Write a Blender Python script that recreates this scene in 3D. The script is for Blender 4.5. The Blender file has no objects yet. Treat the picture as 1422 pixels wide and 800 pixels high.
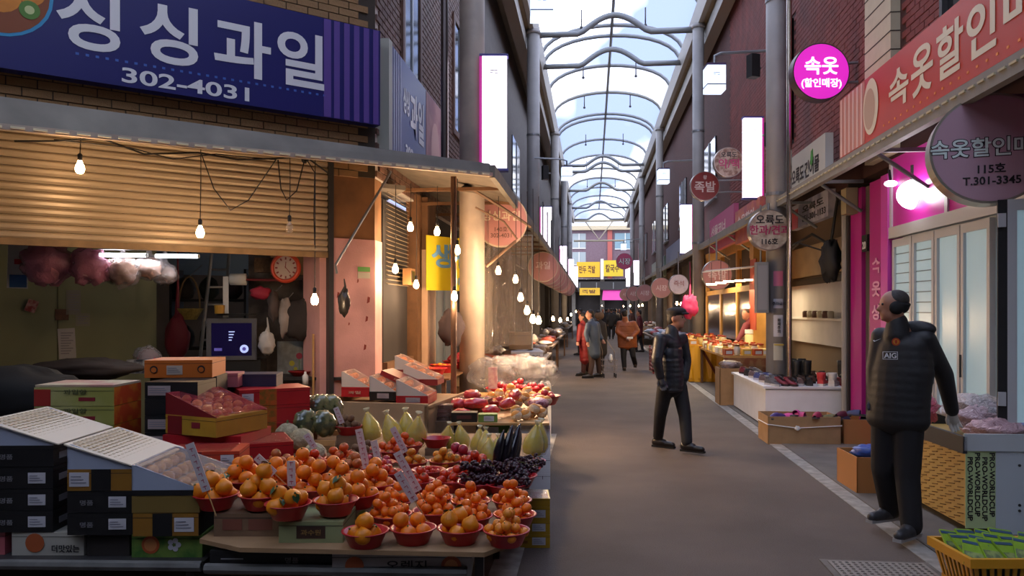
import bpy, bmesh, math, random
from mathutils import Vector, Matrix, noise
random.seed(7)
sc = bpy.context.scene
COL = sc.collection
D2R = math.pi / 180
YAW = 5.87 * D2R            # the camera looks a little to the left of the alley (+Y)

# ------------------------------------------------------------------ camera
cd = bpy.data.cameras.new('camera'); cam = bpy.data.objects.new('camera', cd); COL.objects.link(cam)
cam.location = (0, 0, 1.6)
cam.rotation_euler = (math.pi / 2, 0, YAW)
cd.sensor_width = 36; cd.lens = 36 * 1080 / 1422
cd.shift_y = 30 / 1422
cd.clip_end = 400
sc.camera = cam

# ------------------------------------------------------------------ sky and exposure
sc.view_settings.view_transform = 'Standard'; sc.view_settings.look = 'None'
sc.view_settings.exposure = 0.0; sc.view_settings.gamma = 1
w = bpy.data.worlds.new('sky'); sc.world = w; w.use_nodes = True
nt = w.node_tree; nt.nodes.clear()
out = nt.nodes.new('ShaderNodeOutputWorld'); bg = nt.nodes.new('ShaderNodeBackground')
tc = nt.nodes.new('ShaderNodeTexCoord'); mp = nt.nodes.new('ShaderNodeMapping')
mp.inputs['Scale'].default_value = (2.0, 0.8, 2.2); mp.inputs['Location'].default_value = (4.1, 0.3, 3.0)
nz = nt.nodes.new('ShaderNodeTexNoise'); nz.inputs['Scale'].default_value = 2.3; nz.inputs['Detail'].default_value = 4
cr = nt.nodes.new('ShaderNodeValToRGB')
cr.color_ramp.elements[0].position = .45; cr.color_ramp.elements[0].color = (.24, .30, .50, 1)
cr.color_ramp.elements[1].position = .585; cr.color_ramp.elements[1].color = (1.95, 1.95, 2.05, 1)
nt.links.new(tc.outputs['Generated'], mp.inputs[0]); nt.links.new(mp.outputs[0], nz.inputs['Vector'])
nt.links.new(nz.outputs['Fac'], cr.inputs['Fac']); nt.links.new(cr.outputs['Color'], bg.inputs['Color'])
bg.inputs['Strength'].default_value = 2.8
nt.links.new(bg.outputs[0], out.inputs[0])

# ------------------------------------------------------------------ survey helpers
H0 = 1.6
def cw(l, d, z=0.0):
    """lateral / forward distance of the stall grid (turned 5.87 deg to the alley) -> world"""
    return Vector((l * math.cos(YAW) - d * math.sin(YAW), l * math.sin(YAW) + d * math.cos(YAW), z))
def at(u, v, z):
    """sight line of the survey picture met with the level plane at height z"""
    d = (H0 - z) * 1080 / (v - 430.0)
    return cw((u - 711) / 1080 * d, d, z)
def atd(u, v, d):
    return cw((u - 711) / 1080 * d, d, H0 + (430 - v) / 1080 * d)
def atX(u, v, X):
    a = math.atan((u - 711) / 1080) - YAW
    y = X / math.tan(a); d = -X * math.sin(YAW) + y * math.cos(YAW)
    return Vector((X, y, H0 + (430 - v) / 1080 * d))
BX, BY = -2.3, 8.1
FA = 41.8 * D2R
def F(t, n=0.0, z=0.0):
    """left corner shop frame: t metres left of the building corner, n metres into the shop"""
    return Vector((BX - t * math.cos(FA) - n * math.sin(FA), BY - t * math.sin(FA) + n * math.cos(FA), z))
def atF(u, v, n=0.0):
    a = math.atan((u - 711) / 1080) - YAW
    k = math.tan(a)      # X = k Y
    ox, oy = BX - n * math.sin(FA), BY + n * math.cos(FA)
    t = (ox - k * oy) / (math.cos(FA) - k * math.sin(FA))
    p = F(t, n); d = -p.x * math.sin(YAW) + p.y * math.cos(YAW)
    return Vector((p.x, p.y, H0 + (430 - v) / 1080 * d)), t

# ------------------------------------------------------------------ materials
def lin(c):
    if isinstance(c, str):
        c = [int(c[i:i + 2], 16) / 255 for i in (0, 2, 4)]
    return tuple((x / 12.92 if x <= .04045 else ((x + .055) / 1.055) ** 2.4) for x in c)
MATS = {}
def mat(name, c, rough=.6, metal=0.0, var=0.0, vs=6.0, bump=0.0, bs=60.0, emit=0.0, ecol=None, alpha=1.0, trans=0.0, c2=None, coat=0.0, spec=.5):
    if name in MATS: return MATS[name]
    m = bpy.data.materials.new(name); m.use_nodes = True; MATS[name] = m
    n = m.node_tree; b = n.nodes['Principled BSDF']; L = n.links.new
    col = lin(c) + (1,)
    b.inputs['Base Color'].default_value = col
    b.inputs['Roughness'].default_value = rough; b.inputs['Metallic'].default_value = metal
    b.inputs['Specular IOR Level'].default_value = spec
    if coat: b.inputs['Coat Weight'].default_value = coat; b.inputs['Coat Roughness'].default_value = .1
    if var or c2 or bump:
        t = n.nodes.new('ShaderNodeTexCoord')
    if var or c2:
        z = n.nodes.new('ShaderNodeTexNoise'); z.inputs['Scale'].default_value = vs; z.inputs['Detail'].default_value = 5
        L(t.outputs['Object'], z.inputs['Vector'])
        r = n.nodes.new('ShaderNodeValToRGB')
        if c2:
            r.color_ramp.elements[0].position = .42; r.color_ramp.elements[1].position = .58
            r.color_ramp.elements[0].color = col; r.color_ramp.elements[1].color = lin(c2) + (1,)
        else:
            r.color_ramp.elements[0].position = .3; r.color_ramp.elements[1].position = .7
            r.color_ramp.elements[0].color = tuple(x * (1 - var) for x in col[:3]) + (1,)
            r.color_ramp.elements[1].color = tuple(min(1, x * (1 + var)) for x in col[:3]) + (1,)
        L(z.outputs['Fac'], r.inputs['Fac']); L(r.outputs['Color'], b.inputs['Base Color'])
    if bump:
        z = n.nodes.new('ShaderNodeTexNoise'); z.inputs['Scale'].default_value = bs; z.inputs['Detail'].default_value = 3
        L(t.outputs['Object'], z.inputs['Vector'])
        q = n.nodes.new('ShaderNodeBump'); q.inputs['Strength'].default_value = bump; q.inputs['Distance'].default_value = .02
        L(z.outputs['Fac'], q.inputs['Height']); L(q.outputs['Normal'], b.inputs['Normal'])
    if emit:
        b.inputs['Emission Color'].default_value = lin(ecol or c) + (1,); b.inputs['Emission Strength'].default_value = emit
    if trans: b.inputs['Transmission Weight'].default_value = trans
    if alpha < 1: b.inputs['Alpha'].default_value = alpha
    return m

def film(name, c, clear=.6, rough=.15, bump=.4, bs=14):
    """thin plastic film: see-through share + glossy crinkled share"""
    if name in MATS: return MATS[name]
    m = bpy.data.materials.new(name); m.use_nodes = True; MATS[name] = m
    n = m.node_tree; b = n.nodes['Principled BSDF']; o = n.nodes['Material Output']; L = n.links.new
    b.inputs['Base Color'].default_value = lin(c) + (1,); b.inputs['Roughness'].default_value = rough
    b.inputs['Specular IOR Level'].default_value = .9
    t = n.nodes.new('ShaderNodeTexCoord'); z = n.nodes.new('ShaderNodeTexNoise'); z.inputs['Scale'].default_value = bs; z.inputs['Distortion'].default_value = 2.8
    q = n.nodes.new('ShaderNodeBump'); q.inputs['Strength'].default_value = bump; q.inputs['Distance'].default_value = .05
    L(t.outputs['Object'], z.inputs['Vector']); L(z.outputs['Fac'], q.inputs['Height']); L(q.outputs['Normal'], b.inputs['Normal'])
    tr = n.nodes.new('ShaderNodeBsdfTransparent'); mx = n.nodes.new('ShaderNodeMixShader'); mx.inputs[0].default_value = clear
    L(b.outputs[0], mx.inputs[1]); L(tr.outputs[0], mx.inputs[2]); L(mx.outputs[0], o.inputs[0])
    return m

# ------------------------------------------------------------------ mesh builder
class MB:
    def __init__(s): s.v = []; s.f = []; s.m = []
    def add(s, vs, fs, m=0):
        k = len(s.v); s.v += [tuple(x) for x in vs]; s.f += [tuple(i + k for i in f) for f in fs]; s.m += [m] * len(fs); return s
    def hexa(s, p, m=0):
        return s.add(p, [(0, 3, 2, 1), (4, 5, 6, 7), (0, 1, 5, 4), (1, 2, 6, 5), (2, 3, 7, 6), (3, 0, 4, 7)], m)
    def box(s, x0, x1, y0, y1, z0, z1, m=0):
        return s.hexa([(x0, y0, z0), (x1, y0, z0), (x1, y1, z0), (x0, y1, z0), (x0, y0, z1), (x1, y0, z1), (x1, y1, z1), (x0, y1, z1)], m)
    def obox(s, c, sz, rz=0, m=0, rx=0, ry=0):
        M = Matrix.Translation(c) @ Matrix.Rotation(rz, 4, 'Z') @ Matrix.Rotation(ry, 4, 'Y') @ Matrix.Rotation(rx, 4, 'X')
        a, b, c_ = sz[0] / 2, sz[1] / 2, sz[2] / 2
        return s.hexa([M @ Vector(q) for q in ((-a, -b, -c_), (a, -b, -c_), (a, b, -c_), (-a, b, -c_), (-a, -b, c_), (a, -b, c_), (a, b, c_), (-a, b, c_))], m)
    def tube(s, p0, p1, r0, r1=None, n=8, m=0, cap=True):
        r1 = r0 if r1 is None else r1
        return s.path([p0, p1], [r0, r1], n, m, cap)
    def path(s, pts, r, n=6, m=0, cap=True):
        pts = [Vector(p) for p in pts]; k = len(pts)
        rs = r if isinstance(r, (list, tuple)) else [r] * k
        ref = None; vs = []
        for i, p in enumerate(pts):
            a = pts[min(i + 1, k - 1)] - pts[max(i - 1, 0)]
            if a.length < 1e-9: a = Vector((0, 0, 1))
            a.normalize()
            if ref is None:
                ref = a.orthogonal().normalized()
            ref = (ref - a * ref.dot(a))
            if ref.length < 1e-6: ref = a.orthogonal()
            ref.normalize(); b = a.cross(ref)
            for j in range(n):
                t = 2 * math.pi * j / n
                vs.append(p + (ref * math.cos(t) + b * math.sin(t)) * rs[i])
        fs = [(i * n + j, i * n + (j + 1) % n, (i + 1) * n + (j + 1) % n, (i + 1) * n + j) for i in range(k - 1) for j in range(n)]
        if cap: fs += [tuple(range(n - 1, -1, -1)), tuple(range((k - 1) * n, k * n))]
        return s.add(vs, fs, m)
    def lathe(s, prof, n=16, m=0, c=(0, 0, 0), cap=True):
        vs = []; k = len(prof)
        for r, z in prof:
            for j in range(n):
                t = 2 * math.pi * j / n; vs.append((c[0] + r * math.cos(t), c[1] + r * math.sin(t), c[2] + z))
        fs = [(i * n + j, i * n + (j + 1) % n, (i + 1) * n + (j + 1) % n, (i + 1) * n + j) for i in range(k - 1) for j in range(n)]
        if cap: fs += [tuple(range(n - 1, -1, -1)), tuple(range((k - 1) * n, k * n))]
        return s.add(vs, fs, m)
    def ball(s, c, r, n=10, k=6, m=0, M=None, wob=0, seed=0, ws=3.0):
        if not isinstance(r, (tuple, list)): r = (r, r, r)
        vs = []
        for i in range(k + 1):
            ph = math.pi * i / k
            if i in (0, k):
                q = Vector((0, 0, math.cos(ph)))
                qs = [q]
            else:
                qs = [Vector((math.sin(ph) * math.cos(2 * math.pi * j / n), math.sin(ph) * math.sin(2 * math.pi * j / n), math.cos(ph))) for j in range(n)]
            for q in qs:
                if wob: q = q * (1 + wob * noise.noise(q * ws + Vector((seed * 3.1, seed, 0))) + .45 * wob * noise.noise(q * ws * 3.1 + Vector((seed, 0, 5.3))))
                q = Vector((q.x * r[0], q.y * r[1], q.z * r[2]))
                if M: q = M @ q
                vs.append((q.x + c[0], q.y + c[1], q.z + c[2]))
        fs = []
        for j in range(n):
            fs.append((0, 1 + j, 1 + (j + 1) % n))
            for i in range(1, k - 1):
                a = 1 + (i - 1) * n; b = a + n
                fs.append((a + j, b + j, b + (j + 1) % n, a + (j + 1) % n))
            a = 1 + (k - 2) * n; fs.append((a + j, len(vs) - 1, a + (j + 1) % n))
        return s.add(vs, fs, m)
    def prism(s, pts, z0, z1, m=0):
        n = len(pts)
        vs = [(x, y, z0) for x, y in pts] + [(x, y, z1) for x, y in pts]
        fs = [tuple(range(n - 1, -1, -1)), tuple(range(n, 2 * n))] + [(i, (i + 1) % n, n + (i + 1) % n, n + i) for i in range(n)]
        return s.add(vs, fs, m)
    def side(s, pts, y0, y1, m=0):
        """outline in the x-z plane extruded along y"""
        n = len(pts)
        vs = [(x, y0, z) for x, z in pts] + [(x, y1, z) for x, z in pts]
        fs = [tuple(range(n)), tuple(range(2 * n - 1, n - 1, -1))] + [(i, n + i, n + (i + 1) % n, (i + 1) % n) for i in range(n)]
        return s.add(vs, fs, m)
    def xf(s, M, i0=0):
        for i in range(i0, len(s.v)): s.v[i] = tuple(M @ Vector(s.v[i]))
        return s
    def data(s, name, mats, smooth=False):
        me = bpy.data.meshes.new(name); me.from_pydata(s.v, [], s.f)
        for m in (mats if isinstance(mats, (list, tuple)) else [mats]): me.materials.append(m)
        me.polygons.foreach_set('material_index', s.m)
        if smooth: me.polygons.foreach_set('use_smooth', [True] * len(s.f))
        me.update(); return me
    def make(s, name, mats, parent=None, loc=None, rz=0, smooth=False):
        return link(name, s.data(name, mats, smooth), parent, loc, rz)

def link(name, me, parent=None, loc=None, rz=0):
    o = bpy.data.objects.new(name, me); COL.objects.link(o)
    if parent is not None: o.parent = parent
    if loc is not None: o.location = loc
    if rz: o.rotation_euler = (0, 0, rz)
    return o
def tag(o, label=None, cat=None, group=None, kind=None):
    if label: o['label'] = label
    if cat: o['category'] = cat
    if group: o['group'] = group
    if kind: o['kind'] = kind
    return o
def thing(name, label, cat, loc=(0, 0, 0), rz=0, group=None):
    o = bpy.data.objects.new(name, None); COL.objects.link(o); o.empty_display_size = .1
    o.location = loc; o.rotation_euler = (0, 0, rz)
    return tag(o, label, cat, group)
def kids(o): return [c for c in bpy.data.objects if c.parent is o]
def dup(root, loc, rz=None, label=None, group=None, scale=None, children=None):
    r = root.copy(); COL.objects.link(r); r.location = loc
    if rz is not None: r.rotation_euler = (0, 0, rz)
    if label: r['label'] = label
    if group: r['group'] = group
    if scale: r.scale = (scale,) * 3
    for ch in (children if children is not None else kids(root)):
        c = ch.copy(); COL.objects.link(c); c.parent = r
        for g in (kids(ch) if children is None else []):
            d = g.copy(); COL.objects.link(d); d.parent = c
    return r
def struct(name, mb, mats, parent=None, smooth=False, loc=None, rz=0):
    o = mb.make(name, mats, parent, loc, rz, smooth)
    if parent is None: o['kind'] = 'structure'
    return o
def sroot(name, loc=(0, 0, 0), rz=0):
    o = bpy.data.objects.new(name, None); COL.objects.link(o); o.location = loc; o.rotation_euler = (0, 0, rz); o['kind'] = 'structure'; return o

TXT = {}
TS = bpy.data.scenes.new('workbench')      # scratch scene for evaluating lettering and body surfaces; removed at the end
def text(body, size, bold=.02, sx=1.0, depth=.004, outline=None):
    """lettering as a thin solid in the x-z plane facing -y, centred on x and z"""
    key = (body, size, bold, sx)
    if key in TXT: v, f = TXT[key]
    else:
        c = bpy.data.curves.new('t', 'FONT'); c.body = body; c.size = size; c.offset = bold * size; c.resolution_u = 5 if size > .9 or '속' in body else 3; c.align_x = 'CENTER'; c.extrude = depth / 2
        c.space_line = 1.0
        o = bpy.data.objects.new('t', c); TS.collection.objects.link(o)
        TS.view_layers[0].update(); me = bpy.data.meshes.new_from_object(o.evaluated_get(TS.view_layers[0].depsgraph))
        bpy.data.objects.remove(o); bpy.data.curves.remove(c)
        v = [tuple(x.co) for x in me.vertices]; f = [tuple(p.vertices) for p in me.polygons]; bpy.data.meshes.remove(me)
        if v:
            x0 = min(p[0] for p in v); x1 = max(p[0] for p in v); y0 = min(p[1] for p in v); y1 = max(p[1] for p in v)
            v = [((p[0] - (x0 + x1) / 2) * sx, p[2], p[1] - (y0 + y1) / 2) for p in v]
        TXT[key] = (v, f)
    return v, f
def letter(mb, body, size, x, y, z, bold=.02, sx=1.0, m=0):
    v, f = text(body, size, bold, sx)
    return mb.add([(p[0] + x, p[1] + y, p[2] + z) for p in v], f, m)
# ================================================================== materials
m_asph = mat('asphalt', '584d46', .85, var=.22, vs=1.1, bump=.5, bs=90)
m_line = mat('worn_white_paint', '8d8a84', .8, var=.35, vs=9)
m_conc = mat('concrete', '625d57', .85, var=.15, vs=4, bump=.2)
m_brick = mat('tan_brick', '8a6a45', .85, var=.18, vs=2.5, bump=.3, bs=40)
m_mortar = mat('dark_mortar', '3d352c', .9)
m_dbrick = mat('brown_tile_brick', '63463a', .6, var=.2, vs=3)
m_wmortar = mat('pale_mortar', 'b9b2ab', .8)
m_rbrick = mat('dark_red_brick', '6e2f28', .8, var=.3, vs=2.5, bump=.3, bs=40)
m_rmortar = mat('red_mortar', '3a1d1a', .9)
m_cream = mat('cream_render', 'b9b096', .8, var=.1, vs=2)
m_greyp = mat('grey_column_paint', '8d8a88', .5, var=.12, vs=2.5)
m_creamp = mat('cream_column_paint', 'b3a292', .5, c2='9a8d82', vs=1.6)
m_steel = mat('galvanised_steel', '8a8d90', .4, .7, var=.1)
m_dsteel = mat('dark_steel', '3b3a3b', .5, .4)
m_chrome = mat('stainless_steel', 'b5aea6', .22, 1.0)
m_truss = mat('painted_truss', '7c7f80', .5, .2)
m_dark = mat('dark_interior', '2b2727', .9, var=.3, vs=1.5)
m_black = mat('black_matt', '161618', .7)
m_wood = mat('brown_timber', '6b4a2e', .7, var=.25, vs=5, bump=.2)
m_woodl = mat('light_timber', 'b98f58', .6, var=.15, vs=5)
m_white = mat('white_paint', 'd8d8d6', .6)
m_soff = mat('soffit_cream', 'a1937c', .7, var=.08)
m_mag = mat('magenta_panel', 'b3208f', .4)
m_magd = mat('magenta_frame', 'a3177c', .45)
m_ink = mat('black_ink', '1c1a20', .6)
m_winglass = mat('dark_window_glass', '23262b', .08, spec=.8)
m_cable = mat('black_cable', '1a1614', .6)
m_led = mat('led_box_face', 'ffffff', .5, emit=3.2, ecol='fff2ff')
m_lant = mat('lantern_face', 'e9f2ff', .5, emit=1.3, ecol='cfe6ff')
m_fluo = mat('fluorescent_tube', 'ffffff', .4, emit=11, ecol='eef4ff')
m_bulb = mat('lit_bulb_glass', 'ffd9a0', .3, emit=60, ecol='ffc890')
m_bulbf = mat('lit_far_bulb_glass', 'ffd9a0', .3, emit=55, ecol='ffc685')
m_globe = mat('lit_globe_lamp', 'ffffff', .3, emit=6, ecol='fff0fa')

# roof sheets
def sheet(name, tint, clear):
    m = bpy.data.materials.new(name); m.use_nodes = True; n = m.node_tree; n.nodes.clear(); L = n.links.new
    o = n.nodes.new('ShaderNodeOutputMaterial'); tr = n.nodes.new('ShaderNodeBsdfTransparent'); tl = n.nodes.new('ShaderNodeBsdfTranslucent')
    tr.inputs[0].default_value = lin(tint) + (1,); tl.inputs[0].default_value = (.85, .86, .88, 1)
    mx = n.nodes.new('ShaderNodeMixShader'); mx.inputs[0].default_value = clear
    L(tl.outputs[0], mx.inputs[1]); L(tr.outputs[0], mx.inputs[2]); L(mx.outputs[0], o.inputs[0]); return m
m_sheet = sheet('clear_polycarbonate', 'e6eeff', .92)
m_sheetw = sheet('milky_polycarbonate', 'ffffff', .45)

# ================================================================== ground
RX, LX = 2.75, -1.55       # column rows
g = MB().box(-12, 14, -14, 90, -.2, 0)
floor = struct('floor', g, m_asph)
struct('worn_white_road_line', MB().box(2.10, 2.24, 1.5, 60, 0, .004), m_line, floor)
struct('worn_white_road_line', MB().box(-.62, -.45, 1.5, 10, 0, .004), m_line, floor)
struct('concrete_gutter_strip', MB().box(2.24, 3.3, 1.5, 62, 0, .012), m_conc, floor)
# cast drain cover in the road with its raised grid
p = at(1225, 792, 0); cov = thing('drain_cover', 'worn square cast metal drain cover set in the asphalt at bottom right', 'drain cover', (p.x, p.y - .12, 0), 0)
cov.location.z = 0.0
mb = MB().box(-.33, .33, -.28, .28, 0, .008); mb.make('frame', mat('cast_iron', '6c6660', .7, .3, var=.3, bump=.3), cov)
mb = MB()
for i in range(15):
    mb.box(-.29 + i * .04, -.27 + i * .04, -.24, .24, .008, .014)
for i in range(12):
    mb.box(-.29, .29, -.24 + i * .042, -.222 + i * .042, .008, .0135)
tag(mb.make('raised_grid', mat('cast_iron_worn', '8a837b', .6, .3), cov))

# ================================================================== arcade roof
roof = sroot('ceiling')
EZ = 9.2; RISE = 1.0; XC = (RX + LX) / 2; HW = (RX - LX) / 2
def arc(y, rise=RISE, z0=EZ, n=16, hw=HW):
    return [(XC - hw * math.cos(math.pi * i / n), y, z0 + rise * math.sin(math.pi * i / n) ** .85) for i in range(n + 1)]
rib_me = None
ys = [-8, -4, 0, 4, 8.5, 12.5, 16.2, 20.2, 23.7, 24.6, 27.6, 31, 34.4, 35.2, 39.5, 43.5, 47.6, 51, 55, 59, 63, 67]
for i, yy in enumerate(ys):
    if rib_me is None: rib_me = MB().path(arc(0), .062, 7).data('arch_rib', m_truss, True)
    link('arch_rib', rib_me, roof, (0, yy, 0))
pan = []
for mm in (m_sheet, m_sheetw):
    mb = MB(); a = arc(0, RISE + .05); b = arc(1.0, RISE + .07)
    k = len(a); mb.add(a + b, [(j, j + 1, k + j + 1, k + j) for j in range(k - 1)])
    pan.append(mb.data('roof_sheet', mm, True))
for i, yy in enumerate(ys[:-1]):
    o = link('roof_sheet', pan[1 if yy in (27.6, 43.5, 47.6) else 0], roof, (0, yy, 0)); o.scale = (1, ys[i + 1] - yy, 1)
# tie beams with a humped middle
def hump(n=12):
    pts = [(LX, 0, 9.16), (XC - 1.0, 0, 9.16)]
    for i in range(n + 1):
        t = i / n; pts.append((XC - .85 + 1.7 * t, 0, 9.22 + .42 * math.sin(math.pi * t)))
    return pts + [(XC + 1.0, 0, 9.16), (RX, 0, 9.16)]
tie_me = MB().path(hump(), .085, 8).data('tie_beam', m_truss, True)
for yy in (6, 11, 21.4, 24.2, 41, 42.8, 49.6, 58, 65.5):
    link('tie_beam', tie_me, roof, (0, yy, 0))
drop_me = MB().tube((0, 0, -.5), (0, 0, 0), .02, n=6).ball((0, 0, -.5), .05, 8, 5).data('drop_rod', m_dsteel, True)
for yy in (14, 22.2, 27, 31, 38, 44.8, 51):
    for dx in (-.9, .9): link('drop_rod', drop_me, roof, (XC + dx, yy, EZ + RISE * .92))
ridge = MB().path([(XC, -8, EZ + RISE), (XC, 67, EZ + RISE)], .05, 6); ridge.make('ridge_bar', m_truss, roof)
# glazed end gable
mb = MB().path([(LX, 67, EZ), (RX, 67, EZ)], .09, 6).path([(XC - 1.2, 67, EZ), (XC, 67, EZ - 1.6), (XC + 1.2, 67, EZ)], .06, 6).path([(LX, 67, EZ - 1.7), (RX, 67, EZ - 1.7)], .08, 6)
mb.make('gable_frame', mat('cream_steel', 'b8ab90', .5), roof)

# eaves on both sides: inclined fascia plate, gutter and soffit boards
def eaves(side, y0, y1, name):
    X = LX if side < 0 else RX; W = -2.3 if side < 0 else 3.3
    r = sroot(name)
    s = side
    MB().hexa([(X - .02 * s, y0, 9.0), (X + .10 * s, y0, 9.0), (X + .10 * s, y1, 9.0), (X - .02 * s, y1, 9.0), (X - .12 * s, y0, 9.34), (X + .05 * s, y0, 9.34), (X + .05 * s, y1, 9.34), (X - .12 * s, y1, 9.34)]).make('gutter', mat('eaves_paint', 'a8a49c', .5), r)
    MB().obox((X + .33 * s, (y0 + y1) / 2, 8.75), (.28, y1 - y0, .34)).make('edge_beam', mat('beam_paint', '8e8880', .6), r)
    nb = 7
    for i in range(nb):
        xa = X + (.12 + i * (abs(W - X) + .3) / nb) * s; xb = X + (.12 + (i + .93) * (abs(W - X) + .3) / nb) * s
        MB().hexa([(min(xa, xb), y0, 9.05), (max(xa, xb), y0, 9.05), (max(xa, xb), y1, 9.05), (min(xa, xb), y1, 9.05), (min(xa, xb), y0, 9.08), (max(xa, xb), y0, 9.08), (max(xa, xb), y1, 9.08), (min(xa, xb), y1, 9.08)]).make('soffit_board', m_soff, r)
    MB().box(min(X, W) - 1.0 * (s < 0), max(X, W) + 1.0 * (s > 0), y0, y1, 9.35, 9.5).make('roof_deck', m_dark, r)
eaves(-1, -8, 67, 'trim_1'); eaves(1, -8, 67, 'trim_2')
# unseen opaque deck over the junction, added to keep sky light out
struct('ceiling_deck_unseen', MB().box(-12, -9, -14, 9.5, 9.5, 9.7).box(-9, LX - .1, 3.4, 9.5, 9.5, 9.7).box(-9, LX - .1, -14, -5, 9.5, 9.7).box(RX + .1, 14, -14, 9.5, 9.5, 9.7).box(-12, 14, -14, -8, 9.5, 9.7), m_dark)

# ================================================================== columns
def column(X, Y, r, mm, z1=9.0):
    o = sroot('column', (X, Y, 0))
    MB().lathe([(r, 0), (r, z1)], 20).make('shaft', mm, o, smooth=True)
    MB().lathe([(r + .03, z1 - .1), (r + .03, z1)], 20).make('capital', mm, o, smooth=True)
    for zz in (3.3, 6.2): MB().lathe([(r + .012, zz), (r + .012, zz + .05)], 20).make('band', m_steel, o)
    return o
LY = (10.0, 20.6, 32.6, 43.5, 54); RYs = (12.0, 20.6, 32.2, 43.6, 54)
column(LX, 10.0, .165, m_creamp)
for yy in LY[1:]: column(LX, yy, .17, m_greyp)
for yy in RYs: column(RX, yy, .15, m_greyp)

# ================================================================== left: corner building
wl = sroot('wall_left', F(0, 0, 0), FA)       # local x to the right along the front, y into the shop
W_L = 6.5
MB().box(-W_L, 0, 0, .25, 3.0, 9.4).make('wall_core', m_mortar, wl)
bm_ = MB().box(-.106, .106, -.014, .01, -.033, .033).data('brick', m_brick)
def lay(parent, me, x0, x1, z0, z1, pw=.222, ph=.076, skip=None, lim=None, jit=.003, flip=1):
    n = 0; r = 0; z = z0 + ph / 2
    while z < z1:
        x = x0 + pw / 2 + (pw / 2 if r % 2 else 0)
        while x < x1 - pw / 2 + .01:
            if not (skip and skip(x, z)):
                o = link('brick', me, parent, (x, random.uniform(-jit, jit), z)); n += 1
            x += pw
        z += ph; r += 1
    return n
lay(wl, bm_, -3.75, 0, 2.98, 3.56)
lay(wl, bm_, -1.75, 0, 4.50, 5.02)
# return wall along the alley
ws = sroot('wall_left_side', (BX, BY, 0), 90 * D2R)   # local x = +Y, y = into the building
WIN = [(1.15, 2.0, 4.55, 6.3), (4.6, 5.6, 4.6, 6.4)]
core = MB().box(0, 60, .0, .25, 3.0, 9.4)
core.make('wall_core', m_wmortar, ws)
mb = MB(); z = 3.05; r = 0
while z < 7.2:
    x = .0 + (.11 if r % 2 else 0)
    while x < 7.5:
        if not any(a - .12 < x + .1 < b + .12 and c - .1 < z < d + .1 for a, b, c, d in WIN):
            mb.box(max(x, 0), x + .2, -.022, .01, z - .029, z + .029)
        x += .222
    z += .076; r += 1
tag(mb.make('tile_bricks', m_dbrick, ws), kind='stuff')
MB().box(7.5, 60, -.02, .01, 3.0, 9.2).make('dark_cladding', mat('dark_cladding', '4a4340', .7, var=.2), ws)
for i, (a, b, c, d) in enumerate(WIN):
    wn = thing('window', None, None, (0, 0, 0)); wn.parent = ws; wn.name = 'window_frame_unit'
    MB().box(a - .1, b + .1, -.05, .0, c - .1, c).box(a - .1, b + .1, -.05, 0, d, d + .1).box(a - .1, a, -.05, 0, c, d).box(b, b + .1, -.05, 0, c, d).make('brick_surround', m_dbrick, wn)
    MB().box(a, b, -.03, -.01, c, d).make('pane', m_winglass, wn)
    MB().box((a + b) / 2 - .03, (a + b) / 2 + .03, -.045, -.01, c, d).box(a, a + .05, -.045, -.01, c, d).make('mullion', m_steel, wn)
# upper windows further down the left side
for k in range(6):
    a = 14 + k * 7.5
    f_ = MB().box(a, a + 2.2, -.05, -.02, 5.0, 6.6).make('far_window', m_winglass, ws)
    MB().box(a + 1.05, a + 1.15, -.07, -.05, 5.0, 6.6).box(a, a + 2.2, -.07, -.05, 4.95, 5.03).make('mullion', m_steel, f_)
# side wall bottom (behind the fruit stall) built as bays
def pier(name, label, u0, u1, X, mats, z1=3.0, depth=.3): pass

# pink plastered corner pier: pink below, bare brown boards above
m_pink = mat('flaking_pink_paint', 'c99794', .7, c2='b88a86', vs=2.2, bump=.1)
pr = sroot('corner_pier', F(.0, 0, 0), FA)
MB().prism([(-.62, .0), (.0, .0), (.18, .2), (-.1, .45), (-.62, .45)], 0, 2.34).make('plaster', m_pink, pr)
MB().prism([(-.62, .01), (.0, .01), (.17, .2), (-.1, .44), (-.62, .44)], 2.34, 3.05).make('bare_board', mat('aged_board', '7a5430', .8, var=.3, vs=3), pr)
mb = MB()
for (x, z, s) in ((-.42, 1.75, .03), (-.4, 1.63, .02), (-.08, 1.7, .035), (-.1, 1.5, .03), (-.5, 1.25, .03), (-.12, 1.2, .03), (-.3, 1.45, .015), (-.2, 1.9, .02)):
    mb.add([(x - s * .5, -.002, z - s), (x + s * .4, -.002, z - s * .6), (x + s * .6, -.002, z + s * .8), (x - s * .2, -.002, z + s * 1.1)], [(0, 1, 2, 3)])
mb.make('paint_chips', mat('rust_chip', '7b2c22', .8), pr)
MB().box(-.2, -.06, -.004, 0, 2.0, 2.05).make('green_sticker', mat('green_sticker', '5f9a4a', .5), pr)
MB().box(-.2, -.06, -.004, 0, 1.93, 1.99).make('white_sticker', mat('pale_sticker', 'b8b39f', .5), pr)

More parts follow.
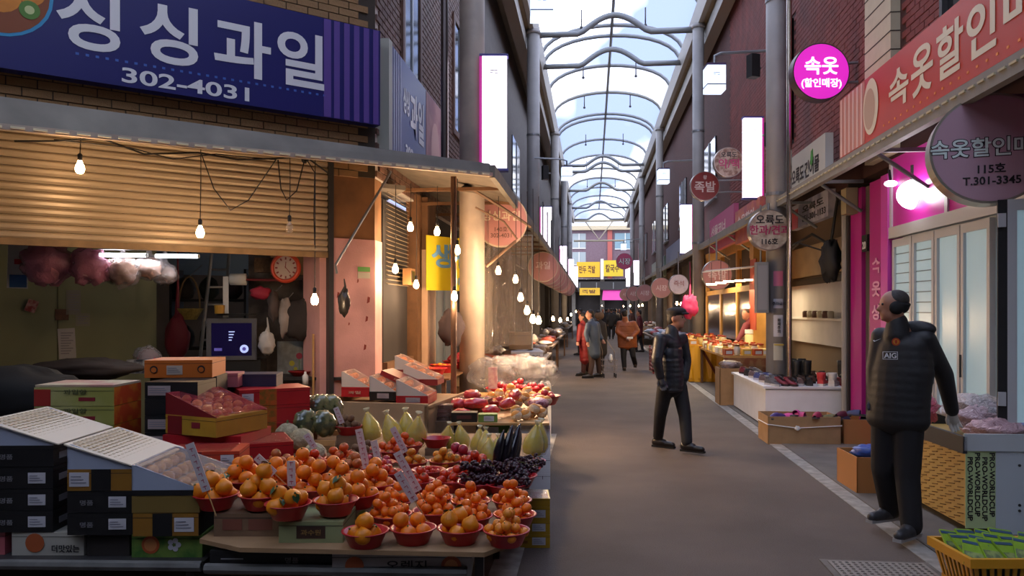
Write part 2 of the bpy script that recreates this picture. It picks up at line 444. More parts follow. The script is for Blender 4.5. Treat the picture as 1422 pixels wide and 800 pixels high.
# rolled shutter in front of the shop
sh = thing('roller_shutter', 'half-lowered cream roller shutter over the corner fruit shop opening', 'shutter', F(.55, -.02, 0), FA)
m_slat = mat('cream_shutter_slat', 'bba88d', .42, .2, var=.1, vs=2)
W = 4.6
pr_ = [(0, 0), (-.012, .008), (-.022, .022), (-.022, .046), (-.010, .058), (0, .064)]
sb = MB()
vs = [(x, yy, zz) for x in (-W, 0) for (yy, zz) in pr_]; k = len(pr_)
sb.add(vs, [(j, k + j, k + j + 1, j + 1) for j in range(k - 1)])
slat = sb.data('slat', m_slat)
zb = 2.13; nsl = 15
for i in range(nsl):
    link('slat', slat, sh, (0, 0, zb + .05 + i * .067))
MB().box(-W, 0, -.03, .02, zb, zb + .055).make('bottom_rail', mat('rusty_rail', '8a6f4c', .6, var=.3), sh)
MB().box(0, .05, -.06, .03, 0, 3.1).make('guide_rail', m_dsteel, sh)
MB().box(-W, .05, .03, .28, 2.95, 3.2).make('roll_housing', m_dsteel, sh)

# awning fascia in front of the corner shop and along the alley
aw = sroot('awning_left_front')
C0 = Vector((-1.03, 8.0, 0)); ux = Vector((math.cos(FA), math.sin(FA), 0)); nn = Vector((math.sin(FA), -math.cos(FA), 0))
def AF(t, o=0, z=0): q = C0 - ux * t + nn * o; return (q.x, q.y, z)
tl = 6.5
mb = MB()
mb.hexa([AF(tl, 0, 2.86), AF(0, 0, 3.0), AF(0, -.03, 3.0), AF(tl, -.03, 2.86), AF(tl, -.12, 3.16), AF(0, -.04, 3.12), AF(0, -.08, 3.12), AF(tl, -.16, 3.16)])
mb.make('fascia_sheet', mat('weathered_grey_sheet', '79756c', .75, var=.2, vs=3), aw)
mb = MB().hexa([AF(tl, .015, 2.84), AF(0, .015, 2.98), AF(0, -.03, 2.98), AF(tl, -.03, 2.84), AF(tl, .015, 2.885), AF(0, .015, 3.02), AF(0, -.03, 3.02), AF(tl, -.03, 2.885)])
mb.make('edge_pipe', m_creamp, aw)
hk = MB().box(-.045, .045, -.008, .008, -.008, .008).data('edge_clip', mat('cream_clip', 'd9cfae', .6))
for i in range(44):
    t = .1 + i * .14; q = AF(t, .03, 2.98 - .0215 * t + .018); link('edge_clip', hk, aw, q, FA)
bk = Vector((BX, BY, 0))
q0, q1, q2, q3 = AF(0, -.03, 3.0), AF(tl, -.03, 2.86), F(tl + .9, 0, 3.1), F(-.3, 0, 3.2)
mb = MB().hexa([q1, q0, tuple(q3), tuple(q2), (q1[0], q1[1], q1[2] + .03), (q0[0], q0[1], q0[2] + .03), (q3.x, q3.y, q3.z + .03), (q2.x, q2.y, q2.z + .03)])
mb.make('awning_sheet', mat('awning_underside', '6d6458', .8, var=.2), aw)
al = sroot('awning_left')
mb = MB().hexa([(-2.35, 8.0, 3.25), (-1.03, 8.0, 3.0), (-1.03, 62, 3.0), (-2.35, 62, 3.25), (-2.35, 8.0, 3.28), (-1.03, 8, 3.03), (-1.03, 62, 3.03), (-2.35, 62, 3.28)])
mb.make('awning_sheet', mat('awning_underside', '6d6458', .8, var=.2), al)
MB().box(-1.06, -1.0, 8.0, 62, 2.97, 3.10).make('edge_beam', mat('weathered_grey_sheet', '79756c'), al)
for yy in [9 + 1.2 * k for k in range(10)]:
    MB().box(-2.3, -1.03, yy - .02, yy + .02, 2.99, 3.03).make('cross_bar', m_wood, al)

# right: red brick building above the awning
wr = sroot('wall_right', (3.3, 62, 0), -90 * D2R)       # local x = -Y from the far end, y = +X
def ry(Y): return 62 - Y
MB().box(0, ry(-6), 0, .3, 3.2, 9.4).make('wall_core', m_rmortar, wr)
rb = MB().box(-.106, .106, -.016, .01, -.033, .033).data('brick', m_rbrick)
RW = [(6.55, 7.6, 3.9, 7.0), (13.2, 14.4, 4.4, 6.4)]     # windows (Y0,Y1,z0,z1)
PIL = (8.75, 9.55)
def skipr(Y, z):
    if z > 1.75 + .425 * Y: return True
    if PIL[0] - .1 < Y < PIL[1] + .1: return True
    if z < 3.4 + (.65 if Y < 9.6 else 0): return True
    return any(a - .1 < Y < b + .1 and c - .05 < z < d + .05 for a, b, c, d in RW)
cnt = 0; rest = MB(); z = 3.45; r = 0; cand = []
while z < 8.9:
    Y = 5.0 + (.111 if r % 2 else 0)
    while Y < 19:
        if not skipr(Y, z): cand.append((Y, z))
        Y += .222
    z += .076; r += 1
cand.sort(key=lambda q: q[0] + q[1] * .2)
for i, (Y, z) in enumerate(cand):
    if i < 295: link('brick', rb, wr, (ry(Y), random.uniform(-.003, .003), z))
    else: rest.box(ry(Y) - .106, ry(Y) + .106, -.016, .01, z - .033, z + .033)
tag(rest.make('distant_bricks', m_rbrick, wr), kind='stuff')
MB().box(0, ry(19), -.016, .0, 3.4, 9.2).make('brick_facing', mat('far_red_brick', '532a24', .85, c2='43211d', vs=30), wr)
MB().box(ry(PIL[1]), ry(PIL[0]), -.10, .0, 3.3, 9.3).make('pilaster', mat('cream_tile', 'b5a98e', .6, var=.06, vs=8), wr)
for k in range(26):
    MB().box(ry(PIL[1]) - .003, ry(PIL[0]) + .003, -.104, .0, 3.4 + k * .2, 3.412 + k * .2).make('joint', m_mortar, wr)
for (a, b, c, d) in RW:
    f_ = MB().box(ry(b), ry(a), -.04, .0, c, d).make('window_pane', m_winglass, wr)
    MB().box(ry(b), ry(b) + .06, -.09, 0, c, d).box(ry(a) - .06, ry(a), -.09, 0, c, d).box(ry((a + b) / 2) - .04, ry((a + b) / 2) + .04, -.09, 0, c, d).box(ry(b), ry(a), -.1, 0, c - .06, c).make('frame', m_dsteel, f_)
for k in range(6):
    a = 21 + k * 6.5
    f_ = MB().box(ry(a + 2), ry(a), -.06, 0, 4.6, 6.2).make('window_pane', m_winglass, wr)
    MB().box(ry(a + 1.05), ry(a + .95), -.09, 0, 4.6, 6.2).box(ry(a + 2), ry(a), -.1, 0, 4.55, 4.62).make('frame', m_steel, f_)
# awning right
ar = sroot('awning_right')
MB().hexa([(2.75, 2, 3.2), (3.35, 2, 3.42), (3.35, 62, 3.42), (2.75, 62, 3.2), (2.75, 2, 3.23), (3.35, 2, 3.45), (3.35, 62, 3.45), (2.75, 62, 3.23)]).make('awning_sheet', mat('pale_awning_underside', '9c9ba0', .6, var=.1), ar)
MB().box(2.72, 2.79, 2, 62, 3.12, 3.26).make('edge_beam', mat('grey_edge_beam', '7d7a74', .6, var=.1), ar)
hk2 = MB().box(-.008, .008, -.045, .045, -.008, .008).data('edge_clip', mat('edge_clip_buff', 'b3a988', .6))
for i in range(70): link('edge_clip', hk2, ar, (2.715, 4.5 + i * .14, 3.2))
for yy in (4.2, 6.1, 8.0, 9.9, 11.8, 14, 16.5, 19):
    MB().tube((2.76, yy, 3.17), (3.28, yy + .0, 2.8), .022, n=8).make('strut', m_steel, ar)
    MB().box(2.76, 3.3, yy - .02, yy + .02, 3.15, 3.19).make('rafter', m_steel, ar)

# ================================================================== end of the alley
we = sroot('wall_end', (0, 76, 0))
mb = MB().box(-16, 20, 0, .5, 4.6, 9.6); mb.make('wall_core', mat('mauve_render', '6f5b66', .8, var=.1), we)
for (x0, x1, z0, z1, c) in ((-1.9, -.6, 7.6, 9.0, 'w'), (-1.9, -.6, 6.0, 7.2, 'w'), (2.2, 4.2, 7.5, 9.0, 'g'), (4.3, 6, 7.5, 9.0, 'g')):
    f_ = MB().box(x0, x1, -.04, 0, z0, z1).make('window_pane', mat('end_glass', '7f9aa8', .2) if c == 'g' else mat('end_curtain', '98a3a8', .6), we)
    MB().box(x0, x1, -.1, -.03, z0 - .08, z0).box((x0 + x1) / 2 - .04, (x0 + x1) / 2 + .04, -.1, -.03, z0, z1).make('frame', m_white, f_)
MB().box(1.5, 1.95, -.15, 0, 4.6, 9.5).make('red_pilaster', mat('salmon_tile', 'a8564f', .6), we)
MB().box(-16, 20, -.5, 0, 9.3, 9.7).make('cornice', mat('cream_steel', 'b8ab90', .5), we)
MB().box(-16, 20, -.9, 0, 3.5, 4.3).make('canopy_beam', m_dsteel, we)
MB().box(-16, 20, .6, .9, 0, 4.6).make('shop_back', m_dark, we)
for x in (-2, .8, 3.4, 6): MB().box(x, x + .4, -.1, .6, 0, 4.6).make('shop_pier', m_conc, we)
for k in range(8):
    MB().box(-6 + k * 1.6, -5.92 + k * 1.6, -.95, -.9, 3.6, 4.2).make('beam_bracket', m_steel, we)

# ================================================================== closing walls out of sight (behind the camera and beside the junction)
m_clos = mat('far_facade', '5f5852', .85, var=.2)
struct('wall_back', MB().box(-12, 14, -14.3, -14, 0, 9.6), m_clos)
struct('wall_near_left', MB().box(-12.3, -12, -14, 12, 0, 9.6), m_clos)
struct('wall_near_right', MB().box(5.2, 5.5, -14, 62, 0, 9.6), m_clos)
struct('wall_near_right_front', MB().box(3.6, 5.2, -14.0, 3.2, 0, 9.6), m_clos)
struct('wall_far_left', MB().box(-12, -4.9, 11.8, 12.1, 0, 9.6), m_clos)

jr = sroot('ceiling_junction_unseen')  # unseen milky roof, added to let more daylight onto the stall front
for i in range(8):
    MB().box(-9 + i * .92, -9 + i * .92 + .915, -5, 3.4, 9.5, 9.51).make('roof_sheet', m_sheetw, jr)
    MB().box(-9 + i * .92 - .03, -9 + i * .92 + .03, -5, 3.4, 9.4, 9.5).make('rafter', m_truss, jr)
# ================================================================== signs
m_blue = mat('deep_blue_sign', '1d1f63', .35)
m_purp = mat('purple_stripe', '5b4590', .4)
m_wlet = mat('white_lettering', 'd9dade', .5)
m_dot = mat('pale_blue_dot', '3d62b4', .5)
def board(name, label, loc, rz, w, h, d, faces, group=None, cat='sign'):
    """a boxed sign: root at its lower left corner, x to the right, front at y=0"""
    r = thing(name, label, cat, loc, rz, group)
    MB().box(0, w, 0, d, 0, h).make('case', faces, r)
    return r
# blue corner sign (seen part: left end outside the frame)
zs = 3.53; ws_ = 4.3
bs = board('shop_sign', 'long blue and purple striped shop sign with big white letters over the shutter', F(ws_ + .02, -.16, zs), FA, ws_, .99, .14, m_blue)
for k in range(6):
    MB().box(ws_ - .62 + k * .108, ws_ - .62 + k * .108 + (.06 if k else .075), -.003, 0, 0.005, .985).make('stripe', m_purp, bs)
def tpos(t): return ws_ + .02 - t
for ch, tl_, tr_, z_, sz in (('싱', 2.58, 1.98, .655, .62), ('싱', 1.92, 1.40, .655, .62), ('과', 1.33, .85, .62, .60), ('일', .82, .38, .60, .60)): pass
import itertools
def letter_fit(mb, ch, x0, x1, z0, z1, y=-.004, bold=.03, m=0):
    v, f = text(ch, 1.0, bold)
    a0 = min(p[0] for p in v); a1 = max(p[0] for p in v); b0 = min(p[2] for p in v); b1 = max(p[2] for p in v)
    return mb.add([(x0 + (p[0] - a0) / (a1 - a0) * (x1 - x0), p[1] * .5 + y, z0 + (p[2] - b0) / (b1 - b0) * (z1 - z0)) for p in v], f, m)
def onF(u, v, n=-.16): p, t = atF(u, v, n); return ws_ + .02 - t, p.z - zs
for ch, (ua, va), (ub, vb) in (('싱', (78, 74), (167, -32)), ('싱', (194, 96), (275, 20)), ('과', (297, 112), (376, 30)), ('일', (385, 127), (450, 50))):
    xa, za = onF(ua, va); xb, zb_ = onF(ub, vb)
    mb = MB(); letter_fit(mb, ch, xa, xb, .26, .80, bold=.022); mb.make('lettering', m_wlet, bs)
xa, za = onF(169, 116); xb, zb_ = onF(346, 140)
mb = MB(); letter_fit(mb, '302-4031', xa, xb, .035, .165, bold=.02); mb.make('telephone_number', m_wlet, bs)
mb = MB()
for k in range(30): mb.box(xa - .35 + k * .075, xa - .325 + k * .075, -.003, 0, .205, .225)
mb.make('dotted_line', m_dot, bs)
x_, z_ = onF(0, 28)
mb = MB()
n = 28; cx, cz, rr = x_ - .02, .62, .37
vs = [(cx + rr * 1.05 * math.cos(2 * math.pi * i / n), -.003, cz + rr * math.sin(2 * math.pi * i / n)) for i in range(n)]
mb.add(vs, [tuple(range(n))], 0)
vs = [(cx + rr * .98 * math.cos(2 * math.pi * i / n), -.005, cz + rr * .93 * math.sin(2 * math.pi * i / n)) for i in range(n)]
mb.add(vs, [tuple(range(n))], 1)
mb.make('fruit_picture_disc', [mat('sign_cyan', '2f8fc0', .4), mat('picture_brown', '7d3d16', .5)], bs)
def disc(mb, x, z, r, y, m, n=18, sx=1.0):
    mb.add([(x + r * sx * math.cos(2 * math.pi * i / n), y, z + r * math.sin(2 * math.pi * i / n)) for i in range(n)], [tuple(range(n))], m)
mb = MB()
disc(mb, cx + .02, cz - .03, .15, -.007, 0); disc(mb, cx + .05, cz + .18, .14, -.008, 0); disc(mb, cx + .23, cz + .02, .1, -.0085, 0); disc(mb, cx + .2, cz + .18, .1, -.0075, 1); disc(mb, cx + .22, cz - .12, .075, -.009, 2); disc(mb, cx + .22, cz - .12, .035, -.01, 3); disc(mb, cx - .18, cz, .14, -.007, 0)
mb.make('printed_fruit', [mat('print_orange', 'c77a1c', .5, var=.2), mat('print_yellow', 'c79a2c', .5), mat('print_kiwi', '4d7a2a', .5), mat('print_kiwi_core', 'b9c48a', .5)], bs)

# side sign along the alley
s2 = board('shop_sign', 'blue shop sign on the alley side of the corner, faded picture at its far end', (-2.18, 8.2, 3.25), 90 * D2R, 3.3, 1.25, .12, mat('blue_side_sign', '2f356f', .3))
MB().box(-.02, .12, -.01, .12, -.02, 1.27).make('end_post', mat('sign_post', 'a8a99c', .5), s2)
for k in range(4): MB().box(.2 + k * .1, .25 + k * .1, -.004, 0, .01, 1.24).make('stripe', mat('pale_stripe', '8b92a8', .5), s2)
MB().box(1.9, 3.28, -.004, 0, .01, 1.24).make('picture_panel', mat('faded_peach', 'b98a87', .5, c2='9d6a72', vs=2), s2)
MB().ball((2.5, -.005, .55), (.28, .002, .4), 12, 8).make('printed_fruit', mat('faded_fruit', 'c9a29a', .5), s2)
mb = MB(); letter_fit(mb, '싱싱', .65, .95, .65, .95); letter_fit(mb, '과일', 1.0, 1.75, .45, 1.0); mb.make('lettering', m_wlet, s2)
mb = MB(); letter_fit(mb, '302-4031', .75, 1.75, .14, .3); mb.make('telephone_number', m_wlet, s2)

# long LED light boxes on the columns
def ledbox(u, v0, v1, D, col, side, label):
    p = atd(u, (v0 + v1) / 2, D); h = (v1 - v0) / 1080 * D
    r = thing('light_box_sign', label, 'light box', (p.x, p.y, p.z - h / 2), YAW, 'tall white light boxes on the arcade columns')
    w_ = .165
    MB().box(-w_, w_, -.06, .06, 0, h).make('lit_face', m_led, r)
    MB().box(-w_ - .02, -w_ + .015, -.065, .065, 0, h).make('magenta_edge', mat('led_edge_magenta', 'd0359a', .4, emit=.5), r) if col < 0 else MB().box(w_ - .015, w_ + .02, -.065, .065, 0, h).make('magenta_edge', mat('led_edge_magenta', 'd0359a', .4, emit=.5), r)
    MB().box(-w_ - .02, w_ + .02, -.07, .07, h, h + .03).make('cap', mat('led_cap', '59569a', .5), r); MB().box(-w_ - .02, w_ + .02, -.07, .07, -.03, 0).make('cap', mat('led_cap', '59569a', .5), r)
    mb = MB().box(-.05, .05, -.064, -.061, h * .87, h * .878).box(-.05, -.01, -.064, -.061, h * .85, h * .858).box(.01, .05, -.064, -.061, h * .845, h * .853); mb.make('small_print', mat('led_print', 'a9a6b5', .5), r)
    xx = (LX if side < 0 else RX) - p.x
    for zz in (.2, h - .2): MB().tube((0, 0, zz), (xx * .9, .25, zz), .018, n=6).make('bracket', m_steel, r)
ledbox(686, 80, 235, 10.0, -1, -1, 'nearest light box on the left, beside the cream column')
ledbox(758, 288, 352, 23.0, -1, -1, 'second light box on the left')
ledbox(782, 342, 383, 37, -1, -1, 'third light box on the left')
ledbox(793, 360, 391, 49, -1, -1, 'fourth light box on the left')
ledbox(799, 370, 399, 56, -1, -1, 'farthest light box on the left')
ledbox(1045, 165, 275, 14.0, 1, 1, 'nearest light box on the right, by the grey column')
ledbox(953, 285, 352, 23, 1, 1, 'second light box on the right')
ledbox(884, 362, 396, 45, 1, 1, 'third light box on the right')
ledbox(872, 372, 398, 56, 1, 1, 'farthest light box on the right')

def lantern(u, v0, v1, D, side, label):
    p = atd(u, (v0 + v1) / 2, D); h = (v1 - v0) / 1080 * D
    r = thing('lantern_sign', label, 'lantern sign', (p.x, p.y, p.z - h / 2), YAW, 'square lantern signs on bracket arms')
    MB().box(-.14, .14, -.14, .14, 0, h).make('lit_body', m_lant, r)
    MB().box(-.143, .143, -.143, .143, h * .2, h * .24).make('trim_band', mat('lantern_band', '4a3a66', .5), r); MB().box(-.145, .145, -.145, .145, h - .02, h + .01).make('trim_band', mat('lantern_band', '4a3a66', .5), r)
    mb = MB().box(-.05, .05, -.145, -.141, h * .64, h * .66).box(-.05, -.01, -.145, -.141, h * .58, h * .60).box(.01, .05, -.145, -.141, h * .57, h * .59); mb.make('small_print', mat('led_print', 'a9a6b5', .5), r)
    xx = (LX if side < 0 else RX) - p.x
    MB().path([(0, 0, h), (0, 0, h + .16), (xx * .12, 0, h + .2), (xx * .95, 0, h + .24)], .022, 6).make('bracket_arm', m_steel, r)
lantern(752, -8, 27, 9.7, -1, 'lantern sign at the top edge left of the roof')
lantern(787, 232, 250, 20.4, -1, 'distant lantern sign on the left column')
lantern(992, 92, 128, 12, 1, 'white lantern sign on the right, nearest on its arm')
lantern(921, 235, 255, 20.4, 1, 'second lantern sign on the right columns')
lantern(1136 - 270, 338, 347, 43, 1, 'tiny far lantern sign under the arcade end')

def round_sign(u, v, D, R, face, rim, label, lines, rz=YAW, ink=None, T=.12, hang=None, edge=None, lit=None, letcol=None):
    p = atd(u, v, D)
    r = thing('round_sign', label, 'round sign', p, rz, 'round shop signs hung over the stalls')
    n = 40
    M_ = Matrix.Rotation(math.pi / 2, 4, 'X')
    a = MB().lathe([(R, 0), (R, T)], n).xf(M_); 
    a.xf(Matrix.Translation((0, T / 2, 0))); a.make('drum', [rim], r, smooth=False)
    f_ = MB().lathe([(R * .955, 0), (R * .955, T + .006)], n).xf(M_).xf(Matrix.Translation((0, T / 2 + .003, 0))); f_.make('face', [face], r)
    if lines:
        mb = MB()
        for (tx, sz, z, mm) in lines:
            if R > .38 and mm == 1: letter(mb, tx, sz * R, 0, -T / 2 - .003, z * R, .055, 1.0, 0)
            letter(mb, tx, sz * R, 0, -T / 2 - .006, z * R, .018, 1.0, mm)
        mb.make('lettering', letcol or [ink or m_ink, m_wlet], r)
    if hang is not None and hang > 0:
        MB().tube((0, 0, R - .01), (0, 0, max(R + .08, 3.16 - p.z)), .018, n=6).make('hanger', m_steel, r)
    if hang is not None and hang < 0:
        dx = 3.3 - p.x
        for zz in (-.12, .12): MB().tube((R * .6, 0, zz), (dx * math.cos(rz), -dx * math.sin(rz), zz), .016, n=6).make('bracket', m_steel, r)
    return r
m_pinks = mat('dusty_pink_sign', 'b47f7c', .45, var=.08, vs=3); m_rimg = mat('brushed_rim', '8d8580', .35, .7)
m_rimy = mat('cream_rim', 'b9a994', .5)
round_sign(1137, 102, 9.7, .355, mat('lit_magenta_face', 'e02fc0', .4, emit=.62, ecol='f02ad0'), mat('dark_rim', '4a3a45', .5), 'glowing magenta round sign with white letters high on the right', [('속옷', .66, .20, 0), ('(할인매장)', .33, -.42, 0)], hang=-1, letcol=[mat('lit_white_letters', 'ffffff', .4, emit=1.3)], T=.16)
round_sign(1372, 210, 5.8, .405, mat('mauve_face', 'b3919e', .45), mat('pale_rim', '9d988a', .3, .5), 'big grey pink round sign with telephone number, under the right awning', [('속옷할인매장', .36, .03, 1), ('115호', .2, -.36, 0), ('T.301-3345', .2, -.58, 0)], rz=YAW - .35, T=.22, hang=.09, letcol=[m_ink, mat('pale_green_letters', 'd3e4de', .5)])
round_sign(1067, 320, 11.4, .30, mat('mottled_beige_face', 'b6ad9f', .45, c2='8f7f72', vs=7), m_rimg, 'round sign with red and blue letters beside the grey column', [('오륙도', .5, .5, 0), ('한과/견과', .5, .0, 2), ('116호', .36, -.55, 0)], hang=.1, letcol=[m_ink, m_wlet, mat('wine_letters', 'a02a5c', .5)])
round_sign(978, 259, 16, .30, mat('red_face', '7d2a26', .45, var=.2), m_rimg, 'dark red round sign with two big syllables above the right awning', [('족발', .8, -.05, 0), ('왕', .3, .6, 0)], hang=-1, letcol=[mat('pale_red_letters', 'c9b7b0', .5)])
round_sign(1011, 226, 15.2, .29, mat('speckled_face', 'a08a7c', .45, c2='6f4f42', vs=9), m_rimg, 'speckled round sign with pink letters on the brick wall', [('오륙도', .4, .5, 0), ('약/떡', .7, -.1, 2)], hang=-1, letcol=[m_ink, m_wlet, mat('wine_letters', 'a02a5c', .5)])
m_pinkletter = mat('pale_sign_letters', 'd9c2bd', .5)
round_sign(995, 382, 16.2, .31, m_pinks, m_rimg, 'dusty pink round sign over the warm lit dried fish stall', [('족발', .7, .0, 0)], hang=.3, letcol=[m_pinkletter])
round_sign(942, 395, 21, .27, mat('pale_lit_face', 'd5c7c8', .5, emit=.12, var=.1, vs=12), m_rimg, 'pale round sign behind the walking man, on the right row', [('즉석', .6, .1, 0)], hang=.3, letcol=[m_pinks])
for k, (u, v, D, R) in enumerate(((918, 400, 25, .33), (895, 407, 29, .32), (880, 408, 33, .32), (869, 409, 38, .3))):
    round_sign(u, v, D, R, m_pinks, m_rimg, 'dusty pink round sign, %s in the far right row' % ('first', 'second', 'third', 'farthest')[k], [('시장', .6, .0, 0)], hang=.3, letcol=[m_pinkletter])
round_sign(696, 307, 10.6, .36, m_pinks, m_rimy, 'large pink round sign with number beside the cream column', [('싱싱과일', .40, .18, 1), ('140호', .22, -.32, 0), ('302-4031', .22, -.56, 0)], hang=.0, letcol=[mat('brown_letters', '6b4a44', .5), mat('cream_letters', 'd7c6ae', .5)])
for k in range(8):
    Y = 18.6 + k * 1.9 + (k > 3) * 1.5 * (k - 3)
    r_ = round_sign(711, 430, 10, .36, m_pinks, m_rimy, 'pink round sign, %s along the far left row' % ('nearest', 'second', 'third', 'fourth', 'fifth', 'sixth', 'seventh', 'last')[k], [('과일', .55, .1, 1)] if k < 4 else None, hang=.3, letcol=[m_ink, m_pinkletter])
    r_.location = (-1.17, Y, 2.62)

# orange awning sign on the right building
OX = 2.98
os_ = board('shop_sign', 'long orange red shop sign with huge cream letters over the right awning', (OX, 9.75, 3.42), -90 * D2R, 6.6, .70, .14, mat('orange_red_sign', 'b03418', .4, var=.08, vs=1.5))
def onR(u, v): p = atX(u, v, OX); return 9.75 - p.y, p.z - 3.42
m_olet = mat('cream_sign_letters', 'd2c9b0', .5)
for ch, (ua, ub), (za, zb2) in (('속', (1235, 1262), (.16, .54)), ('옷', (1266, 1296), (.14, .58)), ('할', (1301, 1338), (.14, .58)), ('인', (1343, 1384), (.14, .58))):
    mb = MB(); letter_fit(mb, ch, onR(ua, 200)[0], onR(ub, 200)[0], za, zb2, bold=.022); mb.make('lettering', m_olet, os_)
xx = onR(1394, 100)[0]
for ch in ('매', '장'):
    mb = MB(); letter_fit(mb, ch, xx, xx + .5, .14, .58, bold=.022); mb.make('lettering', m_olet, os_); xx += .56
MB().box(0, .86, -.003, 0, .01, .69).make('striped_end', mat('faded_salmon', 'b9786a', .5), os_)
for k in range(6): MB().box(.04 + k * .14, .09 + k * .14, -.006, -.002, .01, .69).make('stripe', mat('pale_pink_stripe', 'd3b8ae', .5), os_)
mb = MB(); disc(mb, 1.05, .36, .3, -.005, 0, 24, .75); disc(mb, 1.02, .34, .22, -.007, 1, 24, .75); mb.make('figure_print', [m_olet, mat('skin_print', 'b29780', .5)], os_)
mb = MB()
for k in range(34): mb.box(1.4 + k * .15, 1.43 + k * .15, -.003, 0, .06, .08)
mb.make('dotted_line', mat('sign_dot_yellow', 'e08a3a', .5), os_)

# other right hand fascia signs
def rsign(u0, u1, v0r, v1r, X, label, face, txts, name='shop_sign'):
    """u0 far end, u1 near end; v at the near end"""
    a = atX(u0, 400, X); b = atX(u1, v1r, X); c = atX(u1, v0r, X)
    L_ = a.y - b.y
    r = board(name, label, (X, a.y, b.z), -90 * D2R, L_, c.z - b.z, .1, face)
    h = c.z - b.z
    for t, x0, x1, z0, z1, mm in txts:
        mb = MB(); letter_fit(mb, t, x0 * L_, x1 * L_, z0 * h, z1 * h); mb.make('lettering', mm, r)
    return r
rsign(985, 1019, 282, 336, 2.95, 'magenta pink fascia sign with pale letters, middle of the right row', mat('pink_fascia', 'b0507c', .5), [('선물코너', .1, .7, .4, .75, m_pinkletter)])
rsign(1021, 1055, 272, 325, 2.95, 'salmon fascia sign with pale letters left of the grey column', mat('salmon_fascia', 'bd6a52', .5, c2='a5505a', vs=3), [('속옷할인', .1, .8, .45, .8, m_pinkletter)])
rsign(1098, 1146, 184, 240, 2.95, 'white sign with black brush letters and a green leaf, right of the grey column', mat('dull_white_sign', 'b0b4b0', .5), [('오륙도', .05, .42, .15, .6, m_ink), ('건어물', .45, .85, .15, .6, m_ink)])
lg_ = [o for o in bpy.data.objects if o.get('label', '').startswith('white sign with black brush')][0]
MB().side([(1.06, .24), (1.13, .20), (1.2, .28), (1.18, .42), (1.09, .40)], -.006, -.002).make('green_leaf_print', mat('leaf_print', '3f8a3a', .5), lg_)
r_ = rsign(1098, 1150, 262, 300, 3.2, 'small white and red sign hung below the right awning', mat('pale_small_sign', 'a9a8b8', .5, c2='8888a0', vs=3), [('051-301-1133', .35, .95, .15, .4, m_ink), ('오륙도', .35, .9, .5, .8, m_ink)])
MB().box(.0, .45, -.004, 0, .0, .3).make('red_corner', mat('red_corner', 'a02835', .5), r_)
rsign(905, 922, 355, 383, 3.0, 'dim green glass sign board far along the right row', mat('greenish_fascia', '6f7f72', .4), [])
rsign(925, 945, 330, 362, 3.0, 'dim blue grey sign board along the right row', mat('bluegrey_fascia', '6c7288', .4), [])

# far end banners
def ebanner(u0, u1, v0, v1, label, c, name='banner', tx=None, Y=74.6):
    a = atd(u0, v1, Y * 1.0); b = atd(u1, v0, Y * 1.0); a.y = b.y = 74.7
    r = board(name, label, (a.x, a.y, a.z), 0, b.x - a.x, b.z - a.z, .1, mat(name + c, c, .6, emit=.12), cat='banner')  # slight glow put into the banner colour, no lamp of its own
    if tx:
        mb = MB(); letter_fit(mb, tx, .1 * (b.x - a.x), .8 * (b.x - a.x), .25 * (b.z - a.z), .75 * (b.z - a.z)); mb.make('lettering', mat('banner_brown', '5a2f1a', .6), r)
    return r
ebanner(801, 833, 364, 385, 'yellow banner across the alley end, left one with a painted head', 'd2a524', tx='만두 족발')
ebanner(838, 865, 362, 384, 'yellow banner across the alley end, right of the white strip', 'cbb02a', tx='칼국수')
ebanner(805, 833, 400, 410, 'lower yellow banner above the far shop entrance', 'c9a12a', tx='족발')
ebanner(834, 838, 360, 388, 'narrow white light strip between the two yellow banners', 'f3eef6')
p = atd(836, 417, 75); e = thing('magenta_canopy', 'magenta sloping shop canopy at the far end of the alley', 'canopy', (p.x, p.y, p.z), 0)
MB().hexa([(0, -1.2, 0), (2.0, -1.2, 0), (2.0, 0, .0), (0, 0, .0), (.1, -.1, 1.1), (2.0, -.1, 1.1), (2.0, 0, 1.1), (.1, 0, 1.1)]).make('sheet', mat('canopy_magenta', 'bf3f8f', .5, emit=.12), e)  # canopy sheet glows faintly by its material; brightness painted in
round_sign(867, 363, 52, .55, mat('far_round_pink', 'b04a70', .5), m_rimg, 'small pink and white round sign near the arcade end', [('시장', .8, 0, 1)])

# yellow hanging banner beside the corner pier
p = atX(587, 403, -2.2); q = atX(624, 330, -2.2)
yb = thing('yellow_banner', 'yellow banner with blue letters hung behind the steel pole', 'banner', (p.x + .05, p.y, p.z), 55 * D2R)
MB().box(0, 1.0, 0, .01, 0, .72).make('cloth', mat('yellow_cloth', 'd9c520', .6), yb)
mb = MB(); letter_fit(mb, '생선', .08, .9, .3, .62, y=-.01); letter_fit(mb, '010-3000', .5, .97, .08, .18, y=-.01); mb.make('lettering', mat('sky_letters', '6a9fd0', .6), yb)

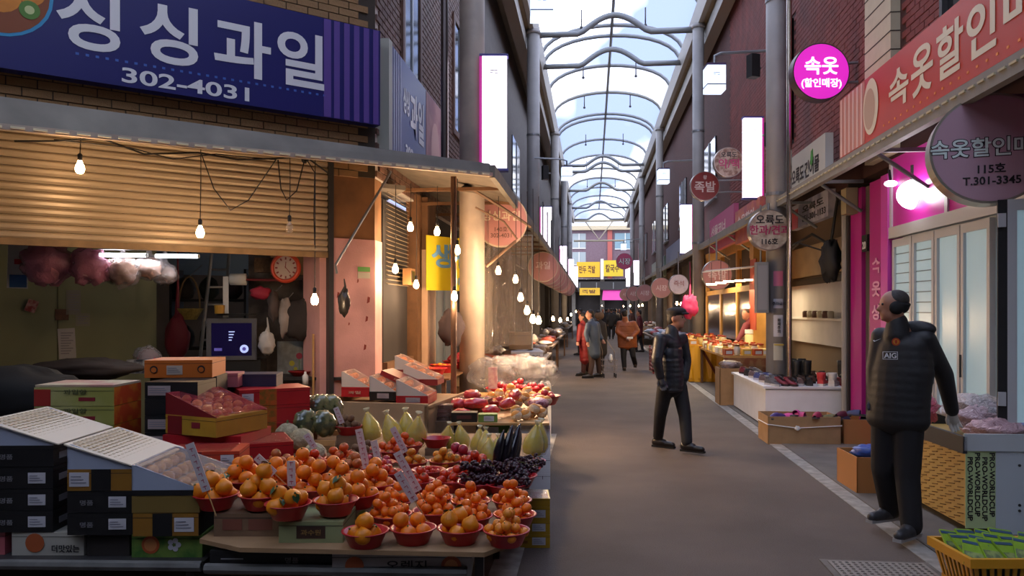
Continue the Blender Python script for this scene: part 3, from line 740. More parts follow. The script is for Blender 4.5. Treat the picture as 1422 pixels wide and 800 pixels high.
# ================================================================== cables, pipes and bulbs
def cable(name, label, pts, r=.008, group=None):
    o = MB().path(pts, r, 5).make(name, m_cable); tag(o, label, 'cable', group); return o
bulb_g = MB().lathe([(.004, -.075), (.02, -.072), (.031, -.055), (.034, -.035), (.03, -.012), (.018, .012), (.0135, .03)], 12).data('glass', m_bulb, True)
bulb_s = MB().lathe([(.015, .028), (.017, .03), (.017, .075), (.006, .085)], 10).data('socket', m_black, True)
def bulb(p, cord, label, lit=True, watt=16):
    r = thing('hanging_bulb', label, 'light bulb', p, 0, 'bare bulbs on cords')
    cord = max(cord, 3.0 - p[2] - .08) if p[2] < 3 else .1
    g_ = link('glass', bulb_g if lit else MATS_UNLIT, r)
    link('socket', bulb_s, r)
    MB().path([(0, 0, .08), (.006, .0, .08 + cord * .5), (0, .01, .08 + cord)], .004, 5).make('cord', m_cable, r)
    if lit:
        L_ = bpy.data.lights.new('bulb_glow', 'POINT'); L_.energy = watt; L_.color = (1, .68, .40); L_.shadow_soft_size = .04
        lo = bpy.data.objects.new('bulb_glow', L_); COL.objects.link(lo); lo.parent = r; lo.location = (0, 0, -.12)
    return r
MATS_UNLIT = MB().lathe([(.004, -.075), (.02, -.072), (.031, -.055), (.034, -.035), (.03, -.012), (.018, .012), (.0135, .03)], 12).data('glass', mat('unlit_bulb_glass', 'c9b59a', .1, alpha=.4), True)
bl = [(111, 228, 6.0, .12, 'lit bulb at far left, close under the awning edge'), (278, 318, 6.6, .55, 'lit bulb hanging in front of the shutter middle'),
      (437, 412, 7.0, 1.2, 'lit bulb on a long cord in front of the hanging bags'), (549, 370, 8.4, .35, 'lit bulb beside the corner pier, lowest left of the stall'),
      (570, 312, 8.6, .2, 'lit bulb under the awning between pier and banner'), (607, 318, 8.8, .2, 'lit bulb just above the yellow banner'),
      (635, 344, 8.3, .3, 'lit bulb against the steel pole above the round one'), (631, 408, 8.2, .5, 'bright bulb at mid height on the steel pole'),
      (578, 392, 9.3, .4, 'bright bulb between the pier and the yellow banner'), (692, 373, 9.6, .3, 'lit bulb just right of the cream column'),
      (716, 385, 9.9, .3, 'yellowish bulb in front of the plastic sheet'), (723, 410, 9.4, .3, 'lit bulb over the apples, middle of the plastic sheet'),
      (732, 428, 9.2, .4, 'bright bulb over the wrapped pears, left of the brightest pair'), (740, 440, 9.0, .4, 'brightest bulb low in front of the plastic sheet'), (748, 442, 9.6, .4, 'brightest bulb, right one beside the sheet edge'),
      (768, 441, 17, .4, 'far left row bulb nearest the alley, left of a pair'), (778, 443, 18, .4, 'far left row bulb, right of a pair')]
for (u, v, D, c_, lb) in bl: bulb(atd(u, v, D), c_, lb, watt=42 if 725 < u < 760 else 9 if u < 300 or 625 < u < 640 else 45 if D > 15 else 14)
bulb(atd(402, 312, 6.9), .5, 'unlit clear bulb in front of the shutter, right of the lit one', lit=False)
# cables along the awning edge
def pd(u, v, d): return tuple(atd(u, v, d))
cable('awning_cable', 'tangled black cable running under the awning edge of the corner shop', [pd(20, 196, 5.9), pd(75, 196, 6.0), pd(140, 192, 6.1), pd(200, 214, 6.3), pd(275, 212, 6.5), pd(330, 222, 6.7), pd(384, 220, 6.9), pd(425, 218, 7.1), pd(455, 240, 7.3)])
cable('awning_cable', 'thin black cable sagging across the shutter top', [pd(75, 194, 6.0), pd(180, 205, 6.2), pd(240, 221, 6.4), pd(300, 214, 6.6), pd(384, 222, 6.9)], .005)
cable('hanging_cable', 'black cable looping down in front of the shutter', [pd(279, 212, 6.5), pd(297, 262, 6.6), pd(320, 292, 6.7), pd(345, 278, 6.8), pd(383, 222, 6.9)], .005)
cable('hanging_cable', 'black cord loop below the dark hook near the shutter end', [pd(386, 222, 6.9), pd(390, 262, 6.9), pd(398, 278, 6.9), pd(412, 265, 7), pd(423, 222, 7.0)], .006)
cable('hanging_cable', 'black cord hanging right of the dark hook at the shutter end', [pd(425, 220, 7.0), pd(437, 240, 7.0), pd(436, 300, 7.0), pd(437, 340, 7.0)], .005)
cable('overhead_cable', 'long cable hanging from the awning behind the steel pole', [pd(628, 252, 8.4), pd(633, 300, 8.4), pd(626, 350, 8.4), pd(632, 400, 8.3)], .012)
hkx = thing('cable_hook', 'dark hook with bunched cable under the awning near the shutter end', 'hook', atd(424, 220, 7.0)); MB().ball((0, 0, 0), (.04, .03, .045), 8, 6, wob=.4, ws=4).make('cable_bunch', m_black, hkx)
# steel poles
tag(MB().tube(pd(630, 540, 8.3)[:2] + (.45,), pd(630, 540, 8.3)[:2] + (3.02,), .032, n=12).make('steel_pole', mat('brown_steel_pole', '8a6c58', .3, .7)), 'thin brown steel pole standing in the fruit stall left of the column', 'pole')
tag(MB().path([(-1.72, 9.0, 3.2), (-1.72, 9.0, 9)], .045, 10).make('drain_pipe', mat('dark_metal_pipe', '5b5250', .3, .7)), 'dark vertical rain pipe left of the cream column above the awning', 'pipe')
p = atX(1096, 400, 2.72); tag(MB().tube((p.x, p.y, 0), (p.x, p.y, 9.0), .035, n=12).make('chrome_pole', m_chrome), 'slim shiny pole right beside the grey column', 'pole')
tag(MB().tube(pd(466, 368, 7.7), pd(543, 238, 8.0), .014, n=8).path([pd(466, 368, 7.7), pd(468, 380, 7.7)], .014).make('prop_rod', m_steel), 'slanting grey rod propping the awning beside the pink pier', 'rod')
tag(MB().path([pd(640, 250, 9.2), pd(655, 262, 9.3), pd(700, 290, 9.6), pd(737, 315, 9.8)], .018, 6).path([pd(660, 288, 9.5), pd(700, 308, 9.6), pd(718, 332, 9.7)], .012, 6).path([pd(716, 335, 9.7), pd(675, 370, 9.6)], .02, 6).make('bracket_frame', mat('rusty_bracket', '7a5f4a', .6)), 'rusty bracket arms right of the cream column', 'bracket')
lm = thing('clamp_lamp', 'small dark clamp lamp shade at the column under the awning', 'lamp', atd(648, 262, 9.2)); MB().lathe([(.02, .05), (.09, 0), (.085, 0), (.015, .045)], 14).make('shade', m_black, lm, smooth=True); MB().path([(0, 0, .05), (-.05, 0, .12), (-.16, 0, .1)], .01).make('arm', m_black, lm)
# wall speakers on the columns
for (u, v, D, lb) in ((1046, 92, 12.2, 'black loudspeaker on the left of the grey column top'), (1071, 186, 11.8, 'black loudspeaker tilted on the grey column'), (757, 240, 20, 'small dark loudspeaker on the far left column')):
    s_ = thing('loudspeaker', lb, 'speaker', atd(u, v, D), YAW)
    MB().obox((0, 0, 0), (.15, .15, .36), .3).make('cabinet', m_black, s_); MB().tube((0, 0, 0), (.15 if u < 1060 else -.1, .1, 0), .015).make('bracket', m_steel, s_)
# globe lamp by the underwear shop
p = atd(1270, 270, 8.0); gl = thing('globe_lamp', 'bright white globe lamp below the right awning', 'lamp', p)
MB().ball((0, 0, 0), (.17, .17, .155), 20, 12).make('globe', m_globe, gl, smooth=True); MB().tube((0, 0, .14), (0, 0, .3), .04).make('holder', m_black, gl)
L_ = bpy.data.lights.new('globe_glow', 'POINT'); L_.energy = 20; L_.color = (1, .95, 1); L_.shadow_soft_size = .15; lo = bpy.data.objects.new('globe_glow', L_); COL.objects.link(lo); lo.parent = gl; lo.location = (-.05, -.25, 0)
p = atd(1237, 255, 8.4); sp = thing('spot_lamp', 'small white spot lamp left of the globe lamp', 'lamp', p); MB().ball((0, 0, 0), (.07, .06, .035), 12, 6).make('lit_head', m_globe, sp, smooth=True); MB().tube((0, 0, .02), (.02, .1, .16), .015).make('arm', m_black, sp)
# ================================================================== inside the corner shop
m_green = mat('dull_green_wall', '8b9072', .8, var=.08, vs=2)
m_shopw = mat('shop_grey_wall', '5a5450', .85, var=.25, vs=2)
sx_ = F(1.72, 2.2)
gw = sroot('wall_shop_green', F(1.72, 2.2), FA)
MB().box(-4.0, 0, 0, .1, 0, 2.95).make('panel', m_green, gw)
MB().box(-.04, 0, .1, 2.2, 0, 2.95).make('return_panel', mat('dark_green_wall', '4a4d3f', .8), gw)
for x in (-1.0, -2.0, -3.0): MB().box(x - .006, x + .006, -.006, 0, 0, 2.95).make('panel_joint', mat('joint_green', '5a5e4a', .8), gw)
MB().box(-4, 0, -.012, .0, 0, .12).make('skirting', m_dark, gw)
wb = sroot('wall_shop_back', F(1.72, 4.2), FA)
MB().box(0, 3.2, 0, .1, 0, 2.95).make('panel', m_shopw, wb)
MB().box(0, 3.2, -.012, 0, 2.1, 2.95).make('blue_upper_panel', mat('pale_blue_wall', '66798c', .8), wb)
struct('ceiling_shop', MB().hexa([tuple(F(5, .25, 2.95)), tuple(F(-.5, .25, 2.95)), tuple(F(-1.5, 4.4, 2.95)), tuple(F(5, 4.4, 2.95)), tuple(F(5, .25, 3.0)), tuple(F(-.5, .25, 3.0)), tuple(F(-1.5, 4.4, 3.0)), tuple(F(5, 4.4, 3.0))]), mat('shop_ceiling', '6d665d', .8))
# door at the far left of the green wall
dr = sroot('door_1', F(4.5, 2.16), FA)
MB().box(-.45, .9, 0, .04, 0, 2.35).make('leaf', mat('pale_green_door', '97a08a', .7, var=.05), dr)
MB().tube((.04, -.05, 1.02), (.04, 0, 1.02), .03, n=10).ball((.04, -.07, 1.02), .04, 10, 6).make('door_handle', m_chrome, dr, smooth=True)
MB().box(.0, .08, -.012, 0, 1.3, 1.42).make('lock_plate', m_dsteel, dr)
def onwall(name, label, cat, u, v, w_, h_, mm, n=2.19, tilt=0, parts=None):
    p, t = atF(u, v, n)
    r = thing(name, label, cat, p, FA)
    MB().obox((0, 0, 0), (w_, .004, h_), 0, 0, ry=tilt).make('sheet', mm, r)
    if parts: parts(r)
    return r
m_paper = mat('notice_paper', 'b9b8bb', .7); m_print = mat('faint_print', '8a8890', .7)
def lines(r, n=7, w_=.12, h_=.28, mm=None):
    mb = MB()
    for k in range(n): mb.box(-w_ / 2, w_ / 2 - (k % 3) * .02, -.006, -.003, h_ / 2 - .03 - k * h_ / (n + 1), h_ / 2 - .02 - k * h_ / (n + 1))
    mb.make('printed_lines', mm or m_print, r)
onwall('notice', 'long white notice sheet on the green wall below the other papers', 'notice', 93, 477, .165, .33, m_paper, tilt=-.05, parts=lambda r: lines(r, 9))
onwall('notice', 'upper pale notice sheet pinned on the green wall', 'notice', 102, 420, .14, .27, mat('faded_notice', '8d8c82', .7), parts=lambda r: lines(r, 7, .1, .22))
onwall('notice', 'small pale notice on the green wall right of the upper sheet', 'notice', 115, 444, .14, .14, mat('pale_notice', '90907f', .7), parts=lambda r: lines(r, 4, .1, .12))
onwall('photo_card', 'dark brown photo card on the green wall left of the notices', 'card', 86, 437, .13, .12, mat('brown_card', '5e3a22', .5, var=.4, vs=20))
onwall('sticker', 'small red and white tilted sticker on the green door', 'sticker', 44, 425, .10, .13, mat('red_white_sticker', 'b58a86', .5, c2='8a3030', vs=18), n=2.15, tilt=.35)
r_ = onwall('wall_calendar', 'white and blue poster at the left edge below the shutter', 'poster', 25, 370, .17, .42, mat('calendar_white', 'b7bcc2', .6), n=1.2, tilt=.03)
MB().box(-.07, .07, -.006, -.003, -.2, -.08).make('blue_block', mat('poster_blue', '2c63a8', .5), r_); MB().box(-.03, .05, -.006, -.003, .02, .07).make('red_block', mat('poster_red', 'b02a35', .5), r_)
MB().tube((0, 0, .2), (0, 0, .85), .004, n=4).make('string', m_cable, r_)
# fluorescent tubes
for (u0, u1, v, D, lb) in ((139, 203, 354, 7.3, 'left fluorescent tube above the hanging bags'), (217, 275, 355.5, 7.5, 'right fluorescent tube below the shutter')):
    a, b = atd(u0, v, D), atd(u1, v + .5, D); ft = thing('fluorescent_lamp', lb, 'lamp', a)
    d_ = b - a
    MB().tube((0, 0, 0), d_, .019, n=10).make('lit_tube', m_fluo, ft); MB().tube(tuple(d_ * -.03), (0, 0, 0), .021, n=8).tube(d_, tuple(d_ * 1.03), .021, n=8).make('end_cap', m_white, ft)
    MB().hexa([(0, -.03, .05), (d_.x, d_.y - .03, .05), (d_.x, d_.y + .05, .05), (0, .05, .05), (0, -.03, .08), (d_.x, d_.y - .03, .08), (d_.x, d_.y + .05, .08), (0, .05, .08)]).make('fitting', m_white, ft)
    MB().tube(tuple(d_ * .2 + Vector((0, 0, .07))), tuple(d_ * .2 + Vector((0, 0, .86))), .006).tube(tuple(d_ * .8 + Vector((0, 0, .07))), tuple(d_ * .8 + Vector((0, 0, .86))), .006).make('hanging_rod', m_steel, ft)
# hanging plastic bags under the shutter
def crumple(name, label, cat, p, r3, mm, seed, wob=.28, ws=2.5, n=22, k=14, group=None, inner=None, rz=0, neck=None):
    t = thing(name, label, cat, p, rz, group)
    MB().ball((0, 0, 0), r3, n, k, wob=wob, seed=seed, ws=ws).make('bag_body' if 'bag' in name else 'body', mm, t, smooth=True)
    if inner:
        MB().ball((0, 0, -.01), tuple(x * .8 for x in r3), 14, 9, wob=.4, seed=seed + 5, ws=3).make('contents', inner, t, smooth=True)
    if neck: MB().path([(0, 0, r3[2] * .85), (.01, 0, r3[2] + neck * .3), (0, 0, r3[2] + neck)], [.03, .012, .006], 6).make('tied_neck', mm, t)
    return t
f_clear = film('clear_bag_film', '9c9294', .6)
f_pink = film('pink_bag_film', 'c77f9c', .35)
f_grey = film('grey_bag_film', 'a9a9b0', .5)
hb = [(66, 366, 7.3, .24, f_pink, 'd08a9c', 'pink plastic bag bundle hanging under the shutter, leftmost'), (124, 370, 7.3, .19, f_pink, 'b88a9a', 'pink hanging bag bundle, second from the left'),
      (170, 376, 7.4, .17, f_clear, 'b08a7a', 'clear hanging bag of brownish packs under the left tube'), (207, 371, 7.5, .14, f_clear, 'b08a7c', 'clear hanging bag between the two fluorescent tubes'),
      (229, 380, 7.7, .13, f_clear, '94766a', 'clear hanging bag, rightmost below the shutter')]
for i, (u, v, D, r, ff, c, lb) in enumerate(hb):
    crumple('hanging_bag', lb, 'plastic bag', atd(u, v, D), (r, r * .8, r * .85), ff, i, .35, inner=mat('bag_goods_' + c, c, .7, var=.35, vs=14), neck=.75, group='bags hanging under the shutter')
# ladder
la = thing('step_ladder', 'grey aluminium ladder leaning behind the orange box', 'ladder', atd(277, 505, 8.8) * 1)
b0 = atd(277, 505, 8.8); t0 = atd(294, 352, 9.0); b1 = atd(308, 505, 8.9); t1 = atd(318, 352, 9.1)
la.location = (b0.x, b0.y, 0)
def rel(v, o): return v - Vector(o)
O_ = la.location.copy()
def ext(a, b): k = a.z / (b.z - a.z); return a - (b - a) * k
MB().tube(rel(ext(b0, t0), O_), rel(t0, O_), .02, n=6).make('rail', m_steel, la); MB().tube(rel(ext(b1, t1), O_), rel(t1, O_), .02, n=6).make('rail', m_steel, la)
for k in range(7):
    f_ = .05 + k * .16; a = b0.lerp(t0, f_); b = b1.lerp(t1, f_); MB().tube(rel(a, O_), rel(b, O_), .014, n=6).make('rung', m_steel, la)
# television on a stand
p = atd(322, 500, 8.4); tv = thing('television', 'old grey tube television showing a dark blue picture inside the shop', 'television', p, .25)
MB().hexa([(-.25, 0, 0), (.25, 0, 0), (.2, .35, .04), (-.2, .35, .04), (-.25, 0, .44), (.25, 0, .44), (.2, .35, .38), (-.2, .35, .38)]).box(-.26, .26, -.02, .01, 0, .045).box(-.26, .26, -.02, .01, .40, .45).box(-.26, -.21, -.02, .01, .045, .40).box(.21, .26, -.02, .01, .045, .40).make('case', mat('tv_grey', '55555a', .5), tv)
MB().box(-.21, .21, -.008, .004, .045, .40).make('screen', mat('tv_screen', '14102a', .15, emit=.10, ecol='2c2070'), tv)
mb = MB(); disc(mb, .13, .12, .045, -.012, 0); disc(mb, .13, .12, .02, -.014, 1)
for k in range(4): mb.box(-.03, .03 - k * .01, -.014, -.01, .3 - k * .03, .31 - k * .03, 0)
mb.box(-.18, -.1, -.014, -.01, .1, .13, 1)
mb.make('screen_picture', [mat('tv_light', 'b9c8ff', .4, emit=.8), mat('tv_blue', '6a63c0', .4, emit=.3)], tv)
MB().box(-.3, .3, .0, .4, -1.04, 0).make('stand', m_black, tv)
tag(MB().box(-.16, .18, 0, .25, 0, .02).make('dark_shelf_board', m_black, None, atd(320, 438, 8.4)), 'black board on top of the television', 'board')
tag(MB().lathe([(.05, 0), (.055, .09), (.05, .09)], 14).make('tape_roll', mat('brown_tape', 'a3792a', .4), None, atd(305, 435.5, 8.3)), 'yellow brown tape roll on the television', 'tape roll')
r_ = thing('paper_roll', 'hanging white paper roll above the television', 'paper roll', atd(330, 388, 8.6), .1)
MB().tube((-.08, 0, 0), (.09, .02, 0), .065, n=14).make('roll', m_white, r_, smooth=True); MB().hexa([(-.14, -.06, -.42), (-.08, -.06, -.42), (-.08, -.055, -.42), (-.14, -.055, -.42), (-.14, -.06, .03), (-.08, -.06, .03), (-.08, -.055, .03), (-.14, -.055, .03)]).make('loose_sheet', m_white, r_)
MB().tube((-.1, 0, 0), (.5, .03, -.01), .012).make('holder_rod', mat('red_rod', '7a2a2c', .5), r_)
# wall clock
p = atd(397, 372, 8.3); ck = thing('wall_clock', 'round orange red wall clock with white face at the shop back', 'clock', p, 5 * D2R)
mx_ = Matrix.Rotation(math.pi / 2, 4, 'X')
def dz(mb, z): return mb.xf(mx_).xf(Matrix.Translation((0, z, 0)))
dz(MB().lathe([(.155, 0), (.165, .03), (.15, .05), (.125, .05), (.125, .02)], 28), 0.02).make('rim', mat('clock_orange', 'c4472a', .4), ck, smooth=True)
dz(MB().lathe([(.13, .0), (.13, .025)], 28), .02).make('dial', mat('clock_dial', 'b9a9a3', .5), ck)
mb = MB()
for k in range(12): a = k * math.pi / 6; mb.obox((.1 * math.sin(a), -.008, .1 * math.cos(a)), (.016, .003, .026), 0, 0, ry=a)
mb.obox((.0, -.01, .03), (.008, .003, .07), ry=.1).obox((.02, -.01, -.02), (.007, .003, .09), ry=-.7)
mb.make('hour_marks_and_hands', mat('clock_marks', '7a2a30', .5), ck)
MB().tube((0, .03, 0), (0, .1, 0), .01).make('nail', m_steel, ck)
# partition wall behind the clock, shelves and hanging things
pw = sroot('wall_shop_inner', atd(365, 430, 8.75) * Vector((1, 1, 0)) if False else Vector((atd(345, 430, 8.9).x, atd(345, 430, 8.9).y, 0)), 10 * D2R)
MB().box(0, 1.15, 0, .06, 0, 2.9).make('panel', mat('grimy_wall', '57504b', .85, c2='3f3936', vs=5), pw)
MB().box(.25, 1.15, -.01, 0, 2.0, 2.9).make('tan_panel', mat('tan_wall', '8a7458', .8), pw)
MB().box(0, 1.2, -.22, 0, 1.93, 1.955).make('shelf', mat('dark_shelf', '3c2a2a', .7), pw)
tag(MB().box(-.16, .16, 0, .14, 0, .16).make('wicker_tray', mat('wicker_brown', '5a432c', .8, var=.3, vs=30, bump=.5), None, atd(372, 378, 8.6)), 'dark wicker box on the shelf left of the clock', 'box')
tag(MB().box(-.035, .035, -.03, .03, 0, .17).make('switch_box', m_white, None, atd(427, 379, 8.5)), 'white switch box on the wall right of the clock', 'switch box')
tag(MB().ball((0, 0, 0), (.12, .07, .07), 12, 8, wob=.5, seed=3, ws=3).make('red_cloth_bundle', mat('red_cloth', '9c2038', .7), None, atd(362, 407, 8.3), smooth=True), 'red cloth bundle on the dark shelf pole', 'cloth')
wbag = crumple('shopping_bag', 'white plastic shopping bag hanging inside the shop', 'plastic bag', atd(371, 476, 8.3), (.085, .07, .13), mat('white_bag', 'b9b6b4', .4), 4, .25, neck=.14)
tag(MB().tube((0, 0, 0), (0, 0, 1.35), .012).make('wooden_stick', m_woodl, None, Vector((atd(435, 500, 8.0).x, atd(435, 500, 8.0).y, 0))), 'thin stick standing under the low lit bulb', 'stick')
for i, (u, v, w_, h_, c, lb) in enumerate(((414, 445, .17, .2, '2b2524', 'dark jacket hanging left of the low bulb'), (437, 440, .13, .26, '332d2b', 'dark coat hanging behind the low lit bulb'), (462, 450, .13, .28, '2c2725', 'dark coat hanging right of the low bulb next to the pier'), (396, 440, .07, .2, '8f8580', 'pale cloth hanging in the middle of the shop back'), (380, 425, .06, .17, '4a3f3d', 'brown cloth hanging on the pole by the red bundle'))):
    t_ = thing('hanging_garment', lb, 'garment', atd(u, v, 8.25), .1)
    MB().ball((0, 0, 0), (w_, .05, h_), 16, 12, wob=.35, seed=i + 20, ws=2.2).make('cloth', mat('garment_' + c, c, .85, var=.3, vs=6), t_, smooth=True)
    MB().tube((0, 0, h_ * .8), (0, .3, h_ + .06), .005).make('hook', m_steel, t_)
po = thing('flower_poster', 'greyish poster with red and yellow flowers low on the shop wall', 'poster', atd(408, 502, 8.5), .12)
MB().box(-.18, .18, 0, .01, -.22, .22).make('sheet', mat('poster_grey', '6f7476', .7, c2='7d8486', vs=14), po)
mb = MB(); disc(mb, .06, .06, .035, -.004, 0); disc(mb, -.02, -.02, .03, -.004, 1); disc(mb, .02, -.08, .02, -.004, 1); mb.box(.055, .062, -.003, 0, -.1, .05, 2)
mb.make('flower_print', [mat('flower_red', '8a2440', .6), mat('flower_yellow', 'a5a030', .6), mat('flower_green', '4a6a3a', .6)], po)
p = atd(409, 520, 8.0); tb = thing('side_counter', 'dark counter inside the shop under the flower poster', 'counter', (p.x, p.y, 0), YAW)
MB().box(-.45, .55, 0, .45, p.z - .06, p.z - .03).make('top', m_dark, tb)
for x in (-.42, .5):
    for y in (.03, .42): MB().box(x, x + .04, y, y + .03, 0, p.z - .06).make('leg', m_dsteel, tb)
tag(MB().lathe([(.07, 0), (.12, .05), (.125, .055), (.07, .01)], 18).make('red_bowl', mat('bowl_red', 'b3262b', .35), None, (p.x, p.y + .15, p.z - .03), smooth=True), 'empty red bowl on the dark counter inside the shop', 'bowl')
tag(MB().lathe([(.03, 0), (.03, .09), (.012, .11), (.012, .13)], 12).make('white_bottle', m_white, None, atd(424, 528, 7.9) + Vector((0, 0, -.045)), smooth=True), 'small white bottle beside the empty red bowl', 'bottle')
wbk = thing('wicker_basket', 'wicker basket with tall hoop handle hanging left of the ladder', 'basket', atd(263, 432, 9.0))
MB().lathe([(.08, -.1), (.15, .02), (.155, .03), (.1, -.04)], 18).make('body', mat('wicker_yellow', '9a8442', .8, var=.3, vs=40, bump=.5), wbk, smooth=True)
MB().path([(.13 * math.cos(a), 0, .02 + .38 * math.sin(a)) for a in [math.pi * i / 10 for i in range(11)]], .01).make('handle', mat('wicker_brown2', '6d5536', .8), wbk)
MB().tube((0, 0, .4), (0, .3, .55), .006).make('hook', m_steel, wbk)
crumple('red_sack', 'dark red sack hanging left of the ladder', 'sack', atd(246, 470, 8.9), (.14, .1, .26), mat('dark_red_sack', '6d1c2c', .7), 9, .2, neck=1.35)
crumple('plastic_bag', 'grey plastic bag with pink goods at the foot of the green wall', 'plastic bag', atd(205, 497, 8.1), (.14, .12, .12), f_grey, 12, .3, inner=mat('pink_goods', '8f2f45', .7))
tag(MB().box(-.15, .15, 0, .2, 0, .14).make('stacked_papers', mat('dark_blue_pack', '2f3440', .6, c2='b0b0b0', vs=10), None, atd(195, 519, 7.9)), 'stack of dark packs behind the apple boxes below the grey bag', 'pack')
for i, (u, v, w_, h_, c, lb) in enumerate(((20, 545, .6, .35, '16181a', 'black covered crate at the far left behind the wedge boxes'), (120, 512, .5, .16, '2b221f', 'dark bundle low against the green wall'))):
    crumple('dark_bundle', lb, 'bundle', atd(u, v, 6.2 + i), (w_, .3, h_ * .6), mat('bundle_' + c, c, .8), 30 + i, .2)
sh2 = thing('storage_rack', 'dark storage rack full of things behind the ladder', 'rack', Vector((atd(235, 430, 9.6).x, atd(235, 430, 9.6).y, 0)), YAW)
for z in (.5, 1.1, 1.7): MB().box(0, .95, 0, .35, z, z + .03).make('shelf', m_black, sh2)
for x in (0, .92): MB().box(x, x + .03, 0, .35, 0, 2.1).make('upright', m_black, sh2)
for i in range(9):
    x = .12 + (i % 3) * .3; z = .53 + (i // 3) * .6
    crumple('stored_bundle', 'dark bundle on the storage rack, %s board, %s' % (('lowest', 'middle', 'top')[i // 3], ('left', 'centre', 'right')[i % 3]), 'bundle', sh2.location + Vector((x, x * .1 + .15, z + .13)), (.12, .1, .14), mat('stored_%d' % (i % 3), ('332d2a', '2a3029', '3d2c2c')[i % 3], .8), 40 + i, .3, n=12, k=8)
# poly bags hung at the pier
for i, (u, v, D) in enumerate(((478, 420, 7.6),)):
    crumple('dark_bag', 'small dark plastic bag hanging at the left edge of the pink pier', 'plastic bag', atd(u, v, D), (.06, .04, .13), mat('dark_bag_film', '2d2a28', .3), 60 + i, .25, neck=.1)
L_ = bpy.data.lights.new('tube_glow', 'AREA'); L_.energy = 6; L_.shape = 'RECTANGLE'; L_.size = 1.0; L_.size_y = .05; L_.color = (.9, .96, 1)
lo = bpy.data.objects.new('tube_glow', L_); COL.objects.link(lo); lo.location = atd(205, 360, 7.4); lo.rotation_euler = (0, 0, .1)

# ================================================================== left side shops beyond the pier (wall line X=-2.3)
lw = sroot('wall_left_ground', (BX, 0, 0), 90 * D2R)   # x = +Y, y = into the building
MB().box(8.6, 9.75, .05, .12, 1.0, 2.85).make('louvre_window', m_dark, lw)
for k in range(22): MB().obox((9.2, .03, 1.9 + k * .05), (1.0, .03, .006), 0, 0, rx=.5).make('louvre', mat('aged_louvre', '8a7a62', .5), lw)
MB().box(9.9, 10.15, -.05, .1, 0, 3.1).make('timber_post', m_wood, lw)
MB().box(10.2, 10.75, -.12, .1, 0, 2.4).make('pale_pier', mat('pale_peach_paint', 'c9a78c', .6, var=.08), lw)
MB().box(10.2, 10.75, -.12, .1, 2.4, 3.1).make('board_above', m_wood, lw)
MB().box(8.6, 9.9, .0, .1, 0, 1.0).make('low_panel', m_wood, lw)
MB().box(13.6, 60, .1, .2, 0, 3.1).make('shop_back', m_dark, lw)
# lit white sliding door
MB().box(10.8, 13.4, .05, .1, 0, 2.4).make('white_curtain', mat('white_curtain', 'b9c4cc', .7, var=.06, vs=2), lw)
for x in (10.85, 11.5, 12.2, 12.9): MB().box(x, x + .04, .02, .08, 0, 2.35).make('fold_bar', mat('curtain_bar', '9fabb5', .6), lw)
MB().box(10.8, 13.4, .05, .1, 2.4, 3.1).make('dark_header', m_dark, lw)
for yy in (13.6, 17.5, 22, 27, 33, 40, 48): MB().box(yy, yy + .4, -.1, .2, 0, 3.1).make('shop_pier', m_conc, lw)
b_ = thing('meter_box', 'brown meter box on the wall above the fruit between pier and post', 'meter box', (BX + .02, 9.35, 1.9), 90 * D2R); MB().box(-.12, .12, -.1, 0, 0, .2).make('case', mat('meter_brown', '8a6238', .6), b_); MB().box(-.08, .08, -.105, -.1, .03, .17).make('glass', m_winglass, b_)
cj = thing('hanging_coat', 'dark coat hanging behind the steel pole beside the white curtain', 'garment', atd(627, 455, 9.6), .3); MB().ball((0, 0, 0), (.15, .08, .24), 16, 12, wob=.3, seed=77, ws=2).make('cloth', mat('coat_dark', '33262a', .85), cj, smooth=True); MB().tube((0, 0, .2), (0, 0, 1.35), .005).make('cord', m_cable, cj)
# transparent plastic sheet curtain past the column
ps = thing('plastic_sheet_curtain', 'crinkled clear plastic sheet hanging down beside the cream column', 'plastic sheet', (-1.42, 10.4, 0), 90 * D2R)
mb = MB(); nx, nz_ = 30, 24; vs = []
for i in range(nx + 1):
    for j in range(nz_ + 1):
        x = i / nx * 3.4; z = 1.0 + j / nz_ * 1.95
        vs.append((x, .05 * math.sin(x * 9 + z * 1.3) + .05 * noise.noise(Vector((x * 3, z * 3, 1))), z))
mb.add(vs, [(i * (nz_ + 1) + j, (i + 1) * (nz_ + 1) + j, (i + 1) * (nz_ + 1) + j + 1, i * (nz_ + 1) + j + 1) for i in range(nx) for j in range(nz_)])
fc = film('sheet_film', 'b8a898', .62, .08, 1.0, 6)
mb.make('sheet', fc, ps, smooth=True)
ps2 = thing('plastic_sheet_curtain', 'clear plastic sheet closing the stall behind the bright bulbs, facing the viewer', 'plastic sheet', (-1.42, 12.0, 0), 0)
mb = MB(); vs = []
for i in range(21):
    for j in range(21):
        x = .75 * i / 20 - .25; z = 1.05 + j / 20 * 1.7
        vs.append((x, .04 * math.sin(x * 14 + z) + .04 * noise.noise(Vector((x * 4, z * 3, 7))), z))
mb.add(vs, [(i * 21 + j, (i + 1) * 21 + j, (i + 1) * 21 + j + 1, i * 21 + j + 1) for i in range(20) for j in range(20)])
mb.make('sheet', fc, ps2, smooth=True)
MB().path([(-.25, 0, 2.75), (.5, 0, 2.75), (.5, 0, 1.0)], .012).make('frame_rod', m_steel, ps2)
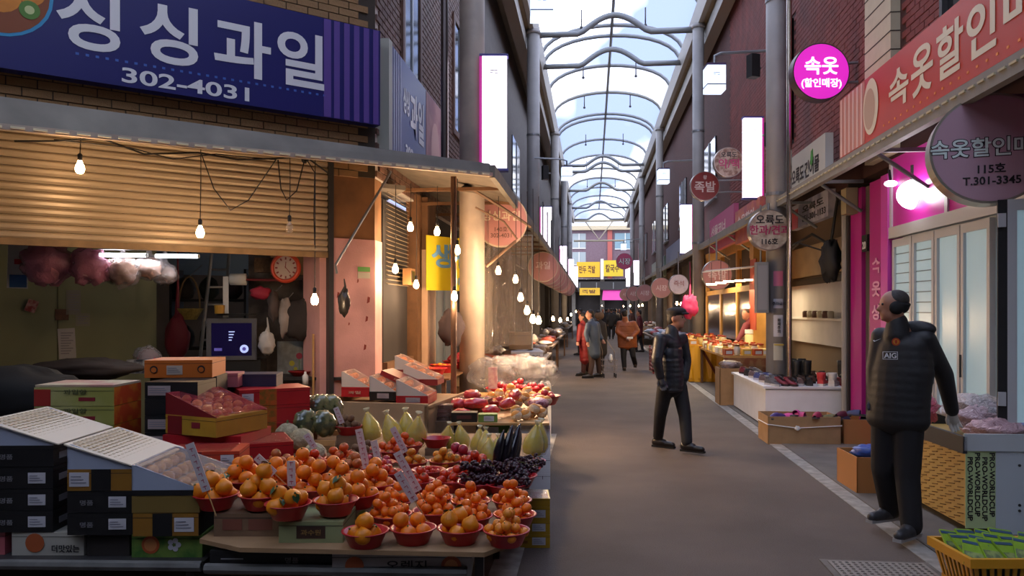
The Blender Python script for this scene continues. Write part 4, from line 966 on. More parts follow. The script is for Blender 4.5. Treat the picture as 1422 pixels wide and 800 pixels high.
# ================================================================== fruit stall
m_red = mat('red_plastic', 'b8202a', .32, spec=.6); m_card = mat('cardboard', '9a7a56', .85, var=.1, vs=8)
m_cardd = mat('cardboard_dark_print', '7a6048', .85, var=.2, vs=8)  # darker, more mottled brown cardboard
m_lab = mat('box_label', 'c4c4ca', .6); m_labp = mat('label_print', '7d7f8c', .6)
PZ = .55
def slab(name, label, cat, pts, z0, z1, mm, legs=None, legm=None, parts=None):
    """a table top given by plan points in the stall grid (lateral, forward)"""
    w_ = [cw(*p) for p in pts]; o = w_[0]
    r = thing(name, label, cat, (o.x, o.y, 0))
    MB().prism([(p.x - o.x, p.y - o.y) for p in w_], z0, z1).make('top', mm, r)
    for (l, d) in (legs or []):
        q = cw(l, d); MB().box(q.x - o.x - .02, q.x - o.x + .02, q.y - o.y - .02, q.y - o.y + .02, 0, z0).make('leg', legm or m_dsteel, r)
    return r, o
tb, o = slab('fruit_table', 'wide low fruit table with cardboard top, holding the red bowls', 'table', [(-1.43, 3.56), (-1.2, 3.43), (-.12, 3.36), (.03, 3.55), (-.0, 3.9), (.26, 6.6), (-1.7, 6.6), (-1.7, 4.5), (-1.43, 4.2)], PZ - .02, PZ, m_card, [(-1.3, 3.7), (-.15, 3.6), (-.1, 5.0), (.12, 6.3), (-1.9, 6.4), (-1.4, 5.0)])
a, b = cw(-1.38, 3.5) - o, cw(-.2, 3.45) - o
MB().tube((a.x, a.y, .435), (b.x, b.y, .435), .024, n=8).make('front_rail', mat('scuffed_steel', '6f706e', .5, .5, var=.3), tb)
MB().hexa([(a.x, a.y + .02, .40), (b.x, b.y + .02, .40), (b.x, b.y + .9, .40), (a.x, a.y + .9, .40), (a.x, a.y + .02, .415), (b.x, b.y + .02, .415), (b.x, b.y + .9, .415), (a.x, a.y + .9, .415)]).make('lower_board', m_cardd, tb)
tb2, o2 = slab('box_table', 'dark low steel table under the black and printed fruit boxes', 'table', [(-3.6, 3.62), (-1.42, 3.55), (-1.42, 4.5), (-1.9, 6.0), (-3.6, 6.0)], .42, .44, m_dsteel, [(-3.3, 3.75), (-1.5, 3.65), (-1.6, 4.4), (-2.1, 5.8), (-3.4, 5.8)])
a, b = cw(-3.6, 3.62) - o2, cw(-1.42, 3.56) - o2
MB().tube((a.x, a.y, .425), (b.x, b.y, .425), .024, n=8).make('front_rail', mat('scuffed_steel', '6f706e', .5, .5, var=.3), tb2)

# ---------------------------------------------------------------- cartons
def carton(name, label, l, d, z, w_, dep, h, mm, rot=0, group=None, labels=(), prints=(), lid=None, cat='box'):
    """front lower left corner at stall grid (l, d), height z; labels/prints: (side, x0, x1, z0, z1, material or text)"""
    p = cw(l, d, z); r = thing(name, label, cat, p, YAW + rot, group)
    MB().box(0, w_, 0, dep, 0, h).make('body', mm, r)
    MB().box(-.001, w_ + .001, -.001, dep + .001, h * .80, h * .82).make('lid_seam', m_black, r)
    def q(mb, side, x0, x1, z0, z1, e=.003, m=0):
        if side == 'f': mb.box(x0, x1, -e, 0, z0, z1, m)
        elif side == 'r': mb.box(w_, w_ + e, x0, x1, z0, z1, m)
        else: mb.box(x0, x1, z0, z1, h, h + e, m)
    for (s, x0, x1, z0, z1, m_) in labels:
        mb = MB(); q(mb, s, x0, x1, z0, z1, .003, 0)
        for k in range(3):
            zz = z0 + (z1 - z0) * (.25 + k * .22); q(mb, s, x0 + .008, x1 - .012 * (k + 1), zz, zz + (z1 - z0) * .06, .005, 1)
        mb.make('label', [m_, m_labp], r)
    for (s, x0, x1, z0, z1, m_) in prints:
        mb = MB()
        if isinstance(m_, tuple):
            if s == 'f': letter_fit(mb, m_[0], x0, x1, z0, z1, y=-.004, bold=.01)
            mb.make('lettering', m_[1], r)
        else:
            q(mb, s, x0, x1, z0, z1, .002); mb.make('print', m_, r)
    if lid: lid(r, w_, dep, h)
    return r
m_blk = mat('black_carton', '17181a', .45); m_blklet = mat('grey_script', '77777c', .5)
m_gold = mat('gold_carton', '8f6420', .5, var=.1, vs=6); m_blue_c = mat('pale_blue_card', '9fa9bd', .7)
m_net = mat('foam_sheet', 'ddd3bf', .8)
def wedge(r, w_, dep, h, mat_side=None, top=None, hl=.115, hr=.0, film_=None, fruit=None, net=True):
    """lid tray: high on the left, falling to the right"""
    ms = mat_side or m_blue_c
    MB().side([(0, h), (w_, h), (w_, h + hr + .004), (.02, h + hl), (0, h + hl)], 0, .006).make('lid_side', ms, r)
    MB().side([(0, h), (w_, h), (w_, h + hr + .004), (.02, h + hl), (0, h + hl)], dep - .006, dep).make('lid_side', ms, r)
    MB().box(0, .006, 0, dep, h, h + hl).make('lid_side', ms, r)
    if top:
        MB().hexa([(-.01, -.012, h + hl), (w_ + .03, -.012, h + hr + .004), (w_ + .03, dep + .02, h + hr + .004), (-.01, dep + .02, h + hl), (-.01, -.012, h + hl + .006), (w_ + .03, -.012, h + hr + .01), (w_ + .03, dep + .02, h + hr + .01), (-.01, dep + .02, h + hl + .006)]).make('sheet', top, r)
        mb = MB()
        if net:
            for i in range(13):
                for j in range(13):
                    x = .015 + (w_ - .01) * i / 13; y = .02 + (dep - .03) * j / 13; z = h + hl + (hr - hl) * x / w_ + .008
                    mb.box(x, x + w_ / 26, y, y + dep / 26, z, z + .004)
            tag(mb.make('raised_net_cells', mat('foam_cell', 'ccbfa4', .8), r), kind='stuff')
    if film_:
        MB().hexa([(0, 0, h + hl), (w_, 0, h + hr + .01), (w_, dep, h + hr + .01), (0, dep, h + hl), (0, 0, h + hl + .003), (w_, 0, h + hr + .013), (w_, dep, h + hr + .013), (0, dep, h + hl + .003)]).make('clear_cover', film_, r)
    if fruit:
        mb = MB(); nx_, ny_ = max(2, int(w_ / .075)), max(2, int(dep / .075))
        for i in range(nx_):
            for j in range(ny_):
                x = (i + .5) * w_ / nx_; zt = h + hl + (hr - hl) * x / w_ - .006
                mb.ball((x, (j + .5) * dep / ny_, zt - .03), (.033, .033, .03), 8, 5)
        mb.make('packed_fruit', fruit, r, smooth=True)
f_box = film('carton_cover_film', 'b9a8a0', .7, .1, .8, 9)
f_redb = film('red_carton_film', 'b0404a', .65, .12, .5, 7)
g1 = 'black fruit boxes stacked at the front left'
for st, (l0, d0, n_) in enumerate(((-2.47, 3.66, 4), (-2.07, 3.62, 2))):
    for k in range(n_):
        lv = ('lowest', 'second', 'third', 'top')[k] if n_ == 4 else ('lower', 'upper')[k]
        carton('black_carton', '%s black carton with grey script in the %s stack' % (lv.capitalize(), ('leftmost', 'second')[st]), l0, d0, .55 + k * .103, .305, .50, .1, m_blk, .03, g1,
               labels=[('f', .19, .27, .025, .075, m_lab)] if (k < 3) else [], prints=[('f', .06, .12, .035, .06, ('명품', m_blklet)), ('r', .05, .2, .03, .06, m_blklet)],
               lid=(lambda r, w_, d_, h_: wedge(r, w_, d_, h_, top=m_net)) if (st == 0 and k == 3) else None)
carton('gold_carton', 'gold and black carton with net topped wedge lid, on the second black stack', -2.07, 3.62, .55 + 2 * .103, .305, .50, .1, m_gold, .03, labels=[('f', .01, .10, .02, .085, m_lab)], prints=[('f', .11, .20, .0, .1, m_blk)], lid=lambda r, w_, d_, h_: wedge(r, w_, d_, h_, top=m_net))
carton('gold_carton', 'gold and black carton at the bottom of the third stack', -1.755, 3.60, .55, .30, .48, .105, m_gold, .03, labels=[('f', .19, .28, .02, .085, m_lab)], prints=[('f', .09, .18, 0, .105, m_blk), ('r', 0, .48, 0, .105, m_blk)])
carton('gold_carton', 'film covered gold carton of citrus with pale wedge side, third stack from the left', -1.76, 3.60, .658, .31, .50, .105, mat('olive_gold_carton', '7a6430', .5), .03, prints=[('f', 0, .31, .08, .105, m_blk)], lid=lambda r, w_, d_, h_: wedge(r, w_, d_, h_, film_=f_box, fruit=mat('packed_orange', 'c98a3a', .5)))
# printed boxes on the lower table
m_wbox = mat('white_print_box', 'a9a79c', .6)
def printdisc(r, x, z, rr, mm, y=-.004):
    mb = MB(); disc(mb, x, z, rr, y, 0); mb.make('fruit_print', mm, r)
m_po = mat('print_persimmon', 'a5522a', .6); m_pg = mat('print_green', '3f6a2a', .6, c2='6d8a3a', vs=9); m_pk = mat('print_pink', 'a5626a', .6)
r_ = carton('printed_box', 'pink printed box at the lower left edge of the picture', -2.62, 3.68, .44, .22, .3, .108, mat('pink_box', '9d7a78', .6, c2='a9575f', vs=8), 0)
r_ = carton('printed_box', 'white box with a printed persimmon, under the black stacks', -2.36, 3.67, .44, .34, .3, .108, m_wbox, 0, prints=[('f', .19, .32, .015, .05, ('더맛있는', m_ink))]); printdisc(r_, .11, .06, .045, m_po)
carton('printed_box', 'plain dark box between the persimmon box and the green citrus box', -2.0, 3.66, .44, .2, .3, .108, mat('dark_box', '2b2624', .7), 0)
r_ = carton('printed_box', 'green box with a printed cut citrus, under the third stack', -1.78, 3.64, .44, .33, .3, .108, m_pg, 0); printdisc(r_, .09, .06, .042, mat('print_citrus', 'b5562c', .5)); printdisc(r_, .09, .06, .03, mat('print_citrus_in', 'c7804a', .5), -.005)
mb = MB()
for k in range(5): disc(mb, .2 + .02 * math.cos(k * 1.26), .06 + .02 * math.sin(k * 1.26), .013, -.004, 0, 10)
mb.make('blossom_print', m_lab, r_)
# boxes on the lower board of the fruit table
carton('black_carton', 'black box with grey script on the lower board under the fruit', -1.36, 3.5, .415, .55, .3, .10, m_blk, 0, prints=[('f', .34, .40, .045, .07, ('명품', m_blklet)), ('f', .05, .15, .06, .066, m_blklet)])
r_ = carton('printed_box', 'pale box with orange slices printed, under the fruit table front', -.80, 3.46, .415, .62, .3, .10, mat('pale_slice_box', '9c9794', .6), 0, prints=[('f', .24, .42, .03, .07, ('오렌지', m_ink))]); printdisc(r_, .1, .045, .042, m_po); printdisc(r_, .53, .045, .045, m_po); printdisc(r_, .53, .045, .03, mat('print_citrus_in', 'c7804a', .5), -.006)
# low boxes raising the left bowls
carton('brown_box', 'brown carton with faint flower print raising two bowls of leafy oranges', -1.38, 3.6, .55, .32, .5, .105, m_cardd, 0, prints=[('f', .04, .13, .03, .08, mat('faint_rose_print', '7d4a3a', .8)), ('f', .16, .27, .03, .08, mat('faint_rose_print', '7d4a3a', .8))])
carton('green_box', 'pale green carton with dark emblem raising the second pair of bowls', -1.05, 3.5, .55, .29, .5, .095, mat('sage_carton', '8d9468', .6), 0, prints=[('f', .08, .21, .02, .075, mat('emblem_brown', '3f2a20', .6)), ('f', .1, .19, .035, .06, ('과수원', mat('emblem_gold', '8f6f3a', .6)))])
# apple boxes behind
for k in range(6):
    r_ = carton('apple_box', '%s yellow green apple box with red sides, tall stack at the back left' % ('Lowest', 'Second', 'Third', 'Fourth', 'Fifth', 'Top')[k], -2.90, 4.72, .44 + k * .115, .485, .34, .112, mat('apple_box_green', 'a8a468', .55, c2='98984a', vs=3), 0, 'yellow green apple boxes',
        prints=[('r', 0, .34, .0, .112, mat('orange_print_side', 'c2451c', .5, c2='cf7a22', vs=9)), ('f', 0, .1, 0, .1, mat('red_print_corner', '9c2a24', .5)), ('f', .27, .37, .03, .052, m_magd if False else mat('wine_strip', '8a2430', .5)), ('f', .18, .32, .07, .1, ('과일향', mat('green_ink', '5a5f3a', .6)))])
carton('top_sheet', 'pale top sheet with pink print over the apple boxes', -2.90, 4.73, .44 + 6 * .115, .485, .33, .012, mat('lid_cream', 'c0b89c', .6, c2='b88a80', vs=4), 0)
# black stack with white labels and the orange box on top
for k in range(6):
    carton('black_carton', '%s black white-labelled box in the narrow stack under the orange box' % ('lowest', 'second', 'third', 'fourth', 'fifth', 'top')[k], -2.29, 4.85, .52 + k * .105, .33, .3, .103, m_blk, 0, 'narrow stack of black boxes', labels=[('f', .02, .16, .02, .08, mat('pinkish_label', 'a99a98', .6))] if k != 4 else [])
m_orb = mat('orange_carton', 'c2641a', .5)
r_ = carton('orange_carton', 'bright orange carton on top of the narrow black stack', -2.42, 5.12, 1.15, .43, .36, .115, m_orb, .12, labels=[('f', .14, .24, .02, .08, mat('cream_label', 'b9a896', .6))]); printdisc(r_, .06, .055, .025, m_ink); printdisc(r_, .06, .052, .017, m_orb, -.006); printdisc(r_, .36, .055, .025, m_ink); printdisc(r_, .36, .052, .017, m_orb, -.006)
carton('box_support', 'dark box below the orange carton', -2.42, 5.2, .44, .43, .3, .71, m_blk, .12)
# red boxes
m_rbx = mat('red_carton', 'ae1f26', .4); m_rdk = mat('dark_red_carton', '7d1c22', .4); m_yel = mat('yellow_carton_side', 'b58c2a', .5, var=.15)
carton('red_carton', 'red carton with white label, base of the pile under the brown topped box', -2.12, 4.72, .44, .50, .42, .40, m_rbx, -.12, labels=[('f', .3, .41, .27, .35, m_lab)])
r_ = carton('red_yellow_carton', 'open film covered gift box of apples, dark red side and yellow front', -2.12, 4.76, .845, .42, .42, .115, m_yel, -.45, labels=[], prints=[('f', .02, .14, 0, .11, m_rdk), ('f', .22, .29, .045, .08, mat('wine_strip', '8a2430', .5))], lid=lambda r, w_, d_, h_: wedge(r, w_, d_, h_, mat_side=m_rdk, film_=f_redb, hl=.13, fruit=mat('packed_peach', 'd9924a', .5, c2='b5503a')))
for k, z in enumerate((.44, .555, .67)):
    carton('red_carton', '%s red carton in the front pile right of the gift boxes' % ('lowest', 'middle', 'top')[k], -1.72, 4.62 + k * .02, z, .40, .40, .113, m_rbx, .42, 'front pile of red cartons', labels=[('f', .03, .12, .03, .08, m_lab)] if k == 2 else [], lid=(lambda r, w_, d_, h_: MB().box(.01, w_ - .01, .01, d_ - .01, h_, h_ + .006).make('clear_cover', f_redb, r)) if k == 2 else None)
carton('red_carton', 'red film topped carton in front of the red piles with orange end', -1.90, 4.24, .72, .40, .26, .10, mat('orange_red_carton', 'c03a22', .4), .12, labels=[('f', .3, .37, .02, .08, m_lab)], lid=lambda r, w_, d_, h_: MB().box(.01, w_ - .05, .01, d_ - .01, h_, h_ + .006).make('clear_cover', f_redb, r), prints=[('f', 0, .2, 0, .1, m_rdk)])
carton('brown_box', 'brown box below the red film topped carton', -1.90, 4.26, .44, .38, .26, .275, m_cardd, .12)
for k in range(4):
    carton('red_carton', '%s red and orange printed carton in the rear right pile' % ('lowest', 'second', 'third', 'top')[k], -1.93, 5.5, .55 + k * .12, .50, .36, .118, m_rbx, .5, 'rear pile of red printed cartons', labels=[('f', .02, .1, .03, .09, m_lab)], prints=[('f', .14, .26, 0, .118, mat('orange_fruit_print', 'b5561c', .5, c2='7d5a1a', vs=20))])
carton('yellow_tray', 'small yellow wooden tray behind the red cartons', -1.66, 5.95, .8, .16, .2, .07, mat('tray_yellow', 'b08a3a', .6), .2)
carton('brown_box', 'brown box under the small yellow tray', -1.66, 5.97, .55, .16, .18, .25, m_cardd, .2)
carton('navy_box', 'navy blue box with a white edge behind the orange carton', -2.05, 5.75, 1.03, .3, .25, .09, mat('navy_carton', '2a2c44', .5), .1)
carton('dark_box', 'dark box under the navy box', -2.05, 5.76, .55, .3, .25, .48, m_blk, .1)
carton('pink_box', 'pinkish flat box right behind the orange carton', -2.18, 5.6, 1.04, .2, .2, .1, mat('pinkish_carton', 'a5626a', .5), .1)
carton('dark_box', 'dark box under the pinkish flat box', -2.24, 5.62, .55, .2, .2, .49, m_blk, .1)
carton('brown_box', 'small cardboard box on the right behind the red cartons', -1.3, 6.2, .55, .35, .3, .36, m_card, .1) if False else None

# ---------------------------------------------------------------- bowls and fruit
R0 = .103
NUM = ('', ' second', ' third', ' fourth', ' fifth', ' sixth', ' seventh')
def place_words(pts):
    zs = [p[2] for p in pts]; z0, z1 = min(zs), max(zs); out_ = []; used = {}
    cx = sum(p[0] for p in pts) / len(pts); cy = sum(p[1] for p in pts) / len(pts); top = zs.index(z1)
    for i, (x, y, z) in enumerate(pts):
        if i == top: out_.append('topmost'); continue
        dx, dy = x - cx, y - cy; w_ = ('upper' if z > z0 + (z1 - z0) * .45 else 'lower')
        a = math.degrees(math.atan2(dy, dx)) % 360
        w_ += ' ' + ('right', 'back right', 'back', 'back left', 'left', 'front left', 'front', 'front right')[int((a + 22.5) // 45) % 8]
        k = used.get(w_, 0); used[w_] = k + 1
        out_.append(w_ + (' ' + ('', 'inner', 'middle', 'outer', 'hidden', 'deep', 'last')[min(k, 6)] if k else ''))
    return out_
bowl_me = MB().lathe([(.066, 0), (.07, .004), (.096, .062), (.106, .066), (.106, .070), (.094, .068), (.066, .008)], 24).data('fruit_bowl', m_red, True)
def fruitmat(nm, c, c2=None, r=.42, bump=.12): return mat(nm, c, r, c2=c2, vs=9, bump=bump, bs=260) if c2 else mat(nm, c, r, var=.12, vs=14, bump=bump, bs=260)
m_leaf = mat('citrus_leaf', '35502a', .45, var=.2); m_stem = mat('fruit_stem', '4f5a2c', .7)
def fruit_mesh(nm, r, sq=.9, mm=None, top='stem', n=14, k=9, neck=0):
    mb = MB(); mb.ball((0, 0, 0), (r, r, r * sq), n, k)
    if neck:
        for i, v in enumerate(mb.v):
            if v[2] > r * sq * .55: s_ = .72; mb.v[i] = (v[0] * s_, v[1] * s_, v[2] + neck * (v[2] / (r * sq) - .5) * 2)
    if top == 'stem': mb.lathe([(r * .14, r * sq - .003 + neck), (r * .10, r * sq + .004 + neck)], 5, 1)
    if top == 'calyx':
        for j in range(5):
            a = j * 1.2566; mb.add([(0, 0, r * sq + .002), (r * .3 * math.cos(a - .3), r * .3 * math.sin(a - .3), r * sq), (r * .75 * math.cos(a), r * .75 * math.sin(a), r * sq * .82), (r * .3 * math.cos(a + .3), r * .3 * math.sin(a + .3), r * sq)], [(0, 1, 2, 3)], 1)
    return mb.data(nm, [mm, m_stem], True)
FR = {
 'orange': ('orange', fruit_mesh('orange', .037, .95, fruitmat('orange_peel', 'ec7c0a')), .037, 'large orange'),
 'leafy': ('leafy_mandarin', fruit_mesh('leafy_mandarin', .040, .9, fruitmat('leafy_mandarin_peel', 'e4860c'), neck=.01), .038, 'knobbly neck mandarin'),
 'mandarin': ('mandarin', fruit_mesh('mandarin', .0265, .85, fruitmat('mandarin_peel', 'ee740e')), .0265, 'small mandarin'),
 'kumquat': ('mandarin', fruit_mesh('mandarin_yellow', .024, .9, fruitmat('yellow_mandarin_peel', 'e88a20')), .024, 'tiny yellow orange mandarin'),
 'tomato': ('tomato', fruit_mesh('tomato', .029, .85, fruitmat('tomato_skin', 'cf3c1c', r=.25, bump=0), 'calyx'), .029, 'red orange tomato'),
 'persim': ('persimmon', fruit_mesh('persimmon', .031, .85, fruitmat('persimmon_skin', 'd0561c', r=.3, bump=0), 'calyx'), .031, 'glossy persimmon'),
 'brown': ('persimmon', fruit_mesh('dull_persimmon', .03, .9, fruitmat('dull_persimmon_skin', 'b5602a', r=.4), 'calyx'), .03, 'brownish persimmon'),
 'cherry': ('cherry_tomato', fruit_mesh('cherry_tomato', .017, .95, fruitmat('cherry_skin', 'c4351f', r=.25, bump=0), 'none', 10, 6), .017, 'tiny cherry tomato'),
 'kiwi': ('kiwi', fruit_mesh('kiwi', .026, 1.15, fruitmat('kiwi_skin', '6d5238', r=.8), 'none'), .027, 'brown kiwi'),
 'apple': ('apple', fruit_mesh('apple', .04, .9, mat('apple_skin', 'b02a30', .3, c2='a3303a', vs=5)), .04, 'red apple'),
 'smallapple': ('apple', fruit_mesh('small_apple', .028, .9, mat('pink_apple_skin', 'a8283c', .35)), .028, 'dark pink small apple'),
 'plum': ('pomegranate', fruit_mesh('pomegranate', .036, .92, mat('pomegranate_skin', '9c1f36', .35)), .036, 'deep pink pomegranate'),
 'yellow': ('yellow_persimmon', fruit_mesh('yellow_persimmon', .03, .8, fruitmat('yellow_persimmon_skin', 'd98a24', r=.35), 'calyx'), .03, 'yellow orange persimmon'),
}
leaf_me = MB().add([(0, 0, 0), (.012, .016, .004), (.03, .014, .002), (.048, 0, -.006), (.03, -.014, .002), (.012, -.016, .004)], [(0, 1, 2, 3), (0, 3, 4, 5)]).data('leaf', m_leaf)
def heap(n, r, R, floor_=.014, seed=1, grow=1.0):
    rnd = random.Random(seed); out_ = []
    for i in range(n):
        best = None
        for t_ in range(90):
            a = rnd.random() * 6.283; q = (R - r * .55) * math.sqrt(rnd.random()) * (1 if i < n * .55 else .8 if i < n * .85 else .35)
            x, y = q * math.cos(a), q * math.sin(a); z = floor_ + r + max(0, (q - .055)) * .6
            for (X, Y, Z) in out_:
                dd = (x - X) ** 2 + (y - Y) ** 2
                if dd < 4 * r * r * .9: z = max(z, Z + math.sqrt(4 * r * r * .9 - dd) * .97)
            if best is None or z < best[2]: best = (x, y, z)
        out_.append(best)
    return out_
BOWLS = [  # lateral px, forward distance, base height, fruit, count, place phrase
 (311, 3.66, .665, 'leafy', 7, 'on the brown carton, left'), (364, 3.64, .665, 'leafy', 8, 'on the brown carton, right'),
 (409, 3.56, .655, 'leafy', 6, 'front left on the green carton'), (464, 3.56, .655, 'leafy', 7, 'front right on the green carton'),
 (515, 3.50, .55, 'leafy', 5, 'front row, dark leafy pile, left'), (576, 3.50, .55, 'orange', 5, 'front row, smooth oranges, middle'),
 (630, 3.50, .55, 'leafy', 6, 'front row, second from right'), (682, 3.48, .55, 'kumquat', 22, 'front right corner'),
 (340, 3.98, .665, 'orange', 9, 'behind the carton pair, by film box'), (398, 3.92, .665, 'orange', 9, 'behind leafy pair, by upright tag'),
 (440, 3.86, .655, 'orange', 9, 'second row behind the green carton'), (497, 3.84, .62, 'orange', 8, 'second row, mixed red and orange'),
 (418, 4.22, .655, 'orange', 8, 'dark gap behind upright tag'),
 (474, 4.2, .60, 'orange', 9, 'third row left, high orange pile'), (521, 4.16, .60, 'orange', 9, 'third row, large oranges by the tall tag'),
 (547, 3.78, .55, 'mandarin', 18, 'second row, left of the crossed tags'), (602, 3.78, .55, 'mandarin', 18, 'second row, behind the smooth oranges'), (652, 3.74, .55, 'mandarin', 18, 'second row, behind the leafy right bowl'),
 (694, 3.74, .55, 'mandarin', 18, 'right edge, second'), (549, 4.04, .55, 'mandarin', 17, 'third row, behind the crossed tags'), (604, 4.06, .55, 'mandarin', 18, 'third row centre, tall mandarin peak'), (653, 4.02, .55, 'mandarin', 18, 'third row right of centre'),
 (699, 4.02, .55, 'mandarin', 18, 'right edge, third, tall peak'),
 (390, 4.58, .62, 'brown', 10, 'left end by the red cartons'), (446, 4.62, .62, 'tomato', 12, 'left, tomatoes before the melons'), (489, 4.6, .60, 'brown', 11, 'middle left, brown persimmons'),
 (538, 4.56, .58, 'tomato', 11, 'centre left, tomatoes by the short tag'), (577, 4.50, .56, 'tomato', 11, 'centre, tomatoes behind the crossed tags'), (620, 4.50, .56, 'tomato', 11, 'centre right, tomatoes on leaves'),
 (596, 4.78, .55, 'cherry', 26, 'flat bowl of cherry tomatoes, left'), (641, 4.76, .55, 'cherry', 26, 'flat bowl of cherry tomatoes, right'),
 (472, 4.9, .60, 'persim', 10, 'below the kiwis, persimmons'), (505, 5.12, .60, 'kiwi', 12, 'kiwis left of the pears'), (526, 4.86, .58, 'smallapple', 12, 'dark pink apples left of centre'),
 (580, 5.04, .56, 'yellow', 10, 'yellow persimmons below the pears'), (616, 5.06, .56, 'yellow', 12, 'yellow persimmons in the middle back'), (655, 5.02, .56, 'tomato', 13, 'tomatoes before the right pears'),
 (543, 5.28, .58, 'persim', 10, 'back row persimmons left of the slanted tag'), (566, 5.5, .58, 'persim', 9, 'rear row persimmons before the pears'), (643, 5.32, .56, 'plum', 6, 'pomegranates in the back row'),
 (484, 5.85, .66, 'kiwi', 14, 'rear kiwis nearest the squashes'), (606, 5.66, .60, None, 0, 'empty bowl in the back row'),
]
pos = [[(u - 711) / 1080 * D, D] for (u, D, *_r) in BOWLS]
for it in range(40):
    for i in range(len(pos)):
        for j in range(i + 1, len(pos)):
            dx, dy = pos[j][0] - pos[i][0], pos[j][1] - pos[i][1]; dd = math.hypot(dx, dy)
            if dd < .212:
                e = (.212 - dd) / 2 / max(dd, 1e-4); pos[i][0] -= dx * e; pos[i][1] -= dy * e * .8; pos[j][0] += dx * e; pos[j][1] += dy * e * .8
raise_me = MB().box(-.075, .075, -.075, .075, 0, 1).data('foot', m_cardd)
def put_fruit(kind, p, desc, wd):
    nm, me, r, adj = FR[kind]
    o = link(nm, me, None, p)
    o.rotation_euler = (random.uniform(-.7, .7), random.uniform(-.7, .7), random.uniform(0, 6.28))
    tag(o, ('%s, %s one, bowl: %s' % (adj, wd, desc)), nm.split('_')[-1], 'fruit in the bowl: ' + desc)
    return o
for bi, (u, D, bz, kind, n_, ph) in enumerate(BOWLS):
    l, d = pos[bi]; z = bz if bz > .56 else PZ
    p = cw(l, d, z)
    b_ = link('fruit_bowl', bowl_me, None, p, random.random() * 6); tag(b_, 'red plastic bowl: ' + ph, 'bowl', 'red plastic fruit bowls')
    onbox = bz > .64 and bi < 4
    if z > PZ + .005 and not onbox:
        f_ = link('riser', raise_me, None, (p.x, p.y, PZ), YAW); f_.scale = (1, 1, z - PZ); tag(f_, 'brown cardboard riser under the bowl: ' + ph, 'riser')
    if kind:
        r = FR[kind][2]
        hp = heap(n_, r, .092, seed=bi * 7 + 1)
        wds = place_words(hp)
        for k, (x, y, zz) in enumerate(hp):
            o = put_fruit(kind, (p.x + x, p.y + y, p.z + zz), ph, wds[k])
            if kind == 'leafy' and k in (1, n_ - 2, n_ - 1):
                lf = link('leaf', leaf_me, o, (0, 0, .045)); lf.rotation_euler = (.3, .4, random.random() * 6)
# grapes: a heap of countable bunches
gr_m = mat('grape_skin', '2e1620', .3, c2='45202c', vs=30)
mb = MB(); rnd = random.Random(5)
for i in range(75):
    t_ = rnd.random(); a = rnd.random() * 6.28; q = .045 * (1 - t_ * .65) * math.sqrt(rnd.random()) + .01
    mb.ball((-.06 + t_ * .14, q * math.cos(a), .035 + q * .7 * math.sin(a)), .0105, 7, 5)
bunch = mb.data('berries', gr_m, True)
bst = MB().path([(-.09, 0, .05), (-.03, 0, .045), (.05, 0, .04)], .003, 4).data('stalk', mat('grape_stalk', '5a5a2c', .8))
gp = [(660, 4.45, 0), (683, 4.42, 0), (672, 4.6, 0), (664, 4.5, .06), (684, 4.56, .05), (705, 4.42, 0), (722, 4.40, 0), (714, 4.52, .05), (706, 4.60, .03), (728, 4.56, 0), (735, 4.7, 0), (722, 4.7, .04), (745, 4.85, 0), (740, 5.0, 0)]
nmz = ('first', 'second', 'third', 'fourth', 'fifth', 'sixth', 'seventh', 'eighth', 'ninth', 'tenth', 'eleventh', 'twelfth', 'thirteenth', 'last')
for i, (u, D, dzz) in enumerate(gp):
    g_ = thing('grape_bunch', 'dark purple grape bunch at the right of the fruit table, %s from the left front' % nmz[i], 'grapes', cw((u - 711) / 1080 * D - .02, D, .60 + dzz), rnd.random() * 6, 'grape bunches beside the aubergines')
    link('berries', bunch, g_); link('stalk', bst, g_)
for i, (l, d) in enumerate(((-.03, 4.4), (.03, 4.62), (.06, 4.84), (.1, 5.06), (-.2, 4.45))):
    b_ = link('fruit_bowl', bowl_me, None, cw(l, d, PZ)); b_.scale = (1.15, 1.15, 1); tag(b_, 'red bowl under the grapes, %s along the right edge' % ('first', 'second', 'third', 'fourth', 'innermost')[i], 'bowl', 'red plastic fruit bowls')
# aubergines
eg = MB().path([(0, 0, 0), (.0, 0, .05), (.01, 0, .13), (.025, 0, .2), (.035, 0, .25), (.045, 0, .28)], [.012, .028, .034, .027, .014, .004], 12).data('fruit_body', mat('aubergine_skin', '15101a', .2, spec=.8), True)
for i, (u, D, tx, s_) in enumerate(((694, 4.70, -.1, .9), (703, 4.72, .0, 1.0), (712, 4.74, .12, 1.05), (718, 4.8, .2, .95))):
    e_ = thing('aubergine', '%s of the black aubergines standing behind the grapes' % ('leftmost', 'second', 'third', 'rightmost')[i], 'aubergine', cw((u - 711) / 1080 * D - .02, D, .62), 0, 'black aubergines')
    e_.rotation_euler = (-.2, tx + .1, i * .3); e_.scale = (s_,) * 3; link('fruit_body', eg, e_); link('stalk', bst, e_).location = (0, 0, -.03)
